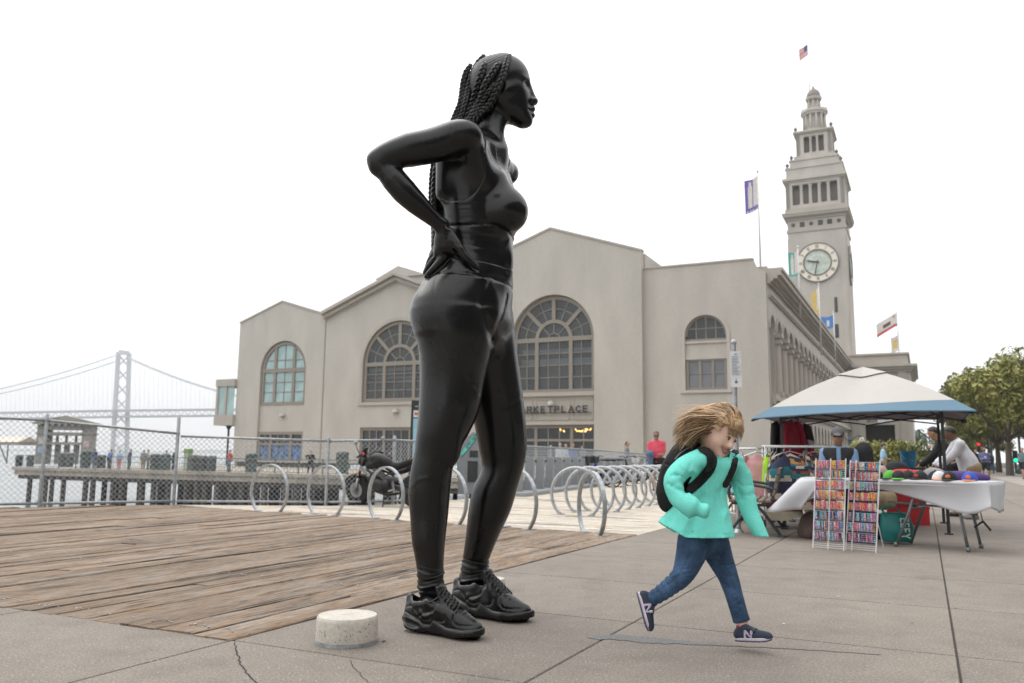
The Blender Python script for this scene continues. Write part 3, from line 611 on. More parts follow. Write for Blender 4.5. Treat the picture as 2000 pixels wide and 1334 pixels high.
shopfront(f0, 60.4, 66.9, 0, 3.35, .3, [60.5, 62.2, 65.1, 66.8], 2.0, GLASS_D, BLUEPAT)
# bay 2
big_arch(f0, 48.2, 4.4, 6.45, 10.35, .34); shopfront(f0, 43.4, 52.75, .1, 3.75, .3, [43.5, 46.6, 49.8, 52.65], None)
mb = MB(); arcbar(mb, (48.2, 10.35), 4.62, -.03, f0, .34, .12, n=28)
for sv in (-1, 1): fbar(mb, (48.2+sv*4.62, 6.35), (48.2+sv*4.62, 10.35), .34, .12, -.03, f0)
fbar(mb, (43.3, 6.2), (53.1, 6.2), .34, .3, -.03, f0); mb.build('window_surround', TRIM, hall)
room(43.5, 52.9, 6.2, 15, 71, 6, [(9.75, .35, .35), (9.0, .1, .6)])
# bay 3: great arch over the entrance
big_arch(fb3, 30.62, 4.12, 6.85, 11.85, .6)
mb = MB(); mb.bx(L(69.75, 26.42, 3.95), L(70.05, 34.82, 6.86))
for a, b in ((26.6, 28.6), (28.9, 32.4), (32.7, 34.7)):
    for z in (4.3, 6.15): mb.bx(L(69.68, a, z), L(69.76, b, z+.1))
    for v in (a, b-.1): mb.bx(L(69.68, v, 4.3), L(69.76, v+.1, 6.25))
mb.bx(L(69.45, 26.42, 6.5), L(69.76, 34.82, 6.86)); mb.bx(L(69.5, 26.42, 3.85), L(69.8, 34.82, 4.15)); mb.build('sign_panel', TRIM, hall)
fr_ = shopfront(fb3, 26.45, 34.8, 0, 3.86, .62, [26.5, 28.8, 32.4, 34.7], 2.45)
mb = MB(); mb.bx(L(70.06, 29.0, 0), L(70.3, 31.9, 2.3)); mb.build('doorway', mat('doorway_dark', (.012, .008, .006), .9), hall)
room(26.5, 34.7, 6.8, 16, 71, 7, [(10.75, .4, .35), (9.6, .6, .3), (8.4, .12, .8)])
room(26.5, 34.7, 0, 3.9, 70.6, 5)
BULB = mat('warm_bulb', (1, .62, .22), .4, emit=1.6)
mb = MB(); r_ = random.Random(4)
for c_ in (28.1, 27.2, 29.6):
    for i in range(7 if c_ < 29 else 5): mb.ball(L(70.0, c_+r_.uniform(-.42, .42), 3.35+r_.uniform(-.12, .14)), .085, 8, 5)
mb.build('bulb_cluster', BULB, hall, smooth=True)
# raised letters on their rail
LET = mat('dark_letters', (.035, .033, .03), .5)
STROKES = {'M': [((0, 0), (0, 1)), ((0, 1), (.5, .35)), ((.5, .35), (1, 1)), ((1, 1), (1, 0))], 'A': [((0, 0), (.5, 1)), ((.5, 1), (1, 0)), ((.2, .38), (.8, .38))], 'R': [((0, 0), (0, 1)), ((0, 1), (.8, .95)), ((.8, .95), (.8, .55)), ((.8, .55), (0, .5)), ((.4, .5), (.9, 0))],
 'K': [((0, 0), (0, 1)), ((0, .4), (.8, 1)), ((.25, .55), (.85, 0))], 'E': [((0, 0), (0, 1)), ((0, 1), (.75, 1)), ((0, .52), (.65, .52)), ((0, 0), (.75, 0))], 'T': [((.5, 0), (.5, 1)), ((0, 1), (1, 1))], 'P': [((0, 0), (0, 1)), ((0, 1), (.8, .95)), ((.8, .95), (.8, .5)), ((.8, .5), (0, .45))],
 'L': [((0, 0), (0, 1)), ((0, 0), (.75, 0))], 'C': [((.9, .85), (.5, 1)), ((.5, 1), (.05, .7)), ((.05, .7), (.05, .3)), ((.05, .3), (.5, 0)), ((.5, 0), (.9, .15))], 'F': [((0, 0), (0, 1)), ((0, 1), (.75, 1)), ((0, .52), (.65, .52))], 'Y': [((.5, 0), (.5, .5)), ((.5, .5), (0, 1)), ((.5, .5), (1, 1))],
 'I': [((.5, 0), (.5, 1))], 'B': [((0, 0), (0, 1)), ((0, 1), (.8, .9)), ((.8, .9), (.7, .53)), ((0, .53), (.85, .45)), ((.85, .45), (.8, .05)), ((.8, .05), (0, 0))], 'U': [((0, 1), (0, .2)), ((0, .2), (.5, 0)), ((.5, 0), (1, .2)), ((1, .2), (1, 1))], 'D': [((0, 0), (0, 1)), ((0, 1), (.7, .85)), ((.7, .85), (.9, .5)), ((.9, .5), (.7, .12)), ((.7, .12), (0, 0))],
 'G': [((.9, .85), (.5, 1)), ((.5, 1), (.05, .7)), ((.05, .7), (.05, .3)), ((.05, .3), (.5, 0)), ((.5, 0), (.9, .2)), ((.9, .2), (.9, .5)), ((.9, .5), (.55, .5))], 'N': [((0, 0), (0, 1)), ((0, 1), (1, 0)), ((1, 0), (1, 1))], 'Z': [((0, 1), (1, 1)), ((1, 1), (0, 0)), ((0, 0), (1, 0))], 'V': [((0, 1), (.5, 0)), ((.5, 0), (1, 1))], 'X': [((0, 1), (1, 0)), ((0, 0), (1, 1))], 'S': [((.9, .85), (.5, 1)), ((.5, 1), (.1, .78)), ((.1, .78), (.85, .3)), ((.85, .3), (.5, 0)), ((.5, 0), (.1, .15))], 'O': [((.5, 0), (.05, .3)), ((.05, .3), (.05, .7)), ((.05, .7), (.5, 1)), ((.5, 1), (.95, .7)), ((.95, .7), (.95, .3)), ((.95, .3), (.5, 0))], 'H': [((0, 0), (0, 1)), ((1, 0), (1, 1)), ((0, .5), (1, .5))], ' ': []}
def letters(mb, text, pos, right, up, h, w, gap, t, d):
    "strokes as square bars; pos = lower left corner"
    right, up = Vector(right), Vector(up); nrm = right.cross(up); x = 0
    for ch in text:
        for i, (p, q) in enumerate(STROKES.get(ch, [])):
            a = Vector(pos)+right*(x+p[0]*w)+up*(p[1]*h)+nrm*(.0004*i); b = Vector(pos)+right*(x+q[0]*w)+up*(q[1]*h)+nrm*(.0004*i); e = (b-a).normalized()*t*.45
            mb.bar(a-e, b+e, t, d, up=nrm) if abs((b-a).normalized().dot(nrm)) < .9 else None
        x += w+gap
txt = 'MARKETPLACE'; pitch = (34.55-26.85)/11.0
for i, ch in enumerate(txt):
    mb = MB(); letters(mb, ch, L(69.5, 34.5-i*pitch, 5.02), (0, -1, 0), (0, 0, 1), .52, .44, 0, .11, .1); mb.build('letter', LET, hall)
mb = MB(); mb.bx(L(69.47, 26.75, 4.9), L(69.55, 34.6, 4.98)); mb.build('letter_rail', LET, hall)
# right bay window: lunette over a panel over three lights
fr = f0
mb = MB(); arcbar(mb, (16.4, 11.45), 1.95, -.03, fr, .3, .12)
for sv in (-1, 1): fbar(mb, (16.4+sv*1.95, 6.7), (16.4+sv*1.95, 11.45), .3, .12, -.03, fr)
fbar(mb, (14.2, 6.6), (18.6, 6.6), .22, .26, -.04, fr); mb.build('window_surround', WALL, hall)
mb = MB(); mb.bx(L(70.2, 14.6, 9.45), L(70.4, 18.2, 10.95)); mb.bx(L(70.05, 14.6, 10.8), L(70.2, 18.2, 11.0)); mb.bx(L(70.05, 14.6, 9.4), L(70.2, 18.2, 9.6)); mb.build('spandrel', WALL, hall)
win = MB(); arcbar(win, (16.4, 11.45), 1.72, .3, fr, .2, .2); fbar(win, (14.6, 11.1), (18.2, 11.1), .2, .2, .3, fr); mu = MB()
for t in (-.85, 0, .85): fbar(mu, (16.4+t, 11.1), (16.4+t, 11.45+sqrt(1.7**2-t*t)), .08, .1, .3, fr)
fbar(mu, (14.8, 12.1), (18.0, 12.1), .08, .1, .3, fr); wo = win.build('window', FRAME, hall); mu.build('muntin', FRAME, wo)
pane([(14.75, 11.15), (18.05, 11.15)]+[(16.4+1.65*cos(pi*i/12), 11.45+1.65*sin(pi*i/12)) for i in range(13)], .3, fr, GLASS, wo)
win = MB(); 
for v in (14.75, 15.85, 16.95, 18.05): fbar(win, (v, 6.75), (v, 9.45), .22, .22, .25, fr)
fbar(win, (14.6, 6.85), (18.2, 6.85), .2, .2, .25, fr); fbar(win, (14.6, 9.35), (18.2, 9.35), .2, .2, .25, fr); fbar(win, (14.6, 8.2), (18.2, 8.2), .07, .12, .25, fr); wo = win.build('window', FRAME, hall)
for a in (14.85, 15.95, 17.05): pane([(a, 6.9), (a+.9, 6.9), (a+.9, 9.3), (a, 9.3)], .25, fr, glass_mat('blind_glass', (.16, .165, .18), .95), wo)
# ---- glazed box at the water end, on a thin column
mb = MB(); mb.bx(L(69.6, 70.4, 8.6), L(76, 73.3, 9.4)); mb.bx(L(69.6, 70.4, 4.1), L(76, 73.3, 5.3))
for v in (72.9, 71.6): mb.bx(L(69.65, v, 5.3), L(69.9, v+.3, 8.6))
mb.bx(L(75.6, 72.9, 5.3), L(75.9, 73.2, 8.6)); bxo = mb.build('glazed_box', TRIM, hall)
pane([(70.5, 5.3), (71.6, 5.3), (71.6, 8.6), (70.5, 8.6)], -.2, f0, GLASS_L, bxo); pane([(71.9, 5.3), (72.9, 5.3), (72.9, 8.6), (71.9, 8.6)], -.2, f0, GLASS_L, bxo)
mb = MB(); mb.tube([L(71, 72.3, -.5), L(71, 72.3, 3.6), L(71, 72.3, 4.1)], [.12, .12, .35], 8); mb.build('box_column', LET, hall)
# ---- roofs behind the gables, flanks
mb = MB()
def ridge(va, vm, vb, za, zm, x0, x1): mb.add([L(x0, va, za), L(x0, vm, zm), L(x0, vb, za), L(x1, va, za), L(x1, vm, zm), L(x1, vb, za)], [(0, 1, 4, 3), (1, 2, 5, 4), (3, 4, 5)])
ridge(70.4, 64.16, 57.85, 15.6, 17.7, 70.3, 258); ridge(57.85, 48.55, 39.5, 15.5, 19.2, 70.3, 258); ridge(39.5, 30.78, 21.87, 18.9, 22.0, 70.3, 258)
mb.add([L(70.3, 21.87, 17.6), L(70.3, 11.9, 16.9), L(258, 11.9, 16.9), L(258, 21.87, 17.6)], [(0, 1, 2, 3)]); mb.build('roof', ROOF, hall)
mb = MB(); mb.bx(L(70.3, 70.0, -.5), L(258, 70.4, 15.8)); mb.bx(L(257.6, 11.6, 0), L(258, 70.0, 15.5)); mb.bx(L(70.3, 21.8, 0), L(258, 21.95, 19.3)); mb.build('flank_wall', WALL, hall)
mb = MB(); mb.bx(L(80, 51.6, 17), L(96, 58.3, 22.0)); mb.prism([(51.3, 22.0), (58.6, 22.0), (55.3, 23.4)], lambda a, b, d: L(80+d, a, b), -.3, 16.2); mb.build('roof_monitor', WALL, hall)
mb = MB(); mb.bx(L(79.93, 50.6, 18.5), L(79.99, 51.5, 21.4)); mb.build('monitor_window', GLASS_L, hall)
mb = MB(); mb.bx(L(76, 20.6, 17.5), L(80, 21.7, 18.9)); mb.build('roof_hatch', ROOF, hall)
# ---- street side: two storeys of arches under a deep cornice
fs = lambda a, b, d: L(a, 11.2, b)+Vector((0, d, 0))
N_AR = 20; us = [72.1+3.65*i for i in range(N_AR)]
mb = MB(); wall([(70.01, 0), (147.3, 0), (147.3, 16.5), (70.01, 16.5)], [arch(u, 1.25, 6.4, 11.9, 12) for u in us]+[arch(u, 1.2, .2, 3.6, 12) for u in us[1:]], fs, 1.0, mb); mb.build('street_wall', WALL, hall)
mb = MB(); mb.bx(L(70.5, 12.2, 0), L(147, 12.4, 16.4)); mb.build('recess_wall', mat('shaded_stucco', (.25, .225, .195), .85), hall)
cs = MB(); prof = [(0, -5.5), (-.3, -5.5), (-.3, -5.2), (-.16, -5.1), (-.15, -.55), (-.28, -.5), (-.4, -.15), (-.42, 0), (0, 0)]
cm = MB(); cm.tube([(0, -.12, 6.6), (0, -.12, 10.9)], [.34, .3], 10); cm.bx((-.42, -.55, 10.9), (.42, .3, 11.15)); cm.bx((-.36, -.45, 11.15), (.36, .25, 11.4)); cm.bx((-.55, -.66, 11.4), (.55, .3, 11.75)); cm.bx((-.45, -.55, 6.35), (.45, .3, 6.7)); cme = cm.mesh('column')
for i in range(N_AR-1): link('column', cme, TRIM, hall, L((us[i]+us[i+1])/2, 11.2, 0))
mb = MB()
for u in us: arcbar(mb, (u, 11.9), 1.42, -.06, fs, .26, .16, n=10)
mb.build('archivolt', TRIM, hall)
mb = MB()
for (o0, z0, z1) in ((.35, 5.5, 5.75), (.6, 5.75, 6.05), (.4, 6.05, 6.35), (.2, 14.6, 14.75), (.3, 14.75, 15.0), (.25, 15.7, 15.9), (.5, 15.9, 16.1), (.85, 16.1, 16.35), (1.15, 16.35, 16.75), (1.3, 16.75, 17.0)):
    mb.bx(L(70.6 if z0 > 15.5 else 71.0, 11.2-o0, z0), L(147.2, 11.19, z1))
mb.bx(L(70.6, 11.19, 16.5), L(147.2, 12.3, 17.2)); mb.build('cornice', TRIM, hall)
# ---- central pavilion with the entrance
pv = MB(); fp = lambda a, b, d: L(147.2+d, a, b)
wall([(11.2, 0), (1.6, 0), (1.6, 15.2), (11.2, 15.2)], [arch(6.3, 2.2, .1, 7.0, 14)], fp, .9, pv); pv.bx(L(147.21, 1.4, 0), L(172, 1.6, 15.2)); pv.build('pavilion_wall', WALL, hall)
mb = MB(); mb.bx(L(146.7, 1.1, 15.2), L(172, 11.1, 15.6)); mb.bx(L(146.3, .7, 15.6), L(172, 11.1, 16.0)); mb.bx(L(145.9, .3, 16.0), L(172, 11.1, 16.35)); mb.bx(L(147.6, 1.7, 16.35), L(172, 11.1, 18.1)); mb.bx(L(147.3, 1.4, 18.1), L(172, 11.1, 18.4))
for v in (2.6, 9.9): mb.bx(L(146.8, v-.6, 0), L(147.19, v+.6, 15.2))
mb.bx(L(146.9, 4.0, 6.6), L(148.2, 8.6, 7.0)); mb.build('pavilion_cornice', TRIM, hall)
wo = MB(); arcbar(wo, (6.3, 7.0), 2.05, .6, fp, .22, .2)
for t in range(1, 8): t = pi*t/8; fbar(wo, (6.3+.7*cos(t), 7+.7*sin(t)), (6.3+2*cos(t), 7+2*sin(t)), .09, .12, .6, fp)
arcbar(wo, (6.3, 7.0), 1.3, .6, fp, .1, .12); wob = wo.build('lunette', mat('grille_paint', (.4, .4, .37), .6), hall); pane([(6.3+2.0*cos(pi*i/12), 7.05+1.95*sin(pi*i/12)) for i in range(13)], .65, fp, GLASS, wob)
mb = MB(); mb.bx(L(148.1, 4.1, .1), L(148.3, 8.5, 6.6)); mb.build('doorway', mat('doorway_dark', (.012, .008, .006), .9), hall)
# ---- clock tower
T0 = W(157.0, 15.3)
tower = empty('clock_tower', T0, GRID_Z, 'tall tapering beige clock tower with colonnaded tiers rising behind the hall', 'tower')
mb = MB(); mb.bx((-4.9, -4.9, 0), (4.9, 4.9, 41.6))
for sx in (-1, 1):
    for (a, b) in ((-4.75, -3.9), (3.9, 4.75)): mb.bx((a, sx*4.9, 2), (b, sx*5.0, 40.5)); mb.bx((sx*4.9, a, 2), (sx*5.0, b, 40.5))
    for a in (-1.8, 1.4): mb.bx((sx*4.9, a, 18), (sx*4.94, a+.4, 40.3)); mb.bx((a, sx*4.9, 18), (a+.4, sx*4.94, 40.3))
mb.build('shaft', WALL, tower)
mb = MB(); mb.bx((-5.08, -5.08, 41.6), (5.08, 5.08, 42.05)); mb.bx((-4.9, -4.9, 42.05), (4.9, 4.9, 43.9)); mb.bx((-5.15, -5.15, 43.9), (5.15, 5.15, 44.2)); mb.bx((-5.6, -5.6, 44.5), (5.6, 5.6, 44.9)); mb.bx((-5.75, -5.75, 44.9), (5.75, 5.75, 45.2)); mb.bx((-5.2, -5.2, 45.2), (5.2, 5.2, 46.0))
for i in range(30):
    a = -5.3+i*.365
    for s_ in (-1, 1): mb.bx((a, s_*5.15, 44.2), (a+.18, s_*5.45, 44.5)); mb.bx((s_*5.15, a, 44.2), (s_*5.45, a+.18, 44.5))
mb.build('main_cornice', TRIM, tower)
sq = MB(); ro = MB()
for i in range(6):
    v = 3.9-i*1.55
    if i in (1, 3, 4): sq.bx((-4.96, v-.42, 42.55), (-4.89, v+.42, 43.45))
    else: ro = MB(); ro.tube([(-4.9, v, 43), (-5.0, v, 43)], .36, 12); ro.build('oculus', mat('oculus_dark', (.09, .08, .07), .8), tower)
    sq.bx((v-.42, -4.96, 42.55), (v+.42, -4.89, 43.45))
sq.build('small_window', GLASS_D, tower)
def stage(hw, z0, z1, ow, oz0, oz1, ncol, name, colr):
    mb = MB()
    for s_ in (-1, 1):
        f1 = lambda a, b, d, s_=s_: Vector((s_*(hw-d), a, b)); f2 = lambda a, b, d, s_=s_: Vector((a, s_*(hw-d), b))
        for f in (f1, f2): wall([(-hw, z0), (hw, z0), (hw, z1), (-hw, z1)], [[(-ow, oz0), (ow, oz0), (ow, oz1), (-ow, oz1)]], f, .7, mb)
    mb.build(name, WALL, tower); c_ = MB(); c_.tube([(0, 0, oz0), (0, 0, oz0+.2), (0, 0, oz0+.25), (0, 0, oz1-.5), (0, 0, oz1-.25), (0, 0, oz1)], [colr*1.4, colr*1.4, colr, colr*.88, colr*1.1, colr*1.5], 8); me = c_.mesh('column', 'auto')
    for k in range(1, ncol+1):
        a = -ow+2*ow*k/(ncol+1)
        for s_ in (-1, 1): link('column', me, WALL, tower, (s_*(hw-.35), a, 0)); link('column', me, WALL, tower, (a, s_*(hw-.35), 0))
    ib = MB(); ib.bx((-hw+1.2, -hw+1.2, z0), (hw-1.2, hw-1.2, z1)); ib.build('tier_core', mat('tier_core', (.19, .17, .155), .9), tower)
    fl = MB(); fl.bx((-hw+.02, -hw+.02, z0-.02), (hw-.02, hw-.02, z0+.02)); fl.bx((-hw+.02, -hw+.02, z1-.04), (hw-.02, hw-.02, z1)); fl.build('tier_floor', WALL, tower)
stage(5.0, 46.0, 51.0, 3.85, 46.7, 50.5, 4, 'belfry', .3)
mb = MB(); mb.bx((-5.15, -5.15, 51.0), (5.15, 5.15, 51.3)); mb.bx((-5.5, -5.5, 51.3), (5.5, 5.5, 51.75)); mb.bx((-4.85, -4.85, 51.75), (4.85, 4.85, 53.6)); mb.bx((-5.0, -5.0, 53.6), (5.0, 5.0, 53.9)); mb.bx((-4.2, -4.2, 53.9), (4.2, 4.2, 55.3)); mb.bx((-4.35, -4.35, 55.3), (4.35, 4.35, 55.55)); mb.bx((-3.5, -3.5, 55.55), (3.5, 3.5, 56.4)); mb.build('stepped_base', WALL, tower)
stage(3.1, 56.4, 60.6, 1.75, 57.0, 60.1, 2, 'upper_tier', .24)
mb = MB(); mb.bx((-3.3, -3.3, 60.6), (3.3, 3.3, 60.85)); mb.bx((-3.55, -3.55, 60.85), (3.55, 3.55, 61.2)); mb.build('tier_cornice', TRIM, tower)
fin = MB(); fin.lathe([(.25, 0), (.14, .2), (.3, .45), (.34, .7), (.12, .85), (.06, 1.1), (0, 1.2)], (0, 0, 0), 8); fme = fin.mesh('urn', True)
for (h, z) in ((4.6, 53.9), (3.9, 55.55), (3.1, 61.2)):
    for sx in (-1, 1):
        for sy in (-1, 1): link('urn', fme, mat('dark_urn', (.12, .1, .09), .7), tower, (sx*h, sy*h, z))
mb = MB(); mb.lathe([(2.3, 61.2), (2.3, 61.9), (1.45, 61.9), (1.45, 65.0), (2.15, 65.0), (2.2, 65.3), (2.45, 65.4), (2.45, 65.9), (2.1, 65.9), (2.1, 66.0), (.7, 66.0), (.7, 68.1), (1.35, 68.1), (1.5, 68.35), (1.5, 68.6), (1.25, 68.6)], (0, 0, 0), 24); mb.build('drum', WALL, tower, smooth='auto')
c1 = MB(); c1.tube([(0, 0, 61.9), (0, 0, 65.0)], [.2, .17], 7); m1 = c1.mesh('column', True); c2 = MB(); c2.tube([(0, 0, 66.0), (0, 0, 68.1)], [.14, .12], 6); m2 = c2.mesh('column', True)
for k in range(12): link('column', m1, WALL, tower, (1.95*cos(k*pi/6+.26), 1.95*sin(k*pi/6+.26), 0))
for k in range(8): link('column', m2, WALL, tower, (1.1*cos(k*pi/4), 1.1*sin(k*pi/4), 0))
mb = MB()
for k in range(20): mb.lathe([(.1, 65.9), (.05, 66.1), (.12, 66.3), (0, 66.5)], (2.25*cos(k*pi/10), 2.25*sin(k*pi/10), 0), 5)
mb.build('crown_finials', WALL, tower)
mb = MB(); mb.lathe([(1.3, 68.6), (1.28, 69.1), (1.1, 69.7), (.75, 70.15), (.35, 70.35), (.3, 70.6), (.14, 70.9), (.06, 71.3)], (0, 0, 0), 20); mb.build('dome', mat('dome_copper', (.2, .165, .15), .6), tower, smooth=True)
# clocks
DIAL = mat('clock_dial', (.74, .68, .58), .6, var=.05); DIALIN = mat('clock_centre', (.50, .56, .49), .5, var=.25, vs=1.5); INK = mat('clock_ink', (.03, .026, .022), .5)
def clock(side):
    R = Matrix.Identity(3) if side == 0 else Matrix.Rotation(pi/2, 3, 'Z')
    def Q(a, b, d): v = R @ Vector((-4.9-d, -a, b)); return v            # a to the right seen from outside, b up
    ctr = 35.7; c_ = empty('clock', R @ Vector((-4.9, 0, ctr)), parent=tower); off = R @ Vector((-4.9, 0, ctr))
    def ring(r0, r1, d0, d1, m, nm, n=48):
        mb = MB(); rows = []
        for i in range(n):
            t = 2*pi*i/n; rows.append([Q(r*cos(t), ctr+r*sin(t), d)-off for r, d in ((r0, d0), (r0, d1), (r1, d1), (r1, d0))])
        rows.append(rows[0]); mb.grid(rows, True); mb.build(nm, m, c_)
    ring(2.4, 3.42, .0, .28, DIAL, 'dial_ring'); ring(3.42, 3.62, .0, .34, INK if False else mat('dial_rim', (.16, .14, .125), .6), 'rim'); ring(2.2, 2.45, .0, .36, mat('dial_rim', (.16, .14, .125), .6), 'inner_rim')
    mb = MB(); mb.prism([(2.22*cos(2*pi*i/36), 2.22*sin(2*pi*i/36)) for i in range(36)], lambda a, b, d: Q(a, ctr+b, d)-off, 0, .2); mb.build('dial_centre', DIALIN, c_)
    for i, nm in enumerate(('XII', 'I', 'II', 'III', 'IIII', 'V', 'VI', 'VII', 'VIII', 'IX', 'X', 'XI')):
        th = radians(90-30*i); up = Vector((cos(th), sin(th))); rt = Vector((sin(th), -cos(th))); mb = MB(); w = .16; ws = {'I': .1, 'V': .26, 'X': .26}; tot = sum(ws[c] for c in nm)+.05*(len(nm)-1); x = -tot/2
        for ch in nm:
            for j, (p, q) in enumerate(STROKES[ch]):
                A = up*(2.62+.62*p[1])+rt*(x+p[0]*ws[ch]); B = up*(2.62+.62*q[1])+rt*(x+q[0]*ws[ch]); mb.bar(Q(A.x, ctr+A.y, .285+.003*j)-off, Q(B.x, ctr+B.y, .285+.003*j)-off, .075, .03, up=R @ Vector((-1, 0, 0)))
            x += ws[ch]+.05
        mb.build('numeral', INK, c_)
    for ang, ln, w, nm in ((283, 1.9, .3, 'hour_hand'), (192, 2.5, .2, 'minute_hand')):
        th = radians(90-ang); mb = MB(); u_ = Vector((cos(th), sin(th))); n_ = Vector((-u_.y, u_.x)); d = .42 if nm[0] == 'h' else .5
        mb.prism([tuple(-u_*.4+n_*w*.4), tuple(-u_*.4-n_*w*.4), tuple(u_*ln*.75-n_*w*.5), tuple(u_*ln), tuple(u_*ln*.75+n_*w*.5)], lambda a, b, e: Q(a, ctr+b, d+e)-off, 0, .05); mb.build(nm, INK, c_)
clock(0); clock(1)
mb = MB(); mb.bx((-4.97, -3.0, 26.5), (-4.89, -2.5, 29.2)); mb.bx((-4.97, -3.0, 22.0), (-4.89, -2.4, 24.4)); mb.build('slit_window', GLASS_D, tower)
# ---- flags
def flag(px, py_top, py_base, u, label, regions, w, h, drop=.0, group=None, sway=.3, lean=0.):
    "pole standing on the roof at distance u; cloth hanging to the left of it"
    at = lambda x, y: PU(x, y, u)
    base, top = at(px[1], py_base), at(px[0], py_top); top = Vector((base.x, base.y, top.z)); base.z -= .02*u; hgt = top.z-base.z
    root = empty('flag', base, GRID_Z, label, 'flag'); mb = MB(); mb.tube([(0, 0, 0), (0, 0, hgt)], [.09, .05], 8); mb.ball((0, 0, hgt+.08), .12, 8, 5); mb.build('pole', mat('flag_pole', (.6, .6, .6), .4), root, smooth=True)
    nx, nz = 16, 14; mats = list(dict.fromkeys(m for *_, m in regions)); mb = MB(); z1 = hgt-.25
    rows = []
    for j in range(nz+1):
        rows.append([Vector((.35*sin(i/nx*5+j*.2)*sway*(i/nx)**.5, w*(i/nx)*(1-.12*sin(pi*j/nz)*0), z1-h*j/nz-drop*(i/nx)**1.4-.15*sin(i/nx*4))) for i in range(nx+1)])
    for j in range(nz):
        for i in range(nx):
            a, b = (i+.5)/nx, (j+.5)/nz; mm = 0
            for (x0, x1, y0, y1, m) in regions:
                if x0 <= a <= x1 and y0 <= b <= y1: mm = mats.index(m)
            mb.m = mm; mb.add([rows[j][i], rows[j][i+1], rows[j+1][i+1], rows[j+1][i]], [(0, 1, 2, 3)])
    me = mb.mesh('cloth', True, fix=False); b = bmesh.new(); b.from_mesh(me); bmesh.ops.remove_doubles(b, verts=b.verts, dist=1e-4); b.to_mesh(me); b.free(); link('cloth', me, mats, root)
cw_ = mat('flag_white', (.62, .58, .55), .8); cp = mat('flag_purple', (.16, .11, .38), .8); ct = mat('flag_teal', (.07, .34, .29), .8); cy = mat('flag_gold', (.62, .46, .16), .8); cb = mat('flag_blue', (.06, .2, .5), .8); cr = mat('flag_red', (.5, .08, .08), .8); cn = mat('flag_navy', (.05, .07, .2), .8); cbr = mat('flag_brown', (.12, .06, .04), .8)
fig = lambda c: [(0, 1, 0, 1, cw_), (.35, 1, .0, 1, c), (.42, .78, .2, .84, cw_), (.5, .66, .08, .24, cw_), (0, 1, .86, 1, c), (.1, .2, .9, .97, cw_), (.3, .42, .9, .97, cw_), (.52, .62, .9, .97, cw_), (.72, .85, .9, .97, cw_)]
flag((1475, 1485), 337, 507, 71.5, 'purple and white banner flying above the corner of the hall roof', fig(cp), 1.15, 3.0, .55)
flag((1556, 1562), 484, 585, 84, 'teal and white banner on the roof edge left of the clock', fig(ct), .95, 2.6, .3)
flag((1596, 1603), 556, 660, 98, 'gold banner on the roof edge below the clock', [(0, 1, 0, 1, cy), (0, .3, 0, .8, cw_)], .85, 3.1, .9)
flag((1624, 1631), 611, 685, 112, 'blue flag with white emblem on the roof edge below the tower', [(0, 1, 0, 1, cb), (.35, .55, .3, .75, cw_), (.3, .62, .48, .6, cw_)], 1.5, 1.6, .35)
flag((1748, 1756), 608, 695, 150, 'white state flag with red stripe on the pavilion roof', [(0, 1, 0, 1, cw_), (0, 1, .82, 1, cr), (.3, .7, .35, .65, cbr), (.1, .2, .1, .25, cr)], 3.2, 2.2, 2.0)
flag((1751, 1757), 650, 695, 152, 'small pale yellow flag behind the state flag on the pavilion roof', [(0, 1, 0, 1, cw_), (.2, .8, .2, .8, cy)], 1.2, 2.6, .8)
stripes = [(0, 1, k/13, (k+1)/13, cr if k % 2 == 0 else cw_) for k in range(13)]
flag((1577, 1580), 83, 152, 157, 'striped national flag with blue canton on top of the clock tower', stripes+[(0, .42, 0, .54, cn)], 1.6, 2.3, 1.0)
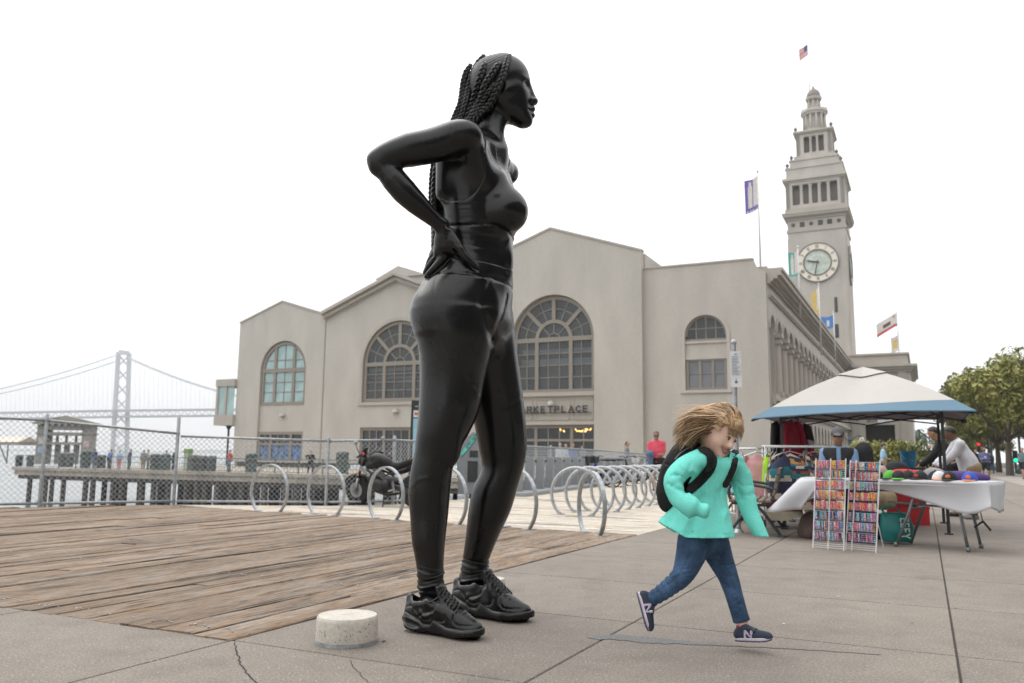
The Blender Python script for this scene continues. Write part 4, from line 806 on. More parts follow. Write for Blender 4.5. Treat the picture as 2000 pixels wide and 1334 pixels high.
# ================================================================== the statue
BRONZE = mat('black_bronze', (.0026, .0026, .0027), rough=.25, spec=.42, var=.35, vs=3.5, fine=.12, fs=25)
BRONZE_M = mat('black_bronze_matte', (.005, .005, .0053), rough=.36, spec=.42, var=.3, vs=6)
ST_BASE = G(880, 1225)
statue = empty('statue', ST_BASE, 0, 'towering glossy black statue of a woman in sportswear with long braids, hand on hip', 'statue')
def build_statue():
    hd = radians(-24); FW = Vector((cos(hd), sin(hd), 0)); LF = Vector((-sin(hd), cos(hd), 0))
    h = .0085
    s = Sdf((-.98, 4.35, .0), (.32, 5.95, 3.62), h)
    def c(p, Y, r=None):                       # centre from a pixel and a depth, radius in pixels
        q = P(p[0], p[1], Y); return (q, RP(r, q)) if r is not None else q
    # ---- legs: rows (py, px_left, px_right, Y, depth factor)
    near = [(1150, 818, 862, 4.95, 1.12), (1104, 815, 864, 4.94, 1.08), (1060, 807, 867, 4.95, 1.1), (1008, 803, 873, 4.97, 1.12), (954, 800, 878, 4.98, 1.15), (915, 805, 883, 4.965, 1.08), (885, 811, 893, 4.955, 1.02),
            (850, 815, 912, 4.955, 1.0), (810, 819, 931, 4.965, 1.0), (744, 822, 945, 4.98, 1.02), (690, 820, 957, 4.985, 1.04), (650, 812, 965, 4.99, 1.02), (612, 806, 968, 5.0, .95)]
    far = [(1135, 897, 943, 5.45, 1.1), (1092, 905, 954, 5.44, 1.08), (1050, 911, 971, 5.43, 1.1), (996, 917, 996, 5.42, 1.1), (954, 925, 1009, 5.41, 1.1), (912, 943, 1021, 5.385, 1.04), (880, 938, 1027, 5.37, 1.0),
           (850, 932, 1027, 5.36, 1.0), (800, 922, 1023, 5.34, 1.0), (744, 905, 1016, 5.32, 1.0), (690, 888, 1009, 5.30, 1.0), (650, 880, 1004, 5.28, .95), (612, 880, 998, 5.26, .9)]
    for rows in (near, far):
        secs = []
        for (y, a, b, Y, df) in rows:
            q, r = c(((a+b)/2, y), Y, (b-a)/2); secs.append((q.z, q.x, q.y, r, r*df))
        s.loft(secs, 0, k=.03)
    # calf and knee shapes
    for (p, Y, r) in (((884, 880), 4.87, 12),): q, rr = c(p, Y, r); s.ell(q, (rr*.85, rr*.9, rr*1.9), .08)
    q, rr = c((958, 664), 5.14, 26); s.ell(q, (rr*.9, rr*1.6, rr*1.1), .06)
    # ---- pelvis, torso
    tor = [(660, 818, 985, 5.12, 1.5), (630, 811, 998, 5.12, 1.4), (600, 811, 998, 5.12, 1.34), (570, 824, 1000, 5.125, 1.3), (545, 838, 1000, 5.125, 1.25), (520, 851, 1000, 5.12, 1.2), (498, 861, 1001, 5.115, 1.18), (466, 866, 1003, 5.105, 1.2), (430, 868, 1006, 5.10, 1.26),
           (390, 865, 1003, 5.095, 1.34), (350, 862, 997, 5.09, 1.42), (322, 862, 988, 5.09, 1.46), (300, 880, 975, 5.09, 1.4)]
    secs = []
    for (y, a, b, Y, df) in tor:
        q, r = c(((a+b)/2, y), Y, (b-a)/2)
        # projected half width r = sqrt((A sin)^2+(B cos)^2) with A = df*B
        B = r/sqrt((df*sin(hd))**2+cos(hd)**2); secs.append((q.z, q.x, q.y, df*B, B))
    s.loft(secs, hd+pi/2, k=.035)
    # buttocks
    for (p, Y, r, sc) in (((850, 612), 4.98, 40, 1.0), ((853, 616), 5.27, 39, 1.0)):
        q, rr = c(p, Y, r); s.ell(q, (rr*.96, rr*1.0, rr*1.12), .06)
    # hip bone over the near thigh
    q, rr = c((900, 600), 4.90, 34); s.ell(q, (rr, rr*.7, rr*1.5), .08)
    # abdomen: groove down the middle and belly
    q, rr = c((983, 508), 5.04, 18); s.ell(q, (rr, rr*1.2, rr*1.9), .06)
    # rib cage flare
    q, rr = c((950, 425), 4.99, 50); s.ell(q, (rr*.9, rr*.62, rr*1.1), .07)
    # breasts
    for (p, Y, r) in (((987, 412), 4.94, 41), ((990, 414), 5.15, 36)):
        q, rr = c(p, Y, r); s.ell(q, (rr*.98, rr*.92, rr*1.0), .045)
        q2 = q+Vector((-.06, 0, .19)); s.cap(q2, q, rr*.5, rr*.78, .06)
    s.cap(c((990, 414), 4.94), c((992, 416), 5.15), RP(33, ST_BASE+Vector((0, 0, 1.9))), RP(31, ST_BASE+Vector((0, 0, 1.9))), .05)
    # ---- shoulders, neck
    nb = c((950, 285), 5.08); 
    sr, rr = c((912, 270), 4.74, 33); sl_, rl = c((990, 338), 5.43, 22)
    s.cap(c((955, 300), 5.08), c((915, 272), 4.80), RP(36, nb), RP(26, nb), .06)
    s.cap(c((958, 303), 5.10), sl_, RP(30, nb), RP(20, nb), .06)
    s.cap(c((964, 225), 5.10), c((943, 290), 5.10), RP(28, nb), RP(31, nb), .05)
    s.cap(c((980, 235), 5.05), c((958, 297), 5.02), RP(9, nb), RP(10, nb), .035)      # neck tendon
    s.cap(c((940, 280), 5.10), c((905, 300), 5.10), RP(36, nb), RP(40, nb), .08)      # trapezius
    s.cap(c((966, 300), 5.0), c((930, 283), 4.82), RP(6, nb), RP(7, nb), .03)         # collar bone
    # shoulder blade and the chest wall under the arm
    s.cap(c((880, 310), 4.92), c((872, 372), 4.95), RP(26, nb), RP(20, nb), .06)
    s.cap(c((925, 300), 4.80), c((940, 350), 4.90), RP(22, nb), RP(24, nb), .07)
    # ---- near arm
    A = [((911, 268), 4.74, 31), ((885, 271), 4.735, 34), ((845, 284), 4.72, 34), ((800, 293), 4.70, 33), ((762, 303), 4.69, 27), ((741, 312), 4.69, 22.5)]
    s.chain([c(p, Y, r) for p, Y, r in A], .035)
    s.cap(*[c(p, 4.69) for p in ((736, 314), (738, 325))], RP(19, sr), RP(18, sr), .02)
    B = [((745, 322), 4.69, 20), ((771, 352), 4.70, 25.5), ((790, 374), 4.71, 25.5), ((812, 396), 4.73, 22.5), ((838, 420), 4.77, 17), ((862, 440), 4.81, 13)]
    s.chain([c(p, Y, r) for p, Y, r in B], .03)
    # deltoid bump
    q, r_ = c((905, 262), 4.70, 28); s.ell(q, (r_*1.1, r_*.8, r_*.85), .05)
    # ---- far arm, folded the same way behind her
    A2 = [((990, 338), 5.43, 22), ((975, 350), 5.62, 25), ((925, 385), 5.80, 22), ((900, 405), 5.84, 19)]
    s.chain([c(p, Y, r) for p, Y, r in A2], .035)
    B2 = [((900, 405), 5.84, 19), ((895, 430), 5.72, 19), ((892, 465), 5.52, 13), ((890, 480), 5.45, 12)]
    s.chain([c(p, Y, r) for p, Y, r in B2], .03)
    # ---- near hand: palm on the waist, thumb forward, fingers wrapped over the small of the back
    s.chain([c((862, 440), 4.81, 12.5), c((868, 460), 4.825, 16), c((870, 482), 4.84, 17)], .03)
    s.cap(c((862, 470), 4.85), c((858, 496), 4.88), RP(14, sr), RP(12, sr), .03)
    s.cap(c((884, 474), 4.82), c((884, 492), 4.85), RP(10, sr), RP(9, sr), .03)
    th = [((876, 452), 4.81, 10), ((893, 478), 4.80, 9.5), ((908, 500), 4.795, 8), ((922, 513), 4.80, 6.6), ((932, 523), 4.81, 5)]
    s.chain([c(p, Y, r) for p, Y, r in th], .012)
    for i, f in enumerate([
        [((874, 490), 4.85, 9.5), ((862, 508), 4.86, 8.5), ((846, 526), 4.875, 7.2), ((833, 539), 4.90, 5)],
        [((864, 490), 4.88, 9), ((852, 505), 4.90, 8), ((840, 520), 4.93, 6.8), ((832, 533), 4.97, 5)],
        [((858, 484), 4.91, 8.5), ((848, 497), 4.935, 7.5), ((839, 511), 4.965, 6.4), ((834, 523), 5.0, 4.8)],
        [((856, 476), 4.93, 7.5), ((849, 487), 4.96, 6.5), ((843, 498), 4.985, 5.6), ((840, 508), 5.01, 4.4)]]):
        s.chain([c(p, Y, r) for p, Y, r in f], .008)
    s.chain([c(p, Y, r) for p, Y, r in [((890, 480), 5.45, 12), ((868, 500), 5.36, 13), ((850, 520), 5.26, 9), ((843, 530), 5.20, 7)]], .02)
    # ---- head in profile
    hy = 5.10; one = RP(1, c((985, 180), hy))
    def hp(px, py, dy=0.): q = c((px, py), hy); return Vector((q.x, q.y+dy*one, q.z))
    def E(px, py, dy, rx, ry, rz, k=.03, sub=False, tilt=0.):
        R = Matrix.Rotation(radians(tilt), 3, 'Y') if tilt else None
        s.ell(hp(px, py, dy), (rx*one, ry*one, rz*one), k, R=R, sub=sub)
    E(975, 163, 0, 52, 44, 56, .02); E(988, 158, 0, 47, 41, 50, .03)
    E(952, 168, 0, 36, 41, 52, .04)
    E(1000, 194, 0, 33, 34, 46, .05)
    for sg in (-1, 1):
        s.cap(hp(976, 205, 27*sg), hp(1018, 236, 9*sg), 13*one, 8*one, .05)
        s.cap(hp(1004, 187, 24*sg), hp(990, 192, 31*sg), 12*one, 10*one, .05)      # cheekbone
        E(1012, 212, 14*sg, 14, 14, 16, .05)
        s.cap(hp(1029, 160, 6*sg), hp(1020, 163, 24*sg), 4.5*one, 3.6*one, .025)      # brow
        E(1029, 175, 17*sg, 9, 9, 7.5, .02, sub=True)                                     # eye socket
        E(1021.5, 175.5, 16*sg, 7.8, 8.5, 6.0, .008)                                          # lids
        s.cap(hp(1029.5, 176.5, 11*sg), hp(1024.5, 177, 23*sg), 1.0*one, .8*one, .004)              # lash line
        E(1043, 199, 7.5*sg, 6, 5, 4.8, .016)                                              # nostril wing
    E(1015, 196, 0, 20, 26, 26, .03); s.cap(hp(1030, 172), hp(1033, 203), 7*one, 9*one, .02)
    E(1029, 238, 0, 10, 12, 9, .04); E(1020, 226, 0, 16, 18, 18, .05)
    s.cap(hp(1033, 170), hp(1045.2, 196.5), 4.2*one, 5.0*one, .022); E(1045.5, 198, 0, 5, 5.6, 4.8, .014)
    s.cap(hp(1037, 205), hp(1041, 211), 3.4*one, 3.6*one, .015)
    s.cap(hp(1040.3, 213.5, -2), hp(1029, 220, -15), 5.0*one, 2.6*one, .01); s.cap(hp(1040.3, 213.5, 2), hp(1029, 220, 15), 5.0*one, 2.6*one, .01)
    s.cap(hp(1039.5, 225.5, 0), hp(1029, 222, -13), 5.2*one, 2.8*one, .01); s.cap(hp(1039.5, 225.5, 0), hp(1029, 222, 13), 5.2*one, 2.8*one, .01)
    for sg in (-1, 1): s.cap(hp(1046, 219.5, 0), hp(1030, 220, 17*sg), 1.1*one, .9*one, .004, sub=True)
    for sg in (-1, 1):
        E(970, 193, 40*sg, 7, 3.6, 11, .012); E(972, 201, 39*sg, 5, 3.6, 6, .01); E(971, 191, 43.5*sg, 3.2, 2.4, 6, .006, sub=True)
    # navel
    q = c((994, 522), 4.965); s.ell(q, RP(3.2, q), .012, sub=True)
    # ---- seams and folds, carved where the photographed lines run over the near side
    X, Y, Z = s.xyz()
    near_m = np.nonzero(np.abs(s.f) < .03)
    px = s.ax[0][near_m[0]]; py = s.ax[1][near_m[1]]; pz = s.ax[2][near_m[2]]
    R = np.array(CAM_R); dx = np.stack([px, py, pz-CAM_H], 1) @ R; U = 1000+F_PX*dx[:, 0]/-dx[:, 2]; V = 667-F_PX*dx[:, 1]/-dx[:, 2]
    def along(line, w):
        best = np.full(U.shape, 1e9)
        for (a, b) in zip(line[:-1], line[1:]):
            ex, ey = b[0]-a[0], b[1]-a[1]; t = np.clip(((U-a[0])*ex+(V-a[1])*ey)/(ex*ex+ey*ey), 0, 1)
            best = np.minimum(best, np.hypot(U-a[0]-t*ex, V-a[1]-t*ey))
        return np.exp(-(best/w)**2)
    add = np.zeros(U.shape); side = py < 5.14
    def line(pts, w, amp, m=side):
        pts = [(p.x, p.y) for p in smoothpath([(a, b, 0) for a, b in pts], 5)]
        nonlocal add; add = add+along(pts, w)*amp*m
    tors = side & (py > 4.62)
    line([(858, 530), (848, 560), (850, 600), (858, 650), (880, 700), (912, 745), (936, 768)], 2.0, .003)
    line([(990, 575), (982, 610), (970, 640), (962, 672)], 2.6, .007, py < 5.3)
    line([(803, 952), (815, 938), (835, 934), (858, 940), (874, 958)], 1.8, -.003, py < 5.12)
    line([(1022, 776), (1000, 792), (975, 800)], 1.8, .003, py > 5.1)
    line([(952, 540), (940, 570), (943, 610), (962, 660)], 9, .012)
    line([(955, 545), (972, 600), (965, 640)], 10, -.012)
    rg = np.random.RandomState(3)
    for i in range(11):          # gathered cloth under the bust
        y0 = 385+i*5.5; line([(866, y0-3), (895, y0+rg.uniform(0, 5)), (930+rg.uniform(-20, 25), y0+rg.uniform(-3, 5))], 2.1, rg.uniform(-.0035, -.001), tors)
    for i in range(4): line([(872, 448+i*11), (920, 452+i*11), (975, 458+i*12)], 3.2, rg.uniform(-.003, -.001), tors)
    line([(870, 441), (905, 440), (945, 437), (975, 443), (1002, 462)], 2.2, .012, tors | (px > .0))
    line([(986, 470), (984, 500), (988, 535)], 7, .008, py < 5.2)
    line([(993, 300), (968, 340), (976, 375)], 9, .004, tors)
    s.f[near_m] += add.astype(np.float32)
    body = s
    # ---- garments: thin shells over the same body
    lg = body.copy(); lg.f = lg.f-.006
    def zcut(z, tilt, p0): return None
    w0 = c((880, 503), 4.85).z; w1 = c((1000, 532), 5.1).z; xw0, xw1 = c((880, 500), 4.85).x, c((1000, 530), 5.1).x
    zt = w0+(X-xw0)*(w1-w0)/(xw1-xw0); hand = np.zeros(1)
    lg.cut(np.broadcast_to(Z-zt, lg.f.shape)); lg.cut(np.broadcast_to(c((840, 1112), 4.95).z-Z, lg.f.shape))
    # keep the garment off the hands
    hd_ = s.like()
    for f in ([((870, 482), 4.84, 21), ((862, 508), 4.86, 15), ((846, 526), 4.88, 12), ((833, 539), 4.92, 10)], [((858, 484), 4.90, 15), ((842, 510), 4.95, 12), ((834, 527), 5.0, 9)], [((893, 478), 4.80, 13), ((908, 500), 4.795, 11), ((934, 525), 4.81, 8.5)],
              [((890, 480), 5.45, 18), ((868, 500), 5.38, 17), ((843, 530), 5.20, 11)]):
        hd_.chain([c(p, Y_, r) for p, Y_, r in f], 0)
    lg.cut(-hd_.f)
    bandz = zt-.10
    lg.f = lg.f+np.where(np.abs(Z-(bandz)) < .007, .005, 0).astype(np.float32)
    lg.build('leggings', BRONZE, statue, ST_BASE)
    tp = body.copy(); tp.f = tp.f-.005
    t0 = c((868, 440), 4.9); t1 = c((1002, 466), 5.1); zt = t0.z+(X-t0.x)*(t1.z-t0.z)/(t1.x-t0.x)
    tp.cut(np.broadcast_to(zt-Z, tp.f.shape)); tp.cut(np.broadcast_to(Z-c((950, 278), 4.9).z, tp.f.shape))
    def ball(cn, r): return np.sqrt(((X-cn[0])/r[0])**2+((Y-cn[1])/r[1])**2+((Z-cn[2])/r[2])**2)
    for (p, Yc, rx, ry, rz) in (((862, 318), 4.62, .285, .36, .22), ((905, 330), 5.62, .30, .36, .235), ((975, 290), 5.06, .135, .14, .17)):
        cn = c(p, Yc); tp.cut(((1-ball(cn, (rx, ry, rz)))*.1).astype(np.float32))
    # strip of arm: keep only the trunk
    am = s.like(); am.ell(c((906, 264), 4.70), .155, 0)
    am.chain([c(p, Y_, r+7) for p, Y_, r in B], 0); am.chain([c(p, Y_, r+5) for p, Y_, r in A], 0); am.chain([c(p, Y_, r+8) for p, Y_, r in A2], 0); am.chain([c(p, Y_, r+8) for p, Y_, r in B2], 0)
    tp.cut(-am.f)
    tp.build('sports_top', BRONZE, statue, ST_BASE)
    body.build('body', BRONZE, statue, ST_BASE)
    # ---- socks
    for rows in ([(1106, 813, 866, 4.94), (1112, 815, 865, 4.94), (1122, 814, 868, 4.945), (1132, 817, 866, 4.95), (1143, 815, 870, 4.95), (1153, 818, 868, 4.955), (1166, 820, 868, 4.955), (1190, 815, 870, 4.95)],
                 [(1094, 902, 955, 5.44), (1100, 903, 954, 5.44), (1110, 900, 955, 5.445), (1119, 901, 952, 5.45), (1130, 895, 952, 5.45), (1141, 895, 949, 5.455), (1153, 892, 948, 5.455), (1172, 888, 948, 5.45)]):
        mb = MB(); R_ = []
        rg = random.Random(rows[0][0])
        for i, (y, a, b, Y_) in enumerate(rows):
            q, r = c(((a+b)/2, y), Y_, (b-a)/2)
            R_.append((q, r))
        sm = []
        for i in range(len(R_)-1):
            for j in range(4):
                t = j/4; q = R_[i][0].lerp(R_[i+1][0], t); r = R_[i][1]*(1-t)+R_[i+1][1]*t
                ring = []
                for k in range(28):
                    an = 2*pi*k/28; wob = 1+.025*sin(3*an+i*1.7)+(.045*sin(t*2*pi+sin(an+i)*1.6) if i > 0 else .015)
                    ring.append(q+Vector((cos(an)*r*wob, sin(an)*r*1.12*wob, .012*sin(an*2+i))))
                sm.append(ring)
        sm.insert(0, [p*1 if False else (p-R_[0][0])*.93+R_[0][0] for p in sm[0]])
        mb.grid(sm, True); mb.v = [tuple(Vector(v)-ST_BASE) for v in mb.v]
        mb.build('sock', BRONZE_M, statue, smooth=True)
    # ---- shoes
    def shoe(heel, toe, mirror):
        hgt = Vector(heel); hgt.z = 0; tv = Vector(toe); tv.z = 0; d = (tv-hgt); Ln = d.length; d.normalize(); n = Vector((-d.y, d.x, 0))*(-1 if mirror else 1)
        u = Ln/10.0                                       # local unit: foot length is 10
        f = Sdf((-.9, -2.6, -.1), (10.9, 2.6, 5.4), .09)
        # midsole: flared, stepped
        def outline(x): # half width
            return np.interp(x, [-.3, .4, 2, 3.8, 5.5, 7.4, 8.8, 9.7, 10.2], [.5, 1.35, 1.6, 1.45, 1.5, 1.85, 1.65, 1.05, .3])
        Xs, Ys, Zs = f.xyz()
        hw = outline(Xs); ctr = np.interp(Xs, [0, 4, 8, 10], [0, .12, .05, -.25])
        top = np.interp(Xs, [-.4, .6, 2.6, 3.1, 3.9, 4.4, 5.3, 6.2, 8.4, 9.8, 10.3], [1.75, 1.75, 1.28, 1.0, .98, 1.48, 1.18, .98, .95, 1.05, 1.15])
        lo = np.interp(Xs, [-.4, .6, 1.2, 6.5, 8.2, 10.3], [.55, .22, .18, .18, .2, .5])
        side = np.abs(Ys-ctr)-hw-.12*np.sin(np.clip((Zs-lo)/np.maximum(top-lo, .1), 0, 1)*np.pi)
        def sm(a, b, k): hh = np.maximum(k-np.abs(a-b), 0)/k; return np.maximum(a, b)+hh*hh*k*.25
        dd = sm(sm(side, Zs-top, .25), lo-Zs, .2); dd = np.broadcast_to(np.maximum(dd, np.maximum(-.42-Xs, Xs-10.25)), f.f.shape)
        f.f = np.ascontiguousarray(dd*.8).astype(np.float32)
        ez = ((Xs-1.3)/1.25)**2+((Zs-(1.02-.2*Xs*.55))/.30)**2
        f.f += (.24*np.exp(-np.clip(ez, 0, 9)**2*1.2)-.11*np.exp(-((np.sqrt(ez)-1.35)/.28)**2)).astype(np.float32)
        f.f += (.05*(np.sin(Xs*9) > .55)*(Zs < .42)).astype(np.float32)
        f2 = Sdf((-.9, -2.6, -.1), (10.9, 2.6, 5.4), .09)
        # upper
        f2.chain([((.75, 0, 1.5), 1.12), ((3.4, .05, 1.5), 1.38), ((6.4, .1, 1.2), 1.42), ((8.4, 0, .8), 1.08), ((9.3, -.12, .85), .72)], .5)
        f2.chain([((.85, 0, 1.9), 1.02), ((3.0, .05, 2.1), 1.22), ((5.2, .05, 1.95), 1.15)], .5)
        f2.cap((.35, 0, 1.6), (.1, 0, 2.9), .62, .45, .4); f2.cap((.2, 0, 2.8), (1.6, .85, 2.45), .34, .34, .3); f2.cap((.2, 0, 2.8), (1.6, -.85, 2.45), .34, .34, .3)
        for sg in (-1, 1): f2.cap((1.5, sg*.85, 2.4), (3.4, sg*.95, 2.75), .34, .34, .3); f2.cap((3.3, sg*.92, 2.75), (6.6, sg*.72, 1.9), .32, .34, .5)
        for x in (1.75, 2.7, 3.6): f2.cap((x, .02, 2.6), (x, .02, 4.6), .98, 1.05, .12, sub=True)
        f2.cap((6.7, 0, 1.75), (4.9, 0, 3.1), .55, .5, .3, sq=((0, 1, 0), 1.3)); f2.cap((5.0, 0, 3.0), (4.35, 0, 4.15), .34, .34, .2, sq=((0, 1, 0), 2.6))
        Xs, Ys, Zs = f2.xyz(); sh = f2.f
        def groove(pts, w=.09, a=.1):
            pts = smoothpath([(x, 0, z) for x, z in pts], 5); best = np.full((sh.shape[0], sh.shape[2]), 1e9); x2, z2 = Xs[:, 0, :], Zs[0]
            for p, q in zip(pts[:-1], pts[1:]):
                ex, ez = q.x-p.x, q.z-p.z; t = np.clip(((x2-p.x)*ex+(z2-p.z)*ez)/max(ex*ex+ez*ez, 1e-9), 0, 1); best = np.minimum(best, np.hypot(x2-p.x-t*ex, z2-p.z-t*ez))
            f2.f += (a*np.exp(-(best/w)**2))[:, None, :].astype(np.float32)*(np.abs(Ys) > .5)
        groove([(.3, 2.2), (1.3, 2.35), (2.0, 1.9), (3.0, 1.35), (4.2, 1.5)]); groove([(4.6, 2.9), (4.2, 2.2), (3.0, 1.9), (2.3, 1.5)])
        groove([(5.9, 1.9), (5.7, 1.4), (5.0, 1.35), (4.6, 1.2)], .08, .12); groove([(6.9, 2.0), (7.0, 1.5), (7.6, 1.2), (9.2, 1.25)], .08, .1)
        # the raised tick on the quarter
        groove([(2.55, 2.05), (2.9, 1.72), (3.4, 1.62), (4.2, 1.95)], .13, -.14)
        Ms = Matrix((d*u, n*u, Vector((0, 0, u*1.2)))).transposed().to_4x4(); Ms.translation = hgt-d*(.0*u)-ST_BASE
        for nm, ff, m in (('sole', f, BRONZE_M), ('shoe_upper', f2, BRONZE)):
            me = ff.mesh(nm); me.transform(Ms); link(nm, me, m, sh_root)
        mb = MB(); 
        xs = [7.0, 6.6, 6.2, 5.8, 5.4, 5.05]
        zt = lambda x, y: 2.68+(6.9-x)*.60-abs(y)*.22
        for i, x in enumerate(xs):
            y = .72; x2 = xs[i+1] if i+1 < len(xs) else x-.4
            mb.tube(smoothpath([(x+.1, -y-.12, zt(x, y)-.2), (x, -y*.6, zt(x, .5)+.06), (x-.12, 0, zt(x, 0)+.12), (x-.3, y*.6, zt(x2, .5)+.06), (x2+.1, y+.12, zt(x2, y)-.25)], 3), .085, 6)
            mb.tube(smoothpath([(x+.1, y+.12, zt(x, y)-.25), (x, y*.6, zt(x, .5)+.05), (x-.12, 0, zt(x, 0)+.1), (x-.3, -y*.6, zt(x2, .5)+.05), (x2+.1, -y-.12, zt(x2, y)-.25)], 3), .085, 6)
        mb.tube(smoothpath([(4.9, -.2, 3.85), (4.6, -.9, 3.35), (3.9, -1.3, 2.95), (3.2, -1.3, 3.0)], 4), .08, 6)
        me = mb.mesh('lace', True); me.transform(Ms); link('shoelace', me, BRONZE_M, sh_root)
    for args in ((G(799, 1229), G(942, 1251), False), (G(891, 1197), G(1035, 1217), True)):
        sh_root = empty('shoe', (0, 0, 0), parent=statue); shoe(*args)
    # ---- combed hair on the scalp
    hs = Sdf(hp(905, 245, -60), hp(1050, 95, 60), .007); hs.lo = hs.lo
    for (x, y, rx, ry, rz) in ((975, 163, 52.6, 44.6, 56.6), (988, 158, 47.6, 41.6, 50.6), (952, 168, 36.8, 41.8, 52.8)): hs.ell(hp(x, y), (rx*one, ry*one, rz*one), .04)
    Xh, Yh, Zh = hs.xyz(); a_, b_ = hp(1003, 104), hp(963, 205); nx, nz = (b_.z-a_.z), -(b_.x-a_.x); nl = hypot(nx, nz)
    hs.f = (hs.f+.0028*np.sin((Zh*1.6-Xh)*170+3*np.sin(Yh*30))).astype(np.float32)
    hs.cut(np.broadcast_to(-((Xh-a_.x)*nx+(Zh-a_.z)*nz)/nl*(1 if (hp(930, 150).x-a_.x)*nx+(hp(930, 150).z-a_.z)*nz > 0 else -1)-.25*np.abs(Yh-hy)**2/.2, hs.f.shape))
    hs.build('scalp_hair', BRONZE_M, statue, ST_BASE, keep=True)
    # ---- braids
    def braid(pts, r=.014, taper=True):
        path = smoothpath(pts, 8); L_ = [0]
        for a, b in zip(path[:-1], path[1:]): L_.append(L_[-1]+(b-a).length)
        step = .012; tot = L_[-1]; N = int(tot/step); cen = []; j = 0
        for i in range(N+1):
            sdist = min(i*step, tot-1e-6)
            while j < len(L_)-2 and L_[j+1] < sdist: j += 1
            t = (sdist-L_[j])/max(L_[j+1]-L_[j], 1e-9); cen.append(path[j].lerp(path[j+1], t))
        mb = MB(); per = r*4.6
        for ph in range(3):
            tr = []
            for i, q in enumerate(cen):
                d = (cen[min(i+1, N)]-cen[max(i-1, 0)]).normalized(); a = d.cross(Vector((0, 1, 0))); a = a.normalized() if a.length > .05 else Vector((1, 0, 0)); b = d.cross(a)
                t = 2*pi*(i*step/per/1.35+ph/3); sc = max(.6, 1-.28*i/N)*min(1, .45+i/9)
                tr.append(q+a*(r*.95*sc*sin(t))+b*(r*.62*sc*sin(2*t)))
            mb.tube(tr, r*.72, 6)
        mb.v = [tuple(Vector(v)-ST_BASE) for v in mb.v]
        mb.build('braid', BRONZE_M, statue, smooth=True, fix=False)
    fall = {0: [(882, 262, 5.02), (862, 320, 5.06), (855, 390, 5.10), (858, 440, 5.10), (858, 480, 5.08)], 1: [(878, 265, 5.06), (854, 320, 5.10), (848, 390, 5.16), (853, 450, 5.18), (853, 492, 5.16)]}
    B_ = [[(994, 108), (989, 128), (982, 148), (974, 169), (966, 187), (956, 205), (939, 222), (922, 238)], [(976, 123), (964, 141), (954, 156), (947, 168), (944, 182), (938, 200), (930, 218), (918, 236)],
          [(948, 123), (942, 141), (937, 156), (931, 176), (924, 199), (916, 222), (909, 238)], [(946, 108), (934, 123), (926, 138), (919, 156), (914, 179), (909, 202), (898, 234)],
          [(920, 126), (911, 141), (906, 156), (903, 176), (899, 202), (886, 234)], [(967, 163), (957, 178), (949, 192), (939, 209), (925, 230)], [(930, 130), (920, 150), (912, 176), (906, 202), (892, 234)], [(955, 150), (945, 172), (936, 195), (926, 216), (912, 238)]]
    for bi, pts in enumerate(B_):
        for sd in (-1, 1):
            if sd == 1 and bi in (2, 5): continue
            if sd == 1: pts = pts[2:]
            q3 = []
            for i, (x, y) in enumerate(pts):
                # ride on the skull: depth from the head ellipsoid at this height
                ex = (x-977)/54; ez = (y-163)/60; kk = max(0, 1-ex*ex-(ez*ez if y < 163 else min(ez*ez, .35)))
                w = 45*sqrt(kk)+13
                if y > 185: w = max(w, 30 if bi in (0, 1, 5, 7) else 20)
                if bi in (4, 6): w *= .55
                q3.append(P(x, y, hy+sd*w*one) if sd < 0 else hp(x, y, w))
            e = q3[-1]; fl = fall[bi % 2]; off = (bi*.37 % 1-.5)*.06
            tail = [Vector((P(x, y, Y_).x+off*.6, Y_+(.03*sd if sd < 0 else .10)+off, P(x, y, Y_).z+.1*off)) for x, y, Y_ in fl]
            braid(q3+tail, .0165 if bi < 3 else .014)
build_statue()
# ================================================================== pier, bridge, fences, racks, docks, cycles
CONC = mat('pier_concrete', (.33, .29, .24), .9, var=.3, vs=.6, fine=.2, fs=5); PILE = mat('pile', (.075, .062, .052), .95, var=.4, vs=1.2)
GREENM = mat('grey_green_paint', (.09, .125, .12), .6); GALV = mat('galvanised_steel', (.36, .375, .39), .42, metal=.55, var=.22, vs=22, fine=.15, fs=120); GALV2 = mat('galvanised_pipe', (.33, .345, .355), .5, metal=.45, var=.25, vs=14)
pier = empty('pier', W(46, 40, 0), GRID_Z, kind='structure')
vL = UV(PU(28, 922, 46))[1]; ZP = -.5
def q_(u, v, z): return (u-46, v-40, z)
mb = MB(); mb.prism([(46, 14.9), (46, vL), (92, vL), (92, 70.8), (70.1, 70.8), (70.1, 15), (60.5, 14.9)], lambda a, b, d: q_(a, b, d), ZP-.62, ZP); mb.build('pier_deck', CONC, pier)
mb = MB(); mb.bx(q_(45.85, 14.9, ZP-.2), q_(46.15, vL+.2, ZP+.06)); mb.build('kerb_beam', CONC, pier)
r_ = random.Random(2)
pm = MB(); pm.tube([(0, 0, -4.6), (0, 0, -1.1)], .23, 8); pme = pm.mesh('pile', True)
for (a, b) in ((53, 66), (85, 97), (97, 109), (119, 132), (162, 176), (176, 190), (216, 228), (233, 247), (272, 285), (295, 309), (324, 337), (360, 373), (379, 395), (395, 410), (418, 434), (446, 462), (466, 482), (486, 502), (510, 526), (552, 570), (575, 590), (600, 615)):
    w = UV(PU((a+b)/2, 930, 46.4)); o = link('pile', pme, PILE, pier, q_(46.4, w[1], 0)); o.scale = (1, 1, 1); sx = (b-a)/14.5; o.scale = (sx, sx, 1)
for u in (50, 54, 59, 64, 69):
    for k in range(20): v = 16+k*2.75+r_.uniform(-.6, .6); link('pile', pme, PILE, pier, q_(u, v, 0))
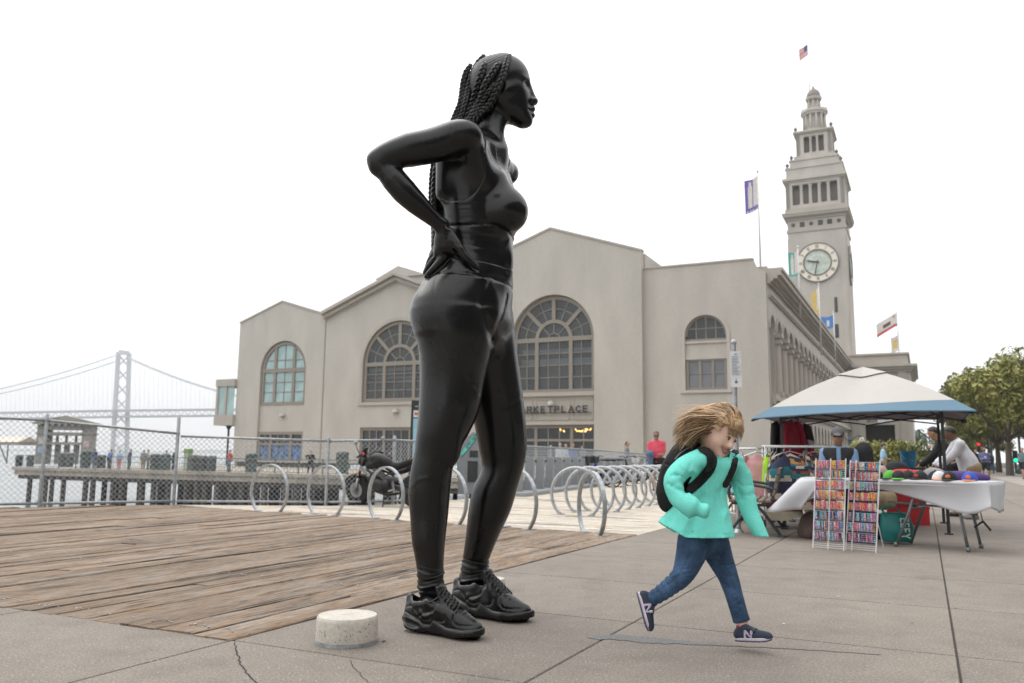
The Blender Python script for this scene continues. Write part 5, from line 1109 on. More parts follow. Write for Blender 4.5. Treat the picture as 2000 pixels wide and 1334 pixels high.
mb = MB(); mb.bx(q_(49.6, 15, ZP-1.15), q_(50.2, vL-1, ZP-.61)); mb.bx(q_(46.2, 15, ZP-.95), q_(46.7, vL-.3, ZP-.61)); mb.build('cap_beam', PILE, pier)
# railing along the pier edge
rail = empty('railing', W(46.3, 40, ZP), GRID_Z, 'long grey green metal railing along the edge of the pier', 'railing')
mb = MB(); mb.bx((-.03, 16-40, 1.04), (.03, vL-40-.3, 1.1)); mb.bx((-.02, 16-40, .12), (.02, vL-40-.3, .16)); mb.bx((-.02, 16-40, .6), (.02, vL-40-.3, .64)); mb.build('rail', GREENM, rail)
pm_ = MB(); pm_.bx((-.035, -.035, 0), (.035, .035, 1.12)); me = pm_.mesh('post'); n = int((vL-16)/2.2)
for i in range(n): link('post', me, GREENM, rail, (0, 16-40+i*2.2, 0))
mb = MB(); 
for i in range(int((vL-16.4)/.28)): mb.bx((-.008, 16-40+i*.28, .16), (.008, 16-40+i*.28+.016, 1.04))
o = mb.build('baluster', GREENM, rail); o['kind'] = 'stuff'
# bins and covered stacks on the pier
def bin_(px, py, u, w, h, m, label, kind=0):
    p = PU(px, py, u); p.z = ZP; o = empty('litter_bin', p, GRID_Z, label, 'bin', 'bins and covered stacks on the pier')
    w *= .68; mb = MB(); mb.lathe([(w*.44, 0), (w*.5, .06), (w*.5, h*.8), (w*.52, h*.82), (w*.52, h*.86)], (0, 0, 0), 12); mb.build('bin_body', m, o, smooth='auto')
    mb = MB(); mb.lathe([(w*.53, h*.86), (w*.5, h*.93), (w*.3, h), (0, h)], (0, 0, 0), 12); mb.build('lid', m, o, smooth='auto')
    mb = MB(); mb.box((-w*.5, 0, h*.68), (.06, w*.5, h*.14)); mb.build('opening', PILE, o)
GB = mat('bin_green', (.045, .07, .064), .6); GB2 = mat('bin_grey', (.085, .093, .093), .6)
for i, (px, u, w, h, m, t) in enumerate(((36, 49, .9, 1.1, GB, 'dark green bin at the far left end of the pier'), (58, 49, .9, 1.1, GB2, 'grey bin second from the left end of the pier'), (122, 52, 1.1, 1.35, GB2, 'grey bin in front of the pier gate, left of its twin'), (134, 52, 1.1, 1.35, GB2, 'grey bin in front of the pier gate, right of its twin'), (166, 49, 1.2, 1.6, GB, 'tall green bin at the right foot of the pier gate'), (197, 50, 1.1, 1.2, GB, 'green bin beside the people in blue on the pier'),
        (303, 49, 1.3, 1.35, GB, 'green bin left of the tall fence post on the pier'), (322, 49, 1.3, 1.35, GB, 'green bin seen right behind the tall fence post'), (380, 49, 1.1, 1.3, GB2, 'grey bin left of the covered stacks near the banner'), (395, 49, 1.1, 1.25, GB, 'wide dark covered stack beside the banner post'), (413, 49, 1.1, 1.25, GB, 'wide dark covered stack nearest the hall column'), (490, 49, 1.3, 1.5, GB, 'green bin against the left wall of the hall'), (668, 51, 1.4, 1.7, GB, 'green bin behind the motorcycle fly screen'))): bin_(px, 915, u, w, h, m, t)
p = PU(366, 915, 49); p.z = ZP; o = empty('banner_post', p, GRID_Z, 'square pale post wrapped in a green and orange printed banner', 'banner')
mb = MB(); mb.bbox((0, 0, .88), (.5, .5, 1.76), .04); mb.build('panel', mat('banner_pale', (.38, .42, .36), .7, var=.4, vs=1.2), o); mb = MB(); mb.bx((-.257, -.257, 1.4), (.257, .257, 1.775)); mb.build('green_band', mat('banner_green', (.13, .3, .06), .7), o); mb = MB(); mb.lathe([(0, 0), (.12, 0)], (-.26, 0, 1.6), 12, R=Matrix.Rotation(-pi/2, 3, 'Y')); mb.build('orange_mark', mat('banner_orange', (.6, .2, .04), .7), o)
# ferry gate pavilion
gp = PU(126, 915, 62); gp.z = ZP; gate = empty('pier_gate', gp, radians(106), 'grey classical gate pavilion with a pediment standing on the pier', 'pavilion')
GS = mat('gate_stone', (.28, .26, .235), .85, var=.2, vs=.8)
sx = 4.6/2; mb = MB()
for s_ in (-1, 1): mb.bx((-1.2, s_*sx-.55, 0), (1.2, s_*sx+.55, 3.9)); mb.bx((-1.35, s_*sx-.7, 3.4), (1.35, s_*sx+.7, 3.55))
mb.bx((-1.2, -sx, 3.25), (1.2, sx, 3.6)); mb.bx((-1.0, -sx, 2.2), (1.0, sx, 2.5))
mb.bx((-1.25, -sx-.55, 3.9), (1.25, sx+.55, 4.5)); mb.build('portal', GS, gate)
mb = MB(); mb.bx((-1.6, -sx-1.0, 4.5), (1.6, sx+1.0, 4.68)); mb.prism([(-sx-1.0, 4.68), (sx+1.0, 4.68), (0, 5.5)], lambda a, b, d: (d, a, b), -1.6, 1.6)
for k in range(9): mb.bx((-1.75, -sx-.7+k*.68, 4.3), (-1.2, -sx-.45+k*.68, 4.5))
mb.build('pediment', GS, gate)
mb = MB()
for y in (-.95, .05, 1.0): mb.bx((-.15, y-.12, 2.5), (.15, y+.12, 3.3)); mb.bx((.4, y-.28, 0), (.8, y+.28, 2.2))
mb.build('gate_pier', GS, gate)
for (y, z, c_) in ((sx, 2.6, (.5, .48, .42)), (sx, 1.6, (.3, .4, .5)), (-sx, 2.3, (.55, .4, .4))):
    mb = MB(); mb.bx((-1.26, y-.3, z-.35), (-1.21, y+.3, z+.35)); mb.build('notice', mat('notice_%d' % int(z*10), c_, .7), gate)
# covered gangway to its left
gw = empty('gangway', PU(30, 915, 60), GRID_Z, 'roofed pale gangway on struts at the far left of the pier', 'gangway')
gw.location.z = ZP; mb = MB(); mb.bx((-1, -2.0, 2.1), (1, 9, 2.45)); mb.build('beam', mat('gangway_grey', (.38, .37, .34), .7), gw); mb = MB(); mb.prism([(-1.2, 2.45), (1.2, 2.45), (0, 3.1)], lambda a, b, d: (a, d, b), -2.1, 9); mb.build('canopy', mat('canopy_peach', (.62, .54, .46), .8), gw)
for y in (.3, 2.2, 4.5): mb = MB(); mb.bar((-.9, y, 0), (-.9, y, 2.1), .1, .1); mb.bar((-.9, y-.1, 0), (-.9, y+1.6, 2.1), .1, .1); mb.build('strut', GREENM, gw)
# ---- the bay bridge far out
BR = mat('bridge_paint', (.36, .375, .39), .7, var=.05)
YB = 1250.0; b0 = P(235, 890, YB); b0.z = -3.6
bridge = empty('suspension_bridge', b0, 0, 'distant pale grey suspension bridge with one braced tower', 'bridge')
def bp(px, py, Y=YB): return P(px, py, Y)-b0
mb = MB(); l0, l1, r0, r1 = bp(231.5, 688), bp(219, 893), bp(252.5, 690, YB+8), bp(247, 893, YB+8)
l1.z = r1.z = 0
for a, b in ((l0, l1), (r0, r1)): mb.bar(b, a, 4.6, 5.2)
mb.build('tower_leg', BR, bridge); 
for i in range(7):
    t0, t1 = i/7, (i+1)/7; mb = MB()
    if i == 4: mb.bar(l0.lerp(l1, t0), r0.lerp(r1, t0), 5, 4)
    mb.bar(l0.lerp(l1, t0+.02), r0.lerp(r1, t1), 2.2, 2.2); mb.bar(r0.lerp(r1, t0+.02), l0.lerp(l1, t1), 2.0, 2.0); mb.build('brace', BR, bridge)
mb = MB(); mb.bar(l0, r0, 6, 6); mb.build('cap_strut', BR, bridge)
def deckpt(px, dy, Y): return bp(px, np.interp(px, [-600, 0, 235, 430, 700], [816, 806.5, 802, 800, 800])+dy, Y)
mb = MB()
for a, b in ((-400, 0), (0, 235), (235, 430), (430, 700)):
    for dy in (0, 12): mb.bar(deckpt(a, dy, YB), deckpt(b, dy, YB), 16, 2.6)
mb.build('roadway', mat('bridge_deck_paint', (.27, .29, .31), .8), bridge)
mb = MB(); k = -60
while k < 640:
    mb.bar(deckpt(k, 1, YB-8), deckpt(k+7, 11, YB-8), .9, .9); mb.bar(deckpt(k+7, 11, YB-8), deckpt(k+14, 1, YB-8), .9, .9); k += 14
mb.build('truss', BR, bridge)
def cable(x0, y0, x1, y1, sag, Y): return [bp(x0+(x1-x0)*i/30, y0+(y1-y0)*i/30+sag*4*(i/30)*(1-i/30), Y) for i in range(31)]
for (c_, Y) in ((cable(235, 691, -380, 806, 26, YB-6), YB), (cable(235, 703, -380, 812, 26, YB+12), YB), (cable(250, 697, 700, 792, 30, YB-6), YB), (cable(250, 700, 700, 798, 28, YB+12), YB)):
    mb = MB(); mb.tube(c_, .75, 6); mb.build('main_cable', BR, bridge, smooth=True)
mb = MB()
for x in range(-60, 640, 9):
    if 226 < x < 258: continue
    i = (235-x)/615 if x < 235 else (x-250)/450
    y = (691+115*i+26*4*i*(1-i)) if x < 235 else (697+95*i+30*4*i*(1-i)); mb.bar(bp(x, y), deckpt(x, 0, YB), .28, .28)
o = mb.build('suspender', BR, bridge); o['kind'] = 'stuff'
# ---- chain link fences
WIRE = mat('fence_wire', (.30, .31, .32), .5, metal=.4)
def fence(pts, hts, label, ext=(0, 0), diag=.1, wr=.0055, post_h=None, z0=.06, rails=True):
    base = Vector((pts[0].x, pts[0].y, 0)); o = empty('chain_link_fence', base, 0, label, 'fence')
    mesh = MB()
    for i in range(len(pts)-1):
        a, b = pts[i]-base, pts[i+1]-base; ha, hb = hts[i], hts[i+1]; d = b-a; ln = d.length; d.normalize()
        for zz0, zz1, nm in (((ha, hb, 'top_rail'), (z0, z0, 'bottom_rail')) if rails else ()):
            mb = MB(); mb.tube([a+Vector((0, 0, zz0)), b+Vector((0, 0, zz1))], .024, 8); mb.build(nm, GALV2, o, smooth=True)
        n = int(ln/(diag/2)); nv = Vector((-d.y, d.x, 0))*.004
        for k in range(n):
            x = k*diag/2; t = x/ln; top = ha+(hb-ha)*t+.035; m = int((top-z0)/(diag/2)); path = []
            for j in range(m+1): path.append(a+d*(x+(diag/2 if (j+k) % 2 else 0))+nv*(1 if j % 2 else -1)+Vector((0, 0, z0+j*diag/2)))
            if len(path) > 1: mesh.tube(path, wr, 3, cap=False)
    for i, p in enumerate(pts):
        h = (post_h[i] if post_h else hts[i]+.05)
        if h <= 0: continue
        mb = MB(); mb.tube([p-base+Vector((0, 0, -.1)), p-base+Vector((0, 0, h)), p-base+Vector((0, 0, h+.03))], [.034, .034, .01], 10); 
        for z in (hts[i], z0+.35, z0): mb.tube([p-base+Vector((0, 0, z-.02)), p-base+Vector((0, 0, z+.02))], .042, 10)
        mb.build('post', GALV2, o, smooth='auto')
    w = mesh.build('wire_mesh', WIRE, o, fix=False); w['kind'] = 'stuff'
    return o
def wv(u, v): return W(u, v, 0)
p1, p2, p3, p4 = W(9.62, 14.28), W(11.50, 13.04), W(12.97, 10.53), W(14.05, 9.70)
p0 = p1+(p1-p2).normalized()*2.6
fence([p0, p1, p2], [1.62, 1.55, 1.36], 'tall grey chain link fence section at the left edge of the plank deck', post_h=[1.7, 1.64, 1.66])
fence([p2+(p3-p2).normalized()*.06, p3, p4, W(15.0, 9.62)], [1.31, 1.25, 1.29, 1.28], 'lower grey chain link fence section behind the motorcycle', post_h=[-1, 1.3, 1.36, -1])
fence([W(18.6, 9.85), W(24, 10.6), W(30, 11.4), W(36, 12.2), W(42, 13.0), W(48, 13.6)], [1.27, 1.27, 1.25, 1.2, 1.15, 1.1], 'long grey chain link fence behind the row of bike docks', diag=.16, wr=.008)
# ---- ring bike racks
def hoop_mesh(flat):
    mb = MB(); r = .45; a0 = math.acos(-.356/r); n = 40; pts = []
    a0 = pi/2+math.asin(.356/r)
    pts = [(0, r*sin(-a0+2*a0*i/n), .356+r*cos(-a0+2*a0*i/n)) for i in range(n+1)]
    if flat:
        rows = []
        for i, p in enumerate(pts):
            c_ = Vector((0, p[1], p[2]-.356)).normalized(); q = Vector(p)
            rows.append([q+Vector((sx*.03*k, 0, 0))+c_*.012*sr for sx, sr, k in ((-1, -1, .9), (-1, 1, .9), (-.7, 1, 1), (.7, 1, 1), (1, 1, .9), (1, -1, .9), (.7, -1, 1), (-.7, -1, 1))])
        mb.grid(rows, True); return mb.mesh('ring', 'auto')
    mb.tube(pts, .029, 10); return mb.mesh('ring', True)
hm = hoop_mesh(0); hmf = hoop_mesh(1); fm = MB(); fm.bbox((0, 0, .008), (.13, .1, .016), .005); fme_ = fm.mesh('foot_plate')
def hoop(u, v, rz, label, group, hm=hm):
    o = empty('bike_rack', W(u, v, -.004), GRID_Z+rz, label, 'bike rack', group); link('ring', hm, GALV, o)
    for s_ in (-1, 1): link('foot_plate', fme_, GALV, o, (0, s_*.277, 0))
for (u, v, rz, t) in ((11.03, 10.2, -.1, 'leftmost steel ring rack at the edge of the plank deck'), (11.05, 8.98, -.17, 'steel ring rack just left of the motorcycle wheel'), (10.78, 7.58, -.33, 'steel ring rack in front of the motorcycle engine'), (10.62, 6.35, -.4, 'steel ring rack just behind the near leg of the statue'), (10.5, 5.15, -.5, 'steel ring rack just right of the far leg of the statue'), (10.24, 3.94, -.82, 'steel ring rack standing alone nearest the running child')):
    hoop(u, v, rz, t, 'ring racks along the plank deck', hmf)
for k in range(10): hoop(13.4+.655*k, 5.44+.004*k, .06, 'steel ring rack number %s from the front in the row across the lot' % ('one two three four five six seven eight nine ten'.split()[k]), 'ring racks in a row across the lot')
# ---- bike docks
DOCK = mat('dock_grey', (.235, .245, .255), .5, var=.08, vs=5); DOCKD = mat('dock_dark', (.03, .03, .032), .5)
def dpt(t): return 18.9+t, 9.42+t*.134
n_d = 24
o = empty('dock_base', W(18.5, 9.37), GRID_Z+.133, 'long low grey steel base plate under the bike docks', 'base plate')
for k in range(6): mb = MB(); mb.bbox((2.0+k*4.0, 0, .045), (3.97, 1.0, .09), .015); mb.build('plate', DOCK, o)
pl = MB(); pl.prism([(-.06, .09), (.17, .09), (.19, .92), (.17, .96), (.0, .96), (-.03, .92)], lambda a, b, d: (d, -a, b), -.07, .07); plm = pl.mesh('dock_panel')
hd2 = MB(); hd2.bbox((.19, -.02, .84), (.13, .16, .12), .02); hd2.tube([(.2, -.12, .86), (.2, -.2, .86)], .03, 8); hdm = hd2.mesh('lock_head')
br = MB(); br.prism([(-.3, .09), (.1, .09), (.1, .3), (-.1, .36), (-.3, .26)], lambda a, b, d: (d, -a, b), .15, .18); br.prism([(-.3, .09), (.1, .09), (.1, .3), (-.1, .36), (-.3, .26)], lambda a, b, d: (d, -a, b), .27, .30); brm = br.mesh('wheel_guide')
ORD = 'first second third fourth fifth sixth seventh eighth ninth tenth eleventh twelfth thirteenth fourteenth fifteenth sixteenth seventeenth eighteenth nineteenth twentieth twenty-first twenty-second twenty-third twenty-fourth'.split()
for k in range(n_d):
    u, v = dpt(.3+k*.95); o = empty('bike_dock', W(u, v, .0), GRID_Z+.133, 'grey upright bike share dock, %s in the row counted from the pay station' % ORD[k], 'bike dock', 'bike share docks in a row')
    link('dock_panel', plm, DOCK, o); link('lock_head', hdm, DOCKD, o); link('wheel_guide', brm, DOCK, o)
# ---- advert panel and pay station of the bike share
pc = PU(829, 880, 18.3); pc.z = 0; ad = empty('advert_panel', pc, -.12, 'tall black framed advert panel with a pale blue poster', 'advert panel')
mb = MB(); mb.prism([(-.40, 0), (.44, 0), (.44, 2.36), (-.36, 2.42)], lambda a, b, d: (a, d, b), -.07, .07); mb.build('panel_frame', mat('black_panel', (.012, .012, .013), .35), ad)
AW = mat('poster_white', (.62, .62, .6), .5); AB = mat('poster_blue', (.30, .50, .60), .5, var=.12, vs=1.5)
mb = MB(); mb.bx((-.3, -.078, 1.97), (.4, -.071, 2.15)); mb.build('white_strip', AW, ad)
for x, c_ in ((-.235, (.62, .05, .03)), (-.205, (.7, .3, .02))):
    mb = MB(); mb.lathe([(0, 0), (.035, 0)], (x, -.081 if x < -.22 else -.0825, 2.06), 14, R=Matrix.Rotation(pi/2, 3, 'X')); mb.build('round_mark', mat('mark_%d' % int(-x*1000), c_, .5), ad)
mb = MB(); letters(mb, 'FIFI', (-.1, -.08, 2.05), (1, 0, 0), (0, 0, 1), .03, .022, .012, .006, .002) if False else mb.bx((-.12, -.081, 2.05), (.1, -.079, 2.065)); mb.build('small_print', mat('print_grey', (.2, .2, .2), .6), ad)
mb = MB(); mb.bx((-.3, -.078, .3), (.4, -.0705, 1.94)); mb.build('poster', AB, ad)
mb = MB(); letters(mb, 'R', (-.13, -.082, 1.52), (1, 0, 0), (0, 0, 1), .17, .12, .05, .04, .004); mb.bx((.03, -.084, 1.5), (.07, -.08, 1.62)); mb.bx((.03, -.084, 1.65), (.07, -.08, 1.69)); mb.build('poster_letters', AW, ad)
mb = MB(); mb.prism([(-.3, .3), (-.22, .75), (-.12, 1.02), (.05, 1.1), (.22, 1.0), (.3, .6), (.3, .3)], lambda a, b, d: (a, d, b), -.081, -.0785); mb.build('printed_jacket', mat('print_green', (.22, .42, .22), .6, var=.3, vs=6), ad)
mb = MB(); mb.lathe([(0, 0), (.1, 0)], (.05, -.0815, 1.19), 14, R=Matrix.Rotation(pi/2, 3, 'X')); mb.build('printed_head', mat('print_skin', (.4, .25, .17), .6), ad); mb = MB(); mb.prism([(-.06, 1.2), (.16, 1.2), (.13, 1.3), (.05, 1.34), (-.03, 1.3)], lambda a, b, d: (a, d, b), -.084, -.0818); mb.build('printed_helmet', mat('print_yellow', (.6, .45, .08), .6), ad)
mb = MB(); letters(mb, 'FIND A BIKE'[:0] or 'UUUUUU', (-.26, -.076, 2.24), (1, 0, 0), (0, 0, 1), .035, .025, .012, .006, .002); mb.build('header_print', AW, ad)
pc = PU(918, 950, 19.2); pc.z = 0; ks = empty('pay_station', pc, -.1, 'grey bike share pay station with a tilted map panel', 'kiosk')
mb = MB(); mb.prism([(-.3, 0), (.34, 0), (.34, 1.25), (.1, 1.62), (-.3, 1.3)], lambda a, b, d: (a, d, b), -.16, .16); mb.build('cabinet', DOCK, ks)
mb = MB(); mb.prism([(-.26, 1.02), (.04, 1.44), (.2, 1.62), (.2, 1.5), (-.02, 1.18), (-.2, .98)], lambda a, b, d: (a, d, b), -.19, -.165); mb.build('map_panel', mat('map_print', (.1, .42, .36), .5, var=.8, vs=9), ks)
mb = MB(); mb.bx((-.05, -.175, .3), (.22, -.163, .85)); mb.build('dark_door', DOCKD, ks); mb = MB(); mb.bx((.0, -.18, .95), (.22, -.163, 1.12)); mb.build('screen', DOCKD, ks)
# ---- sign post
sp = G(1443, 1040); sign = empty('sign_post', sp, -.25, 'steel post with a white notice plate behind the running child', 'sign')
mb = MB(); mb.tube([(0, 0, 0), (0, 0, 2.58)], .031, 12); mb.ball((0, 0, 2.6), (.042, .042, .045), 10, 6); mb.lathe([(.07, 0), (.05, .04), (.032, .05)], (0, 0, 0), 12); mb.build('post', GALV, sign, smooth='auto')
mb = MB(); mb.bx((-.055, -.05, 1.97), (.095, -.042, 2.47)); mb.build('plate', mat('plate_white', (.6, .61, .62), .4), sign)
mb = MB(); r_ = random.Random(3)
for k in range(13): z = 2.39-k*.021; mb.bx((-.035, -.0525, z), (-.035+r_.uniform(.07, .11), -.0505, z+.008))
mb.bx((0, -.0525, 2.42), (.04, -.0505, 2.435)); mb.build('printed_lines', mat('print_faint', (.22, .24, .28), .6), sign)
mb = MB(); mb.lathe([(.014, 0), (.02, 0)], (.02, -.0515, 2.04), 12, R=Matrix.Rotation(pi/2, 3, 'X')); mb.bx((.015, -.0525, 2.05), (.025, -.0505, 2.09)); mb.build('printed_symbol', mat('print_faint', (.22, .24, .28), .6), sign)
# ---- round concrete blocks
CYL = mat('cast_concrete', (.50, .465, .41), .9, var=.08, vs=7, fine=.1, fs=60, bump=.4, bs=55)
def block(c, r, h, label):
    o = empty('concrete_block', c, .4, label, 'block', 'round concrete blocks by the statue'); mb = MB(); n = 40; rows = []; rg = random.Random(int(r*1000))
    for (rr, z) in ((r*.99, .012), (r, .02), (r, h*.3), (r*1.003, h*.6), (r, h-.022), (r*.985, h-.008), (r*.95, h), (r*.5, h+.001), (.001, h+.001)): rows.append([(rr*cos(2*pi*k/n)*(1+rg.uniform(-.004, .004)), rr*sin(2*pi*k/n)*(1+rg.uniform(-.004, .004)), z+rg.uniform(-.001, .001)) for k in range(n)])
    mb.grid(rows, True); mb.build('casting', CYL, o, smooth='auto')
    mb = MB(); mb.lathe([(0, 0), (r*1.01, 0), (r*1.01, .02), (r*.9, .024)], (0, 0, .001), 40); mb.build('base_ring', GALV, o, smooth='auto')
    mb = MB()                                            # pits in the casting
    for k in range(60):
        a, z = rg.uniform(-2.9, .2), rg.uniform(.03, h-.03); s_ = rg.uniform(.001, .0035); mb.ball((r*1.0*cos(a), r*1.0*sin(a), z), (s_, s_, s_*.8), 5, 4)
    pt = mb.build('pit', mat('pit_shadow', (.06, .055, .045), 1), o); pt['kind'] = 'stuff'
c_ = G(677, 1254); block(Vector((c_.x, c_.y, 0)), .163, .143, 'larger round pale concrete block beside the near shoe of the statue')
c_ = G(960, 1152); block(Vector((c_.x, c_.y, 0)), .10, .085, 'smaller round pale concrete block half hidden behind the far shoe')
# ================================================================== people
SKINS = {'light': mat('skin_light', (.42, .25, .18), .55, var=.08), 'tan': mat('skin_tan', (.30, .165, .105), .55, var=.08), 'brown': mat('skin_brown', (.13, .065, .04), .5, var=.08)}
def cloth(name, col, rough=.85, **k): return mat('cloth_'+name, col, rough, var=k.pop('var', .14), vs=k.pop('vs', 9), bump=k.pop('bump', .12), bs=40, **k)
HAIRS = {'dark': mat('hair_dark', (.015, .012, .01), .5), 'grey': mat('hair_grey', (.35, .34, .33), .6), 'brown': mat('hair_brown', (.07, .04, .022), .55), 'fair': mat('hair_fair', (.30, .2, .1), .55)}
def person(loc, rz, H, label, top, bottom, skin='light', hair='dark', shoes=None, lean=0., hands=None, step=0., sleeve='long', shorts=False, vox=.026, group=None, hat=None, hairlen=0, turn=0., nod=0., seat=None, glasses=False, vest=None, hood=None, elbow_out=.0, long=0.):
    "x forward, y left. lean: radians forward; hands: (left, right) targets in body heights; seat: seat height"
    o = empty('person', loc, rz, label, 'person', group); k = H; s = Sdf((-.55*k, -.42*k, -.02), (.75*k, .42*k, 1.06*k), vox)
    hip = Vector((0, 0, .52*k)); kn = []; 
    if seat: hip = Vector((0, 0, seat+.05*k))
    hL, hR = hip+Vector((0, .05*k, 0)), hip-Vector((0, .05*k, 0)); legs = []
    for sg, h in ((1, hL), (-1, hR)):
        if seat: kp, ap = Vector((.25*k, .07*k*sg, seat+.03*k)), Vector((.24*k+.04*sg, .07*k*sg, .05*k))
        else:
            st = step*sg*k; ap = Vector((st, .055*k*sg, .05*k+(.05*k*abs(step)*2 if st < 0 else 0))); kp = (h+ap)/2+Vector((.03*k+(.05*k if step and st >= 0 else 0), .006*k*sg, .0))
        legs.append((h, kp, ap))
    up = Vector((sin(lean), 0, cos(lean))); fw = Vector((cos(lean), 0, -sin(lean)))
    ch = hip+up*.20*k; nk = hip+up*.315*k; hd = nk+Vector((sin(lean+nod)*.055*k+.012*k, 0, cos(lean+nod)*.075*k+.012*k))
    R_ = Matrix.Rotation(turn, 3, 'Z') @ Matrix.Rotation(lean*.5+nod, 3, 'Y')
    hands = hands or ((.02, .13, .44), (.02, -.13, .44)); arms = []
    for sg, t in ((1, hands[0]), (-1, hands[1])):
        sh = hip+up*.262*k+Vector((0, .105*k*sg, 0)); hn = Vector(t)*k; v = hn-sh; d = v.length; a = .165*k; b = .155*k
        if d > (a+b)*.99: hn = sh+v*((a+b)*.985/d); v = hn-sh; d = v.length
        x = (a*a-b*b+d*d)/(2*d); hh = sqrt(max(0, a*a-x*x)); pole = Vector((-.75, .35*sg+elbow_out*sg, -.55)); pole = pole-v*(pole.dot(v)/v.dot(v)); el = sh+v*(x/d)+pole.normalized()*hh
        arms.append((sh, el, hn))
    def torso(s, g, kk=.035):
        s.loft([(0, 0, 0, 1, 1)]*0 or [(hip.z-.06*k, hip.x, 0, .075*k+g, .092*k+g), (hip.z+.02*k, hip.x, 0, .07*k+g, .095*k+g)], 0, kk*k)
        s.cap(hip, hip+up*.12*k, .065*k+g, .066*k+g, kk*k, sq=((0, 1, 0), 1.32)); s.cap(hip+up*.12*k, hip+up*.205*k, .066*k+g, .064*k+g, kk*k, sq=((0, 1, 0), 1.42)); s.cap(nk-up*.045*k, hip+up*.262*k+Vector((0, -.085*k, 0)), .036*k+g, .033*k+g, kk*k); s.cap(nk-up*.045*k, hip+up*.262*k+Vector((0, .085*k, 0)), .036*k+g, .033*k+g, kk*k)
    def leg(s, g, kk=.03, cut=1.):
        for h, kp, ap in legs: s.chain([(h, .062*k+g), (kp, .04*k+g), (ap, .026*k+g)], kk*k)
    def arm(s, g, kk=.03, part=1.):
        for sh, el, hn in arms: s.chain([(sh, .036*k+g), (el, .027*k+g), (hn, .02*k+g)], kk*k, n=3) if part == 1 else s.chain([(sh, .036*k+g), (sh.lerp(el, part), .031*k+g)], kk*k)
    torso(s, 0); leg(s, 0); arm(s, 0)
    s.cap(nk-up*.02*k, hd, .03*k, .03*k, .02*k); s.ell(hd+Vector((0, 0, .012*k)), (.056*k, .045*k, .062*k), .01*k, R=R_); s.ell(hd+R_ @ Vector((.014*k, 0, -.03*k)), (.04*k, .034*k, .042*k), .02*k)
    s.ell(hd+R_ @ Vector((.056*k, 0, -.01*k)), (.011*k, .008*k, .013*k), .008*k)
    for sg in (-1, 1): s.ell(hd+R_ @ Vector((-.004*k, .046*k*sg, -.005*k)), (.01*k, .006*k, .018*k), .004*k)
    for sh, el, hn in arms:
        d = (hn-el).normalized(); s.cap(hn, hn+d*.045*k, .018*k, .014*k, .01*k, sq=((0, 1, 0), .7))
        if vox < .016:
            side = d.cross(Vector((0, 0, 1))).normalized()
            for f in range(4): s.cap(hn+d*.04*k+side*(f-1.5)*.009*k, hn+d*(.085-.006*abs(f-1.3))*k+side*(f-1.5)*.011*k-Vector((0, 0, .015*k)), .0058*k, .0045*k, .003*k)
            s.cap(hn+d*.015*k, hn+d*.05*k-side*.03*k, .007*k, .005*k, .004*k)
    for h, kp, ap in legs: s.cap(ap-Vector((.01*k, 0, .025*k)), ap+Vector((.075*k, 0, -.032*k)), .02*k, .016*k, .02*k)
    s.build('body', SKINS[skin], o)
    X, Y, Z = s.xyz(); al = (X-hip.x)*up.x+(Z-hip.z)*up.z
    def fold(t, amp, sc, sd): t.f += (amp*noise3(X, Y, Z, sc, sd)).astype(np.float32)
    t = s.like(); torso(t, .012*k); arm(t, .012*k, .012, part=1. if sleeve == 'long' else .75)
    t.cap(nk-up*.03*k, nk+up*.004*k, .036*k, .036*k, .02*k); t.cut(np.broadcast_to(al-.322*k, t.f.shape)); t.cut(np.broadcast_to(-(.06+long)*k-al, t.f.shape)); fold(t, .004*k, 34/k, 3)
    for sh, el, hn in arms:
        if sleeve == 'long': d = (hn-el).normalized(); t.cut(((X-hn.x)*d.x+(Y-hn.y)*d.y+(Z-hn.z)*d.z)-.002 if False else np.where((X-hn.x)**2+(Y-hn.y)**2+(Z-hn.z)**2 < (.05*k)**2, (X-hn.x)*d.x+(Y-hn.y)*d.y+(Z-hn.z)*d.z, -1).astype(np.float32))
    if long: t.cap(hip-Vector((0, 0, .09*k)), hip+up*.05*k, .10*k, .09*k, .05*k, sq=((0, 1, 0), 1.15)); t.cut(np.broadcast_to(hip.z-(.03+long)*k-Z, t.f.shape))
    t.build('jacket' if sleeve == 'long' else 'shirt', top, o)
    t = s.like(); leg(t, .012*k); torso(t, .010*k)
    t.cap(hip-Vector((0, .05*k, 0)), hip+Vector((0, .05*k, 0)), .078*k, .078*k, .04*k); t.cut(np.broadcast_to(al-.03*k, t.f.shape)); t.cut(np.broadcast_to((.30*k if shorts else .062*k)-Z, t.f.shape)); fold(t, .003*k, 30/k, 5)
    t.build('shorts' if shorts else 'trousers', bottom, o)
    hs = s.like(); hs.ell(hd+Vector((-.004*k, 0, .016*k)), (.061*k, .05*k, .064*k), .0, R=R_)
    if hairlen: hs.cap(hd+R_ @ Vector((-.02*k, 0, 0)), hd+R_ @ Vector((-.03*k, 0, -hairlen*k)), .048*k, .035*k, .02*k)
    q = R_ @ Vector((1, 0, 0)); c0 = hd+R_ @ Vector((.012*k, 0, .028*k)); n_ = (R_ @ Vector((.8, 0, -.62)))
    hs.cut(((X-c0.x)*n_.x+(Y-c0.y)*n_.y+(Z-c0.z)*n_.z).astype(np.float32)); hs.build('hair', HAIRS[hair], o)
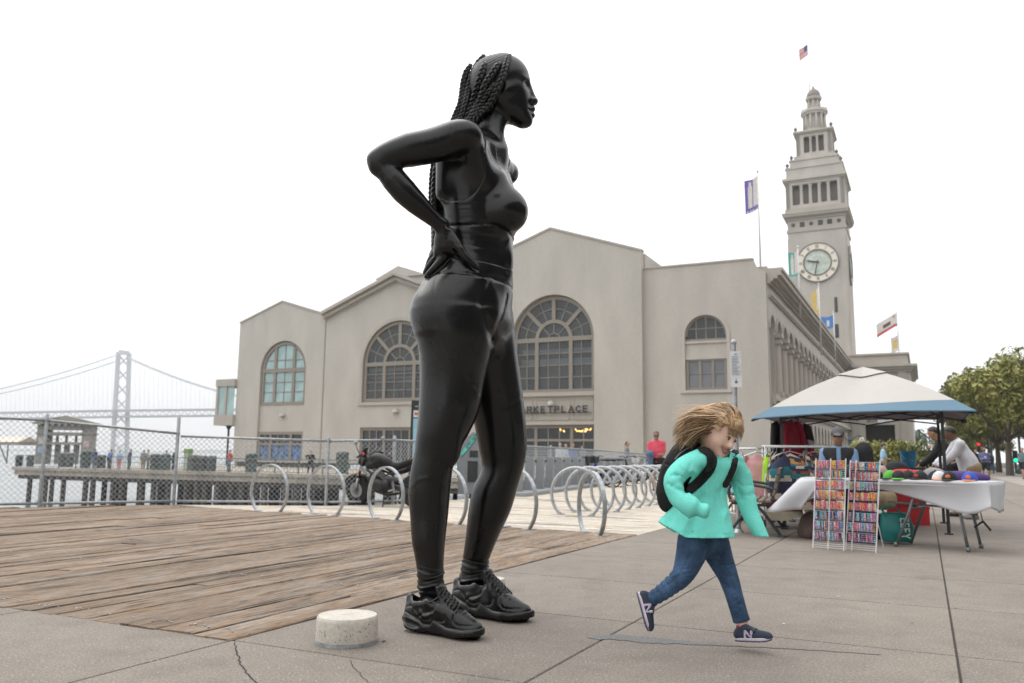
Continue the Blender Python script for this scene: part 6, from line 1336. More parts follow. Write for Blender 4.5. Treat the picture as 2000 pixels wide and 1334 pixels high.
    if hat:
        ht = s.like(); ht.ell(hd+R_ @ Vector((-.002*k, 0, .02*k)), (.066*k, .055*k, .062*k), 0, R=R_); n2 = R_ @ Vector((0, 0, 1)); c1 = hd+R_ @ Vector((0, 0, .022*k)); ht.cut((-((X-c1.x)*n2.x+(Y-c1.y)*n2.y+(Z-c1.z)*n2.z)).astype(np.float32))
        ht.cap(hd+R_ @ Vector((.05*k, 0, .025*k)), hd+R_ @ Vector((.1*k, 0, .014*k)), .035*k, .028*k, .005*k, sq=((0, 0, 1), .28)); ht.build('cap', hat, o)
    if glasses:
        mb = MB()
        for sg in (-1, 1): mb.box(hd+R_ @ Vector((.052*k, .019*k*sg, .008*k)), (.01*k, .03*k, .018*k), R=R_)
        mb.box(hd+R_ @ Vector((.054*k, 0, .012*k)), (.008*k, .02*k, .005*k), R=R_)
        for sg in (-1, 1): mb.box(hd+R_ @ Vector((.028*k, .043*k*sg, .01*k)), (.05*k, .004*k, .006*k), R=R_)
        mb.build('sunglasses', mat('black_lens', (.01, .01, .01), .15), o)
    elif vox < .016:
        mb = MB()
        for sg in (-1, 1): mb.ball(hd+R_ @ Vector((.05*k, .018*k*sg, .006*k)), .0055*k, 6, 4)
        mb.build('eye', HAIRS['dark'], o); mb = MB(); mb.box(hd+R_ @ Vector((.053*k, 0, -.04*k)), (.006*k, .026*k, .005*k), R=R_); mb.build('mouth', mat('lips', (.25, .09, .08), .5), o)
    if vest:
        t = s.like(); torso(t, .024*k); t.cut(np.broadcast_to(al-.31*k, t.f.shape)); t.cut(np.broadcast_to(-.02*k-al, t.f.shape)); t.cut((.016*k-np.abs(Y)-np.where(X > .02*k+hip.x+up.x*al, 0, 9)+.0*Z).astype(np.float32)); t.build('vest', vest, o)
    if hood:
        t = s.like(); t.ell(hd+Vector((-.01*k, 0, .01*k)), (.075*k, .066*k, .08*k), .0); t.cap(hd-Vector((.01*k, 0, .02*k)), nk, .06*k, .06*k, .04*k); c2 = hd+R_ @ Vector((.035*k, 0, 0)); t.cut(((X-c2.x)*q.x+(Y-c2.y)*q.y+(Z-c2.z)*q.z).astype(np.float32)); t.build('hood', hood, o)
    sm = shoes or cloth('shoe_dark', (.03, .03, .035))
    for h, kp, ap in legs:
        t = Sdf(ap-Vector((.06*k, .05*k, .07*k)), ap+Vector((.13*k, .05*k, .05*k)), min(vox, .02)); t.cap(ap-Vector((.014*k, 0, .026*k)), ap+Vector((.08*k, 0, -.034*k)), .026*k, .02*k, .01*k); t.build('shoe', sm, o)
    return o
CL = dict(navy=cloth('navy', (.03, .04, .1)), blue=cloth('blue', (.07, .13, .36)), sky=cloth('sky_blue', (.28, .46, .62)), black=cloth('black', (.012, .012, .014)), grey=cloth('grey', (.2, .2, .21)), white=cloth('white', (.55, .55, .56)), pink=cloth('pink', (.60, .07, .115)), red=cloth('red', (.45, .04, .04)), denim=cloth('denim', (.07, .11, .19)), khaki=cloth('khaki', (.28, .21, .13)), purple=cloth('dusk_purple', (.12, .13, .26)), beige=cloth('beige', (.4, .33, .24)), rose=cloth('rose', (.55, .18, .24)), teal=cloth('teal_grey', (.10, .16, .18)), hoodie=cloth('faded_blue', (.15, .24, .38)), off=cloth('off_white', (.52, .52, .55)))
face_cam = lambda p: atan2(-p.y, -p.x)
def at_pier(px, u=48.5): p = PU(px, 915, u); p.z = ZP; return p
GP = 'people strolling along the pier'
for (px, u, rz, H, lab, top, bot, kw) in (
  (183, 48.6, 1.4, 1.75, 'person in a navy jacket and jeans at the pier railing by the gate', 'navy', 'denim', {}), (212, 49, 1.2, 1.7, 'person in a bright blue jacket leaning on the pier railing', 'blue', 'black', dict(lean=.25)),
  (232, 48.8, 2.4, 1.62, 'person with pink trousers standing on the pier before the bridge tower', 'sky', 'rose', {}), (251, 48.6, .8, 1.75, 'person in dark clothes right of the bridge tower on the pier', 'navy', 'black', dict(lean=.12)),
  (279, 49, 2.2, 1.68, 'person in dark grey top left of the pair near the pier railing', 'grey', 'khaki', dict(hairlen=.12)), (287, 49.4, .4, 1.72, 'person in a beige top right of the pair near the pier railing', 'beige', 'navy', {}),
  (323, 48.8, 1.9, 1.7, 'person in a red cap bending over the pier railing', 'grey', 'denim', dict(lean=.35, hat=CL['red'])), (338, 48.8, .9, 1.78, 'person in a black jacket seen beside the tall fence post', 'black', 'black', dict(lean=.2)),
  (448, 48.4, -2.2, 1.75, 'person in a red shirt and jeans walking on the pier left of the hall', 'red', 'denim', dict(step=.09, sleeve='short')), (606, 49, -.9, 1.72, 'person in black jogging past the blue shop windows', 'black', 'black', dict(step=.12, lean=.1, hands=((.18, .12, .68), (-.05, -.14, .62)))),
  (762, 50, 2.9, 1.72, 'person in a dark top behind the motorcycle and the fence', 'black', 'grey', {})):
    person(at_pier(px, u), rz+0., H, lab, CL[top], CL[bot], group=GP, vox=.034, **kw)
for (p, rz, H, lab, top, bot, kw) in (
  (G(1094, 865, 1.75), -1.9, 1.75, 'bald person in white by the hall entrance, leftmost of three', 'white', 'khaki', dict(hair='grey')), (G(1105, 866, 1.72), -1.5, 1.72, 'person in a white shirt by the hall entrance, middle of a group of three', 'white', 'grey', {}),
  (G(1119, 865, 1.74), -1.2, 1.74, 'person in a blue jacket by the hall entrance, right of a group of three', 'blue', 'denim', dict(hands=((.16, .05, .6), (.16, -.05, .6)))), (G(1141, 870, 1.66), -2.4, 1.66, 'person in pale grey bending behind the fence near the black bikes', 'grey', 'denim', dict(lean=.2)),
  (G(1224, 862, 1.74), -.3, 1.74, 'person in a pale grey shirt with one hand raised to the head', 'grey', 'khaki', dict(hair='brown', hands=((.06, .08, .93), (.02, -.13, .45)))),
  (G(1815, 868, 1.78), -2.3, 1.78, 'grey haired person in a black jacket holding a white cup', 'black', 'black', dict(hair='grey', hands=((.17, .03, .62), (.16, -.06, .58)))), (G(1724, 866, 1.76), -.4, 1.76, 'person in a light blue shirt and cap by the planter hedges', 'sky', 'khaki', dict(hat=CL['navy'], sleeve='short', hands=((.16, .08, .58), (.16, -.08, .58)))),
  (G(1841, 880, 1.75), -2.0, 1.75, 'person in dark clothes far behind the canopy pole', 'navy', 'black', {}), (G(1858, 884, 1.7), -2.0, 1.7, 'distant person in a dark blue top right of the canopy pole', 'blue', 'navy', {}),
  (G(1905, 877, 1.74), -1.9, 1.74, 'person in dark clothes walking just behind the person in purple', 'black', 'black', dict(step=.08)), (G(1921, 873, 1.68), -1.75, 1.68, 'person in a purple sweater and black shorts with a cup and shoulder bag', 'purple', 'black', dict(step=.07, shorts=True, hairlen=.09, hair='brown', skin='tan', hands=((.12, .1, .55), (.16, -.04, .66)), shoes=CL['white'])),
  (G(1996, 874, 1.75), -2.5, 1.75, 'runner in a teal grey vest and black shorts at the right edge', 'teal', 'black', dict(step=.13, shorts=True, sleeve='short', hands=((.16, .12, .62), (-.06, -.14, .62)))),
  (G(1935, 882, 1.7), 2.0, 1.7, 'person seen from behind in dark clothes right of the person in purple', 'navy', 'denim', dict(step=.05)), (G(1537, 868, 1.75), -1.8, 1.75, 'person in navy beyond the clothes racks', 'navy', 'navy', {})):
    p = Vector((p.x, p.y, 0)); person(p, rz, H, lab, CL[top], CL[bot], vox=.03, **kw)
p = G(1282, 841, 1.8); p.z = 0; person(p, -1.85, 1.8, 'person in a pink shirt and black shorts looking down at a dark jacket in the hands', CL['pink'], CL['black'], skin='tan', hair='brown', shorts=True, sleeve='short', nod=.35, glasses=True, hands=((.15, .06, .60), (.17, -.06, .60)), vox=.02)
jk = Sdf((-.3, -.3, -.5), (.3, .3, .3), .02); jk.ell((0, 0, .05), (.12, .16, .11), .05); jk.cap((0, .05, .05), (.02, .08, -.38), .09, .06, .06); jk.cap((0, -.05, 0), (.03, -.06, -.28), .08, .05, .06)
tag(jk.build('held_jacket', CL['denim'], None, loc=(p.x-.24, p.y-.24, 1.04)), 'dark blue jacket held by the person in the pink shirt', 'jacket')
# cup and shoulder bag of the walker, cup of the person in black
for nm, (q, lab) in {'a': (G(1921, 873, 1.68), 'white paper cup held by the person in purple'), 'b': (G(1815, 868, 1.78), 'white paper cup held by the grey haired person in black')}.items():
    mb = MB(); mb.lathe([(.035, 0), (.045, .1), (.048, .1), (.046, .115), (.0, .118)], (0, 0, 0), 10); dx = -.12 if nm == 'a' else -.25
    tag(mb.build('paper_cup', CL['white'], None, loc=(q.x+dx, q.y-.32, 1.1 if nm == 'a' else 1.08), smooth='auto'), lab, 'cup')
q = G(1921, 873, 1.68); bg = empty('shoulder_bag', (q.x+.24, q.y-.14, .86), .2, 'small black bag slung on the person in purple', 'bag'); mb = MB(); mb.bbox((0, 0, .1), (.26, .12, .2), .03); mb.build('pouch', CL['black'], bg); mb = MB(); mb.tube(smoothpath([(.1, 0, .18), (.05, -.08, .45), (-.25, -.02, .62), (-.42, .2, .66)], 4), .012, 5); mb.build('strap', CL['black'], bg)
# ================================================================== the street stall
PLAS = mat('white_plastic', (.62, .62, .63), .4, var=.04); STEEL_D = mat('dark_steel', (.05, .052, .055), .45); CHROME = mat('chrome_tube', (.55, .56, .58), .25, metal=.7, var=.05); BLKM = mat('black_metal', (.018, .018, .02), .45)
def lz(root, u, v, z): return root.matrix_basis.inverted() @ W(u, v, z)
# ---- pop-up canopy
cn = empty('canopy_tent', W(13.9, .8), GRID_Z, 'pop up canopy with a cream top and blue border on dark legs', 'canopy')
def cv(u, v, z): return Vector((u-13.9, v-.8, z))
FRc, FLc, BRc, BLc, PK = cv(12.5, -.65, 1.655), cv(12.4, 2.25, 1.575), cv(15.4, -.62, 1.66), cv(15.4, 2.3, 1.62), cv(13.95, .80, 2.43)
CREAM = mat('canopy_cream', (.44, .42, .39), .8, var=.03, bump=.1, bs=8); CBLUE = mat('canopy_blue', (.095, .175, .245), .75, var=.04)
def edge(t):
    c = [FRc, FLc, BLc, BRc, FRc]; i = int(t*4) if t < 1 else 3; f = t*4-i; p = c[i].lerp(c[i+1], f); return p+Vector((0, 0, .045*sin(pi*f)))
def surf(t, s_):
    e = edge(t); p = e.lerp(PK, s_); corner = abs(((t*4) % 1)-.5)*2
    return p+Vector((0, 0, (.13*(1-(1-s_)**1.5) - .10*sin(pi*min(1, s_*1.0)))*0 + .07*sin(pi*s_)*(.4+.6*corner) - .05*sin(pi*s_)*sin(pi*((t*4) % 1))**2))
def ring_band(s0, s1, m, nm, n=48, k=10, off=0.):
    mb = MB(); rows = [[surf(i/n, s0+(s1-s0)*j/k)+Vector((0, 0, off)) for i in range(n)] for j in range(k+1)]; mb.grid(rows, True); o = mb.build(nm, m, cn, smooth='auto'); return o
ring_band(.0, .17, CBLUE, 'blue_border', k=4); ring_band(.17, 1.0, CREAM, 'cream_top')
mb = MB(); mb.grid([[surf(i/48, .02+.9*j/8)+Vector((0, 0, -.02)) for i in range(48)] for j in range(9)], True); mb.build('lining', mat('canopy_lining', (.24, .22, .23), .9), cn, smooth=True)
mb = MB(); mb.grid([[surf(i/48, .76+.24*j/4)+Vector((0, 0, .012+.012*(1-j/4))) for i in range(48)] for j in range(5)], True); mb.build('vent_cap', CREAM, cn, smooth='auto')
mb = MB(); mb.grid([[edge(i/48)+Vector((0, 0, -.012)) for i in range(48)], [edge(i/48)+Vector((0, 0, .004)) for i in range(48)]], True); mb.build('hem', CBLUE, cn)
lt = []
for (u, v) in ((12.85, -.24), (12.85, 1.9), (15.05, -.22), (15.05, 1.95)):
    mb = MB(); p, q = cv(u, v, 0), cv(u, v, 1.72); mb.bar(p, q, .042, .042); mb.bar(cv(u, v, .72), cv(u, v, .8), .07, .07); mb.bbox(p+Vector((0, 0, .01)), (.11, .11, .02), .006); mb.build('leg', BLKM, cn); lt.append(q)
mb = MB(); nmx = [(0, 1), (1, 3), (3, 2), (2, 0)]
for a, b in nmx:
    A, B = lt[a], lt[b]; M_ = (A+B)/2
    for h0, h1 in ((0, -.16), (-.16, 0)):
        mb.bar(A+Vector((0, 0, h0)), M_+Vector((0, 0, h1+.02)), .022, .022); mb.bar(M_+Vector((0, 0, h0)), B+Vector((0, 0, h1+.02)), .022, .022)
for q in lt: mb.bar(q, PK-Vector((0, 0, .15)), .02, .02)
for q, e_ in zip(lt, (FRc, FLc, BRc, BLc)): mb.bar(q+Vector((0, 0, -.02)), e_+Vector((0, 0, -.03)), .025, .025)
mb.build('truss', BLKM, cn)
mb = MB(); mb.box(BRc+Vector((-.02, .02, -.03)), (.08, .08, .06)); mb.build('corner_pocket', BLKM, cn)
# ---- folding table with a stretched white cover
tb = empty('folding_table', W(11.0, .3), GRID_Z-.27, 'white folding table with grey steel legs at the front of the stall', 'table')
mb = MB(); mb.bbox((0, 0, .735), (.74, 2.06, .045), .012); mb.build('tabletop', PLAS, tb)
GS2 = mat('table_leg_grey', (.17, .18, .19), .4, metal=.4)
for y, sg in ((-.78, 1), (-.12, -1)):
    for x in (-.28, .28):
        mb = MB(); mb.tube([(x, y-.10*sg*(0 if y < -.5 else 1), .0), (x*.95, y+.06*sg, .4), (x*.9, y+.16*sg, .72)], .017, 8); mb.tube([(x, y-.10*sg*(0 if y < -.5 else 1), .0), (x, y-.095*sg*(0 if y < -.5 else 1), .05)], .023, 8); mb.build('leg', GS2, tb, smooth=True)
    mb = MB(); mb.tube([(-.27, y+.08*sg, .45), (.27, y+.08*sg, .45)], .014, 8); mb.tube([(0, y+.05*sg, .45), (0, y+.34*sg, .7)], .012, 8); mb.build('brace', GS2, tb, smooth=True)
mb = MB(); mb.tube([(-.25, -.7, .47), (-.1, .1, .5)], .012, 8); mb.build('brace', GS2, tb)
CLO = mat('white_cover', (.5, .505, .53), .75, var=.03, bump=.08, bs=6)
tc = empty('table_cover', W(11.0, .3), GRID_Z-.27, 'white stretch table cover hanging askew with one corner blown out', 'tablecloth')
mb = MB(); e = .006; X0, Y0, Z0 = .385, 1.05, .768
mb.bbox((0, 0, .755), (2*X0, 2*Y0, .03), .014); mb.build('top_sheet', CLO, tc)
def skirt(top, bot, n=24, k=9, bulge=.05, seed=1, name='skirt'):
    "hanging cloth between a top path and a bottom path"
    mb = MB(); T, B = smoothpath(top, 8), smoothpath(bot, 8); rg = random.Random(seed); rows = []
    N = 30; ip = lambda q, t: (lambda i, f: q[i].lerp(q[min(i+1, len(q)-1)], f))(min(int(t*(len(q)-1)), len(q)-1), (t*(len(q)-1)) % 1 if t < 1 else 0)
    ph = rg.uniform(0, 6)
    for j in range(k+1):
        s_ = j/k; row = []
        for i in range(N+1):
            t = i/N; p = ip(T, t).lerp(ip(B, t), s_); p = p+Vector((-bulge*sin(pi*s_)*(.6+.4*sin(t*9+ph))+.018*s_*sin(t*17+ph*2), .012*s_*sin(t*13+ph), 0)); row.append(p)
        rows.append(row)
    mb.grid(rows); me = mb.mesh(name, True); o = link(name, me, CLO, tc); m = o.modifiers.new('t', 'SOLIDIFY'); m.thickness = .004; return o
skirt([(-X0, -Y0, Z0-.012), (-X0, -.4, Z0-.012), (-X0, .3, Z0-.012), (-X0, Y0, Z0-.012)], [(-.43, -1.06, .50), (-.36, -.80, .415), (-.30, -.3, .55), (-.32, .2, .66), (-.36, .6, .62), (-.44, 1.08, .45)], bulge=-.03, seed=2)
skirt([(-X0, -Y0, Z0-.012), (0, -Y0, Z0-.012), (X0, -Y0, Z0-.012)], [(-.43, -1.07, .50), (-.1, -1.08, .43), (.3, -1.04, .5)], bulge=.0, seed=4, name='end_skirt')
skirt([(X0, Y0, Z0-.012), (0, Y0, Z0-.012), (-X0, Y0, Z0-.012), (-X0, Y0-.3, Z0-.012)], [(.2, 1.62, .40), (-.1, 1.62, .335), (-.42, 1.42, .32), (-.46, 1.02, .38)], bulge=.08, seed=7, name='blown_corner')
# ---- wire panels of woven bracelets leaning on the table
rg = random.Random(21)
pal = [(.6, .08, .1), (.65, .22, .05), (.62, .42, .08), (.5, .1, .3), (.08, .35, .38), (.1, .15, .4), (.35, .12, .35), (.5, .5, .45), (.04, .04, .05), (.15, .4, .2), (.6, .3, .35), (.2, .1, .06), (.25, .45, .55), (.55, .15, .2)]
BM = [mat('woven_%d' % i, c, .9, var=.55, vs=70, stretch=(1, 1, 1)) for i, c in enumerate(pal)]
CARD = mat('card_navy', (.02, .03, .07), .8); CARDG = mat('card_grey', (.12, .12, .13), .8)
def panel(p0, p1, hgt, label, cols, seed):
    a, b = G(*p0), G(*p1); a.z = b.z = .004; d = (b-a); w = d.length; rz = atan2(d.y, d.x); o = empty('bracelet_rack', a, rz, label, 'display rack', 'wire racks of woven bracelets'); rg = random.Random(seed); tl = -.16/hgt
    f = lambda x, z, y=0.: Vector((x, .19*z/hgt+y, z))
    mb = MB()
    for x in cols: mb.tube([f(x*w, 0), f(x*w, hgt)], .0075, 6)
    mb.build('upright', PLAS, o); mb = MB(); n = 46
    for i in range(1, n): z = hgt*i/n; mb.tube([f(cols[0]*w, z), f(cols[-1]*w, z)], .0028, 4)
    k = mb.build('cross_wire', PLAS, o); k['kind'] = 'stuff'
    for row in range(8):
        z0 = hgt*(.975-row*.112); hh = hgt*.088
        if seed == 2 and row == 7: z0 -= .0
        for c0, c1 in zip(cols[:-1], cols[1:]):
            if (seed == 1 and row == 7 and False): continue
            mb = MB(); x = c0*w+.012; warm = row in (0, 2, 3, 4) 
            while x < c1*w-.016:
                bw = rg.uniform(.009, .014)
                if rg.random() > .07:
                    mb.m = rg.choice([0, 1, 2, 3, 10, 13, 1, 7, 2] if warm and seed == 1 or (seed == 2 and row in (3, 4)) else ([4, 5, 6, 12, 7, 10, 13, 11, 8] if row > 4 else range(14)))
                    L_ = hh*rg.uniform(.9, 1.05); mb.box(f(x+bw/2, z0-hh/2, -.014), (bw*.86, .005, L_))
                    for q in range(4): mb.m = rg.randrange(14); mb.box(f(x+bw/2, z0-hh*(.14+.24*q), -.0165), (bw*.7, .003, hh*.09))
                x += bw+.001
            k = mb.build('bracelet_bundle', BM, o, fix=False); k['kind'] = 'stuff'
            mb = MB(); mb.box(f((c0+c1)/2*w, z0-hh-.008, -.006), ((c1-c0)*w-.02, .004, .014)); mb.build('card_strip', CARD if seed == 2 else CARDG, o)
    mb = MB(); mb.tube([f(w*.5, hgt*.9, .01), Vector((w*.5, .5, .02))], .006, 5); mb.build('strut', PLAS, o)
panel((1588, 1072), (1648, 1077), 1.0, 'left wire rack of bright orange and red woven bracelets', [0, .5, 1], 1)
panel((1652, 1075), (1711, 1081), .985, 'right wire rack of woven bracelets on navy cards', [0, .2, 1], 2)
# ---- goods on the table
T_ = lambda x, y, z=.772: tb.matrix_basis @ Vector((x, y, z))
def capobj(x, y, rz, m1, m2, label, logo=None):
    o = empty('baseball_cap', T_(x, y), GRID_Z-.27+rz, label, 'cap', 'caps laid out on the table')
    s = Sdf((-.13, -.12, -.02), (.16, .12, .15), .008); s.ell((0, 0, .0), (.098, .082, .105), 0); s.ell((0, 0, -.01), (.088, .072, .095), 0, sub=True); X, Y, Z = s.xyz(); s.cut(np.broadcast_to(.002-Z, s.f.shape)); s.build('crown', m1, o)
    s = Sdf((0, -.11, -.03), (.2, .11, .06), .007); s.cap((.06, 0, .012), (.125, 0, .004), .075, .06, 0, sq=((0, 0, 1), .12)); s.build('brim', m2, o)
    mb = MB(); mb.ball((0, 0, .106), .009, 6, 4); mb.build('button', m2, o)
    if logo: mb = MB(); mb.ball((.088, 0, .045), (.012, .026, .022), 8, 6); mb.build('emblem', logo, o)
CO = cloth('cap_orange', (.62, .17, .03)); CLM = cloth('cap_lime', (.08, .36, .04)); CB2 = cloth('cap_royal', (.03, .08, .4)); CBK = CL['black']
for i, (x, y, rz, a, b, lab, lg) in enumerate(((-.2, .18, 3.4, CBK, CBK, 'black cap with a white emblem beside the right bracelet rack', CL['white']), (-.22, .02, 3.1, CLM, CBK, 'lime green cap with a black brim', None), (-.24, -.08, 3.3, CBK, CLM, 'black cap with a green brim right of the lime cap', None), (-.18, -.30, 2.9, CBK, CBK, 'large plain black cap in the middle of the row', CL['red']),
     (-.16, -.50, 3.3, CL['white'], CO, 'white cap with an orange brim', None), (-.22, -.62, 3.2, CBK, CBK, 'black cap with an orange emblem', CO), (-.2, -.82, 3.2, CB2, CO, 'royal blue cap with an orange emblem at the right end', CO), (.05, -.4, 3.0, CBK, CBK, 'black cap in the second row behind the plain black cap', None), (.06, -.1, 3.1, CBK, CBK, 'black cap in the second row behind the lime cap', None))): capobj(x, y, rz, a, b, lab, lg)
def pile(loc, r, m, label, cat, seed, name, rz=0.):
    s = Sdf([-r[0]*1.5, -r[1]*1.5, -.05], [r[0]*1.5, r[1]*1.5, r[2]*1.8], .02 if max(r) < .5 else .03); s.ell((0, 0, r[2]*.3), r, .05); rr = random.Random(seed)
    for k in range(6): s.ell((rr.uniform(-.7, .7)*r[0], rr.uniform(-.7, .7)*r[1], r[2]*rr.uniform(.2, .7)), (r[0]*.45, r[1]*.45, r[2]*.45), .05)
    X, Y, Z = s.xyz(); s.f += (.014*noise3(X, Y, Z, 22, seed)).astype(np.float32); s.cut(np.broadcast_to(-Z, s.f.shape)); o = s.build(name, m, None, loc=loc); o.rotation_euler.z = rz; return tag(o, label, cat)
pile(T_(.22, -.62), (.12, .32, .085), cloth('violet', (.07, .035, .17)), 'dark violet folded cloth behind the row of caps', 'cloth', 3, 'folded_cloth', GRID_Z)
pile(T_(.25, -.02), (.12, .22, .09), cloth('red_goods', (.4, .02, .025)), 'bright red folded cloth behind the lime cap', 'cloth', 4, 'folded_cloth', GRID_Z)
pile(T_(.27, .3), (.12, .16, .12), cloth('mixed_knit', (.35, .25, .22)), 'stack of folded knitwear behind the black caps', 'knitwear', 5, 'folded_knitwear', GRID_Z)
pile(T_(.3, -.33), (.1, .12, .1), cloth('grey_knit', (.25, .24, .25)), 'pale grey knit beanie pile behind the violet cloth', 'knitwear', 6, 'folded_knitwear', GRID_Z)
pile(T_(.12, .5), (.2, .26, .13), CL['black'], 'black jackets piled between the bracelet racks and the caps', 'jackets', 15, 'piled_jackets', GRID_Z); pile(T_(.2, .98), (.14, .12, .1), CL['navy'], 'navy folded sweater at the left end of the table', 'sweater', 16, 'folded_sweater', GRID_Z); pile(T_(.32, .1, .8), (.1, .14, .14), CL['black'], 'black bag standing behind the red cloth', 'bag', 17, 'cloth_bag', GRID_Z)
# red crates and the blue bucket behind
cr_ = empty('red_crate', W(14.6, .28), GRID_Z, 'red plastic crates stacked under the canopy', 'crate'); CRR = mat('crate_red', (.5, .02, .025), .45)
for z, dy in ((0, 0), (.3, .05), (.6, .28)):
    mb = MB()
    for (lo, hi) in (((-.2, -.3+dy, z), (.2, -.28+dy, z+.28)), ((-.2, .28+dy, z), (.2, .3+dy, z+.28)), ((-.2, -.28+dy, z), (-.18, .28+dy, z+.28)), ((.18, -.28+dy, z), (.2, .28+dy, z+.28)), ((-.18, -.28+dy, z), (.18, .28+dy, z+.02)), ((-.21, -.31+dy, z+.25), (.21, .31+dy, z+.285))): mb.bx(lo, hi)
    mb.build('crate', CRR, cr_)
c_ = PU(1775, 912, 15.2); st_ = empty('stool', Vector((c_.x, c_.y, 0)), .2, 'low grey stool under the blue bucket', 'stool')
zt = c_.z-.004; mb = MB(); mb.bbox((0, 0, zt-.02), (.36, .36, .04), .01); mb.build('seat', STEEL_D, st_)
for x in (-.14, .14):
    for y in (-.14, .14): mb = MB(); mb.tube([(x*1.15, y*1.15, 0), (x, y, zt-.03)], .014, 6); mb.build('leg', STEEL_D, st_)
bk = empty('bucket', Vector((c_.x, c_.y, zt+.002)), 0, 'bright blue plastic bucket behind the caps', 'bucket'); BBL = mat('bucket_blue', (.015, .27, .52), .35)
mb = MB(); mb.lathe([(.0, 0), (.105, 0), (.13, .24), (.14, .245), (.14, .265), (.128, .265), (.1, .02), (0, .02)], (0, 0, 0), 24); mb.build('pail', BBL, bk, smooth='auto'); mb = MB(); mb.tube([(-.135, 0, .23)]+[(.14*sin(t), -.1*cos(t)-.06, .2-.1*cos(t)) for t in (-.9, 0, .9)]+[(.135, 0, .23)], .004, 5); mb.build('handle', CHROME, bk)
# teal shopping bag, box and bundles below the table
pb = G(1752, 1062); sb = empty('shopping_bag', Vector((pb.x, pb.y, .005)), -.18, 'teal shopping bag with pale printed letters under the table', 'bag'); TEAL = mat('bag_teal', (.005, .155, .145), .5, var=.2, vs=10)
s = Sdf((-.26, -.2, -.02), (.26, .2, .45), .012); s.loft([(.02, 0, 0, .16, .1), (.15, .01, 0, .19, .12), (.28, 0, 0, .175, .1), (.36, -.01, 0, .16, .06)], 0, .02); X, Y, Z = s.xyz(); s.f += (.008*noise3(X, Y, Z, 26, 9)).astype(np.float32); s.cut(np.broadcast_to(-Z, s.f.shape)); s.build('bag_body', TEAL, sb)
for y, x in ((-.06, -.02), (.05, .0)): mb = MB(); mb.tube(smoothpath([(x-.1, y, .33), (x-.15, y-.03, .42), (x-.02, y-.05, .44), (x+.06, y-.02, .36)], 5), .014, 5, flat=.5); mb.build('strap', mat('bag_strap', (.01, .23, .2), .6), sb)
mb = MB(); letters(mb, 'EEFY', (.015, -.142, .30), (.06, 0, -1), (1, 0, .06), .085, .045, .016, .014, .012); mb.build('printed_letters', mat('bag_print', (.45, .55, .52), .6), sb)
pile(Vector((*G(1585, 1050).xy, 0)), (.16, .2, .24), cloth('brown_blanket', (.10, .065, .055)), 'brown rolled blanket behind the left bracelet rack', 'blanket', 8, 'rolled_blanket'); pile(Vector((*G(1592, 1030).xy, .2)), (.14, .18, .14), cloth('pale_bundle', (.45, .35, .36)), 'pale bundle of knitwear on the brown blanket', 'bundle', 9, 'knit_bundle')
pile(W(11.75, .75, 0), (.22, .3, .3), CL['black'], 'black duffel bag under the table beside the teal bag', 'bag', 10, 'duffel_bag')
cl = empty('spring_clamp', PU(1921, 1036, 10.66), 0, 'small black spring clamp dangling at the right end of the table cover', 'clamp'); mb = MB(); mb.tube([(-.04, 0, .34), (0, 0, .08)], .006, 5); mb.bar((0, 0, .1), (.08, 0, 0), .018, .018); mb.bar((0, 0, .1), (-.09, .02, .03), .018, .018); mb.build('jaws', BLKM, cl)
# ---- stall holder, seated helper, customers
VP_ = PU(1636, 846, 11.95); vz = VP_.z
person(Vector((VP_.x, VP_.y, 0)), -1.95, 1.62, 'stall holder in a faded blue hoodie, black vest, cap and sunglasses behind the table', CL['hoodie'], CL['black'], skin='tan', seat=.57, hat=cloth('cap_grey', (.09, .09, .095)), glasses=True, vest=CL['black'], vox=.014, hairlen=.1, hands=((.2, .08, .46), (.2, -.1, .46)), nod=.1)
VP2 = PU(1695, 882, 12.0)
person(Vector((VP2.x+.18, VP2.y+.1, 0)), 1.9, 1.66, 'seated person in a black hood with khaki trousers and white shoes behind the table', CL['black'], CL['khaki'], seat=.40, lean=.45, vox=.018, hood=CL['black'], shoes=CL['white'], hands=((.26, .06, .3), (.26, -.06, .3)))
WM = PU(1890, 925, 16.4)
person(Vector((WM.x+.06, WM.y, 0)), 2.85, 1.68, 'customer in a white jacket and khaki trousers leaning over the table', CL['off'], CL['khaki'], skin='brown', lean=.42, nod=.4, vox=.017, long=.09, hands=((.34, .06, .50), (.36, -.08, .50)), shoes=CL['grey'])
KM = PU(1852, 925, 17.0)
person(Vector((KM.x+.1, KM.y, 0)), 2.6, 1.7, 'customer in black half hidden by the canopy pole', CL['black'], CL['black'], skin='tan', lean=.4, nod=.4, vox=.02, hands=((.34, .06, .5), (.34, -.06, .5)))
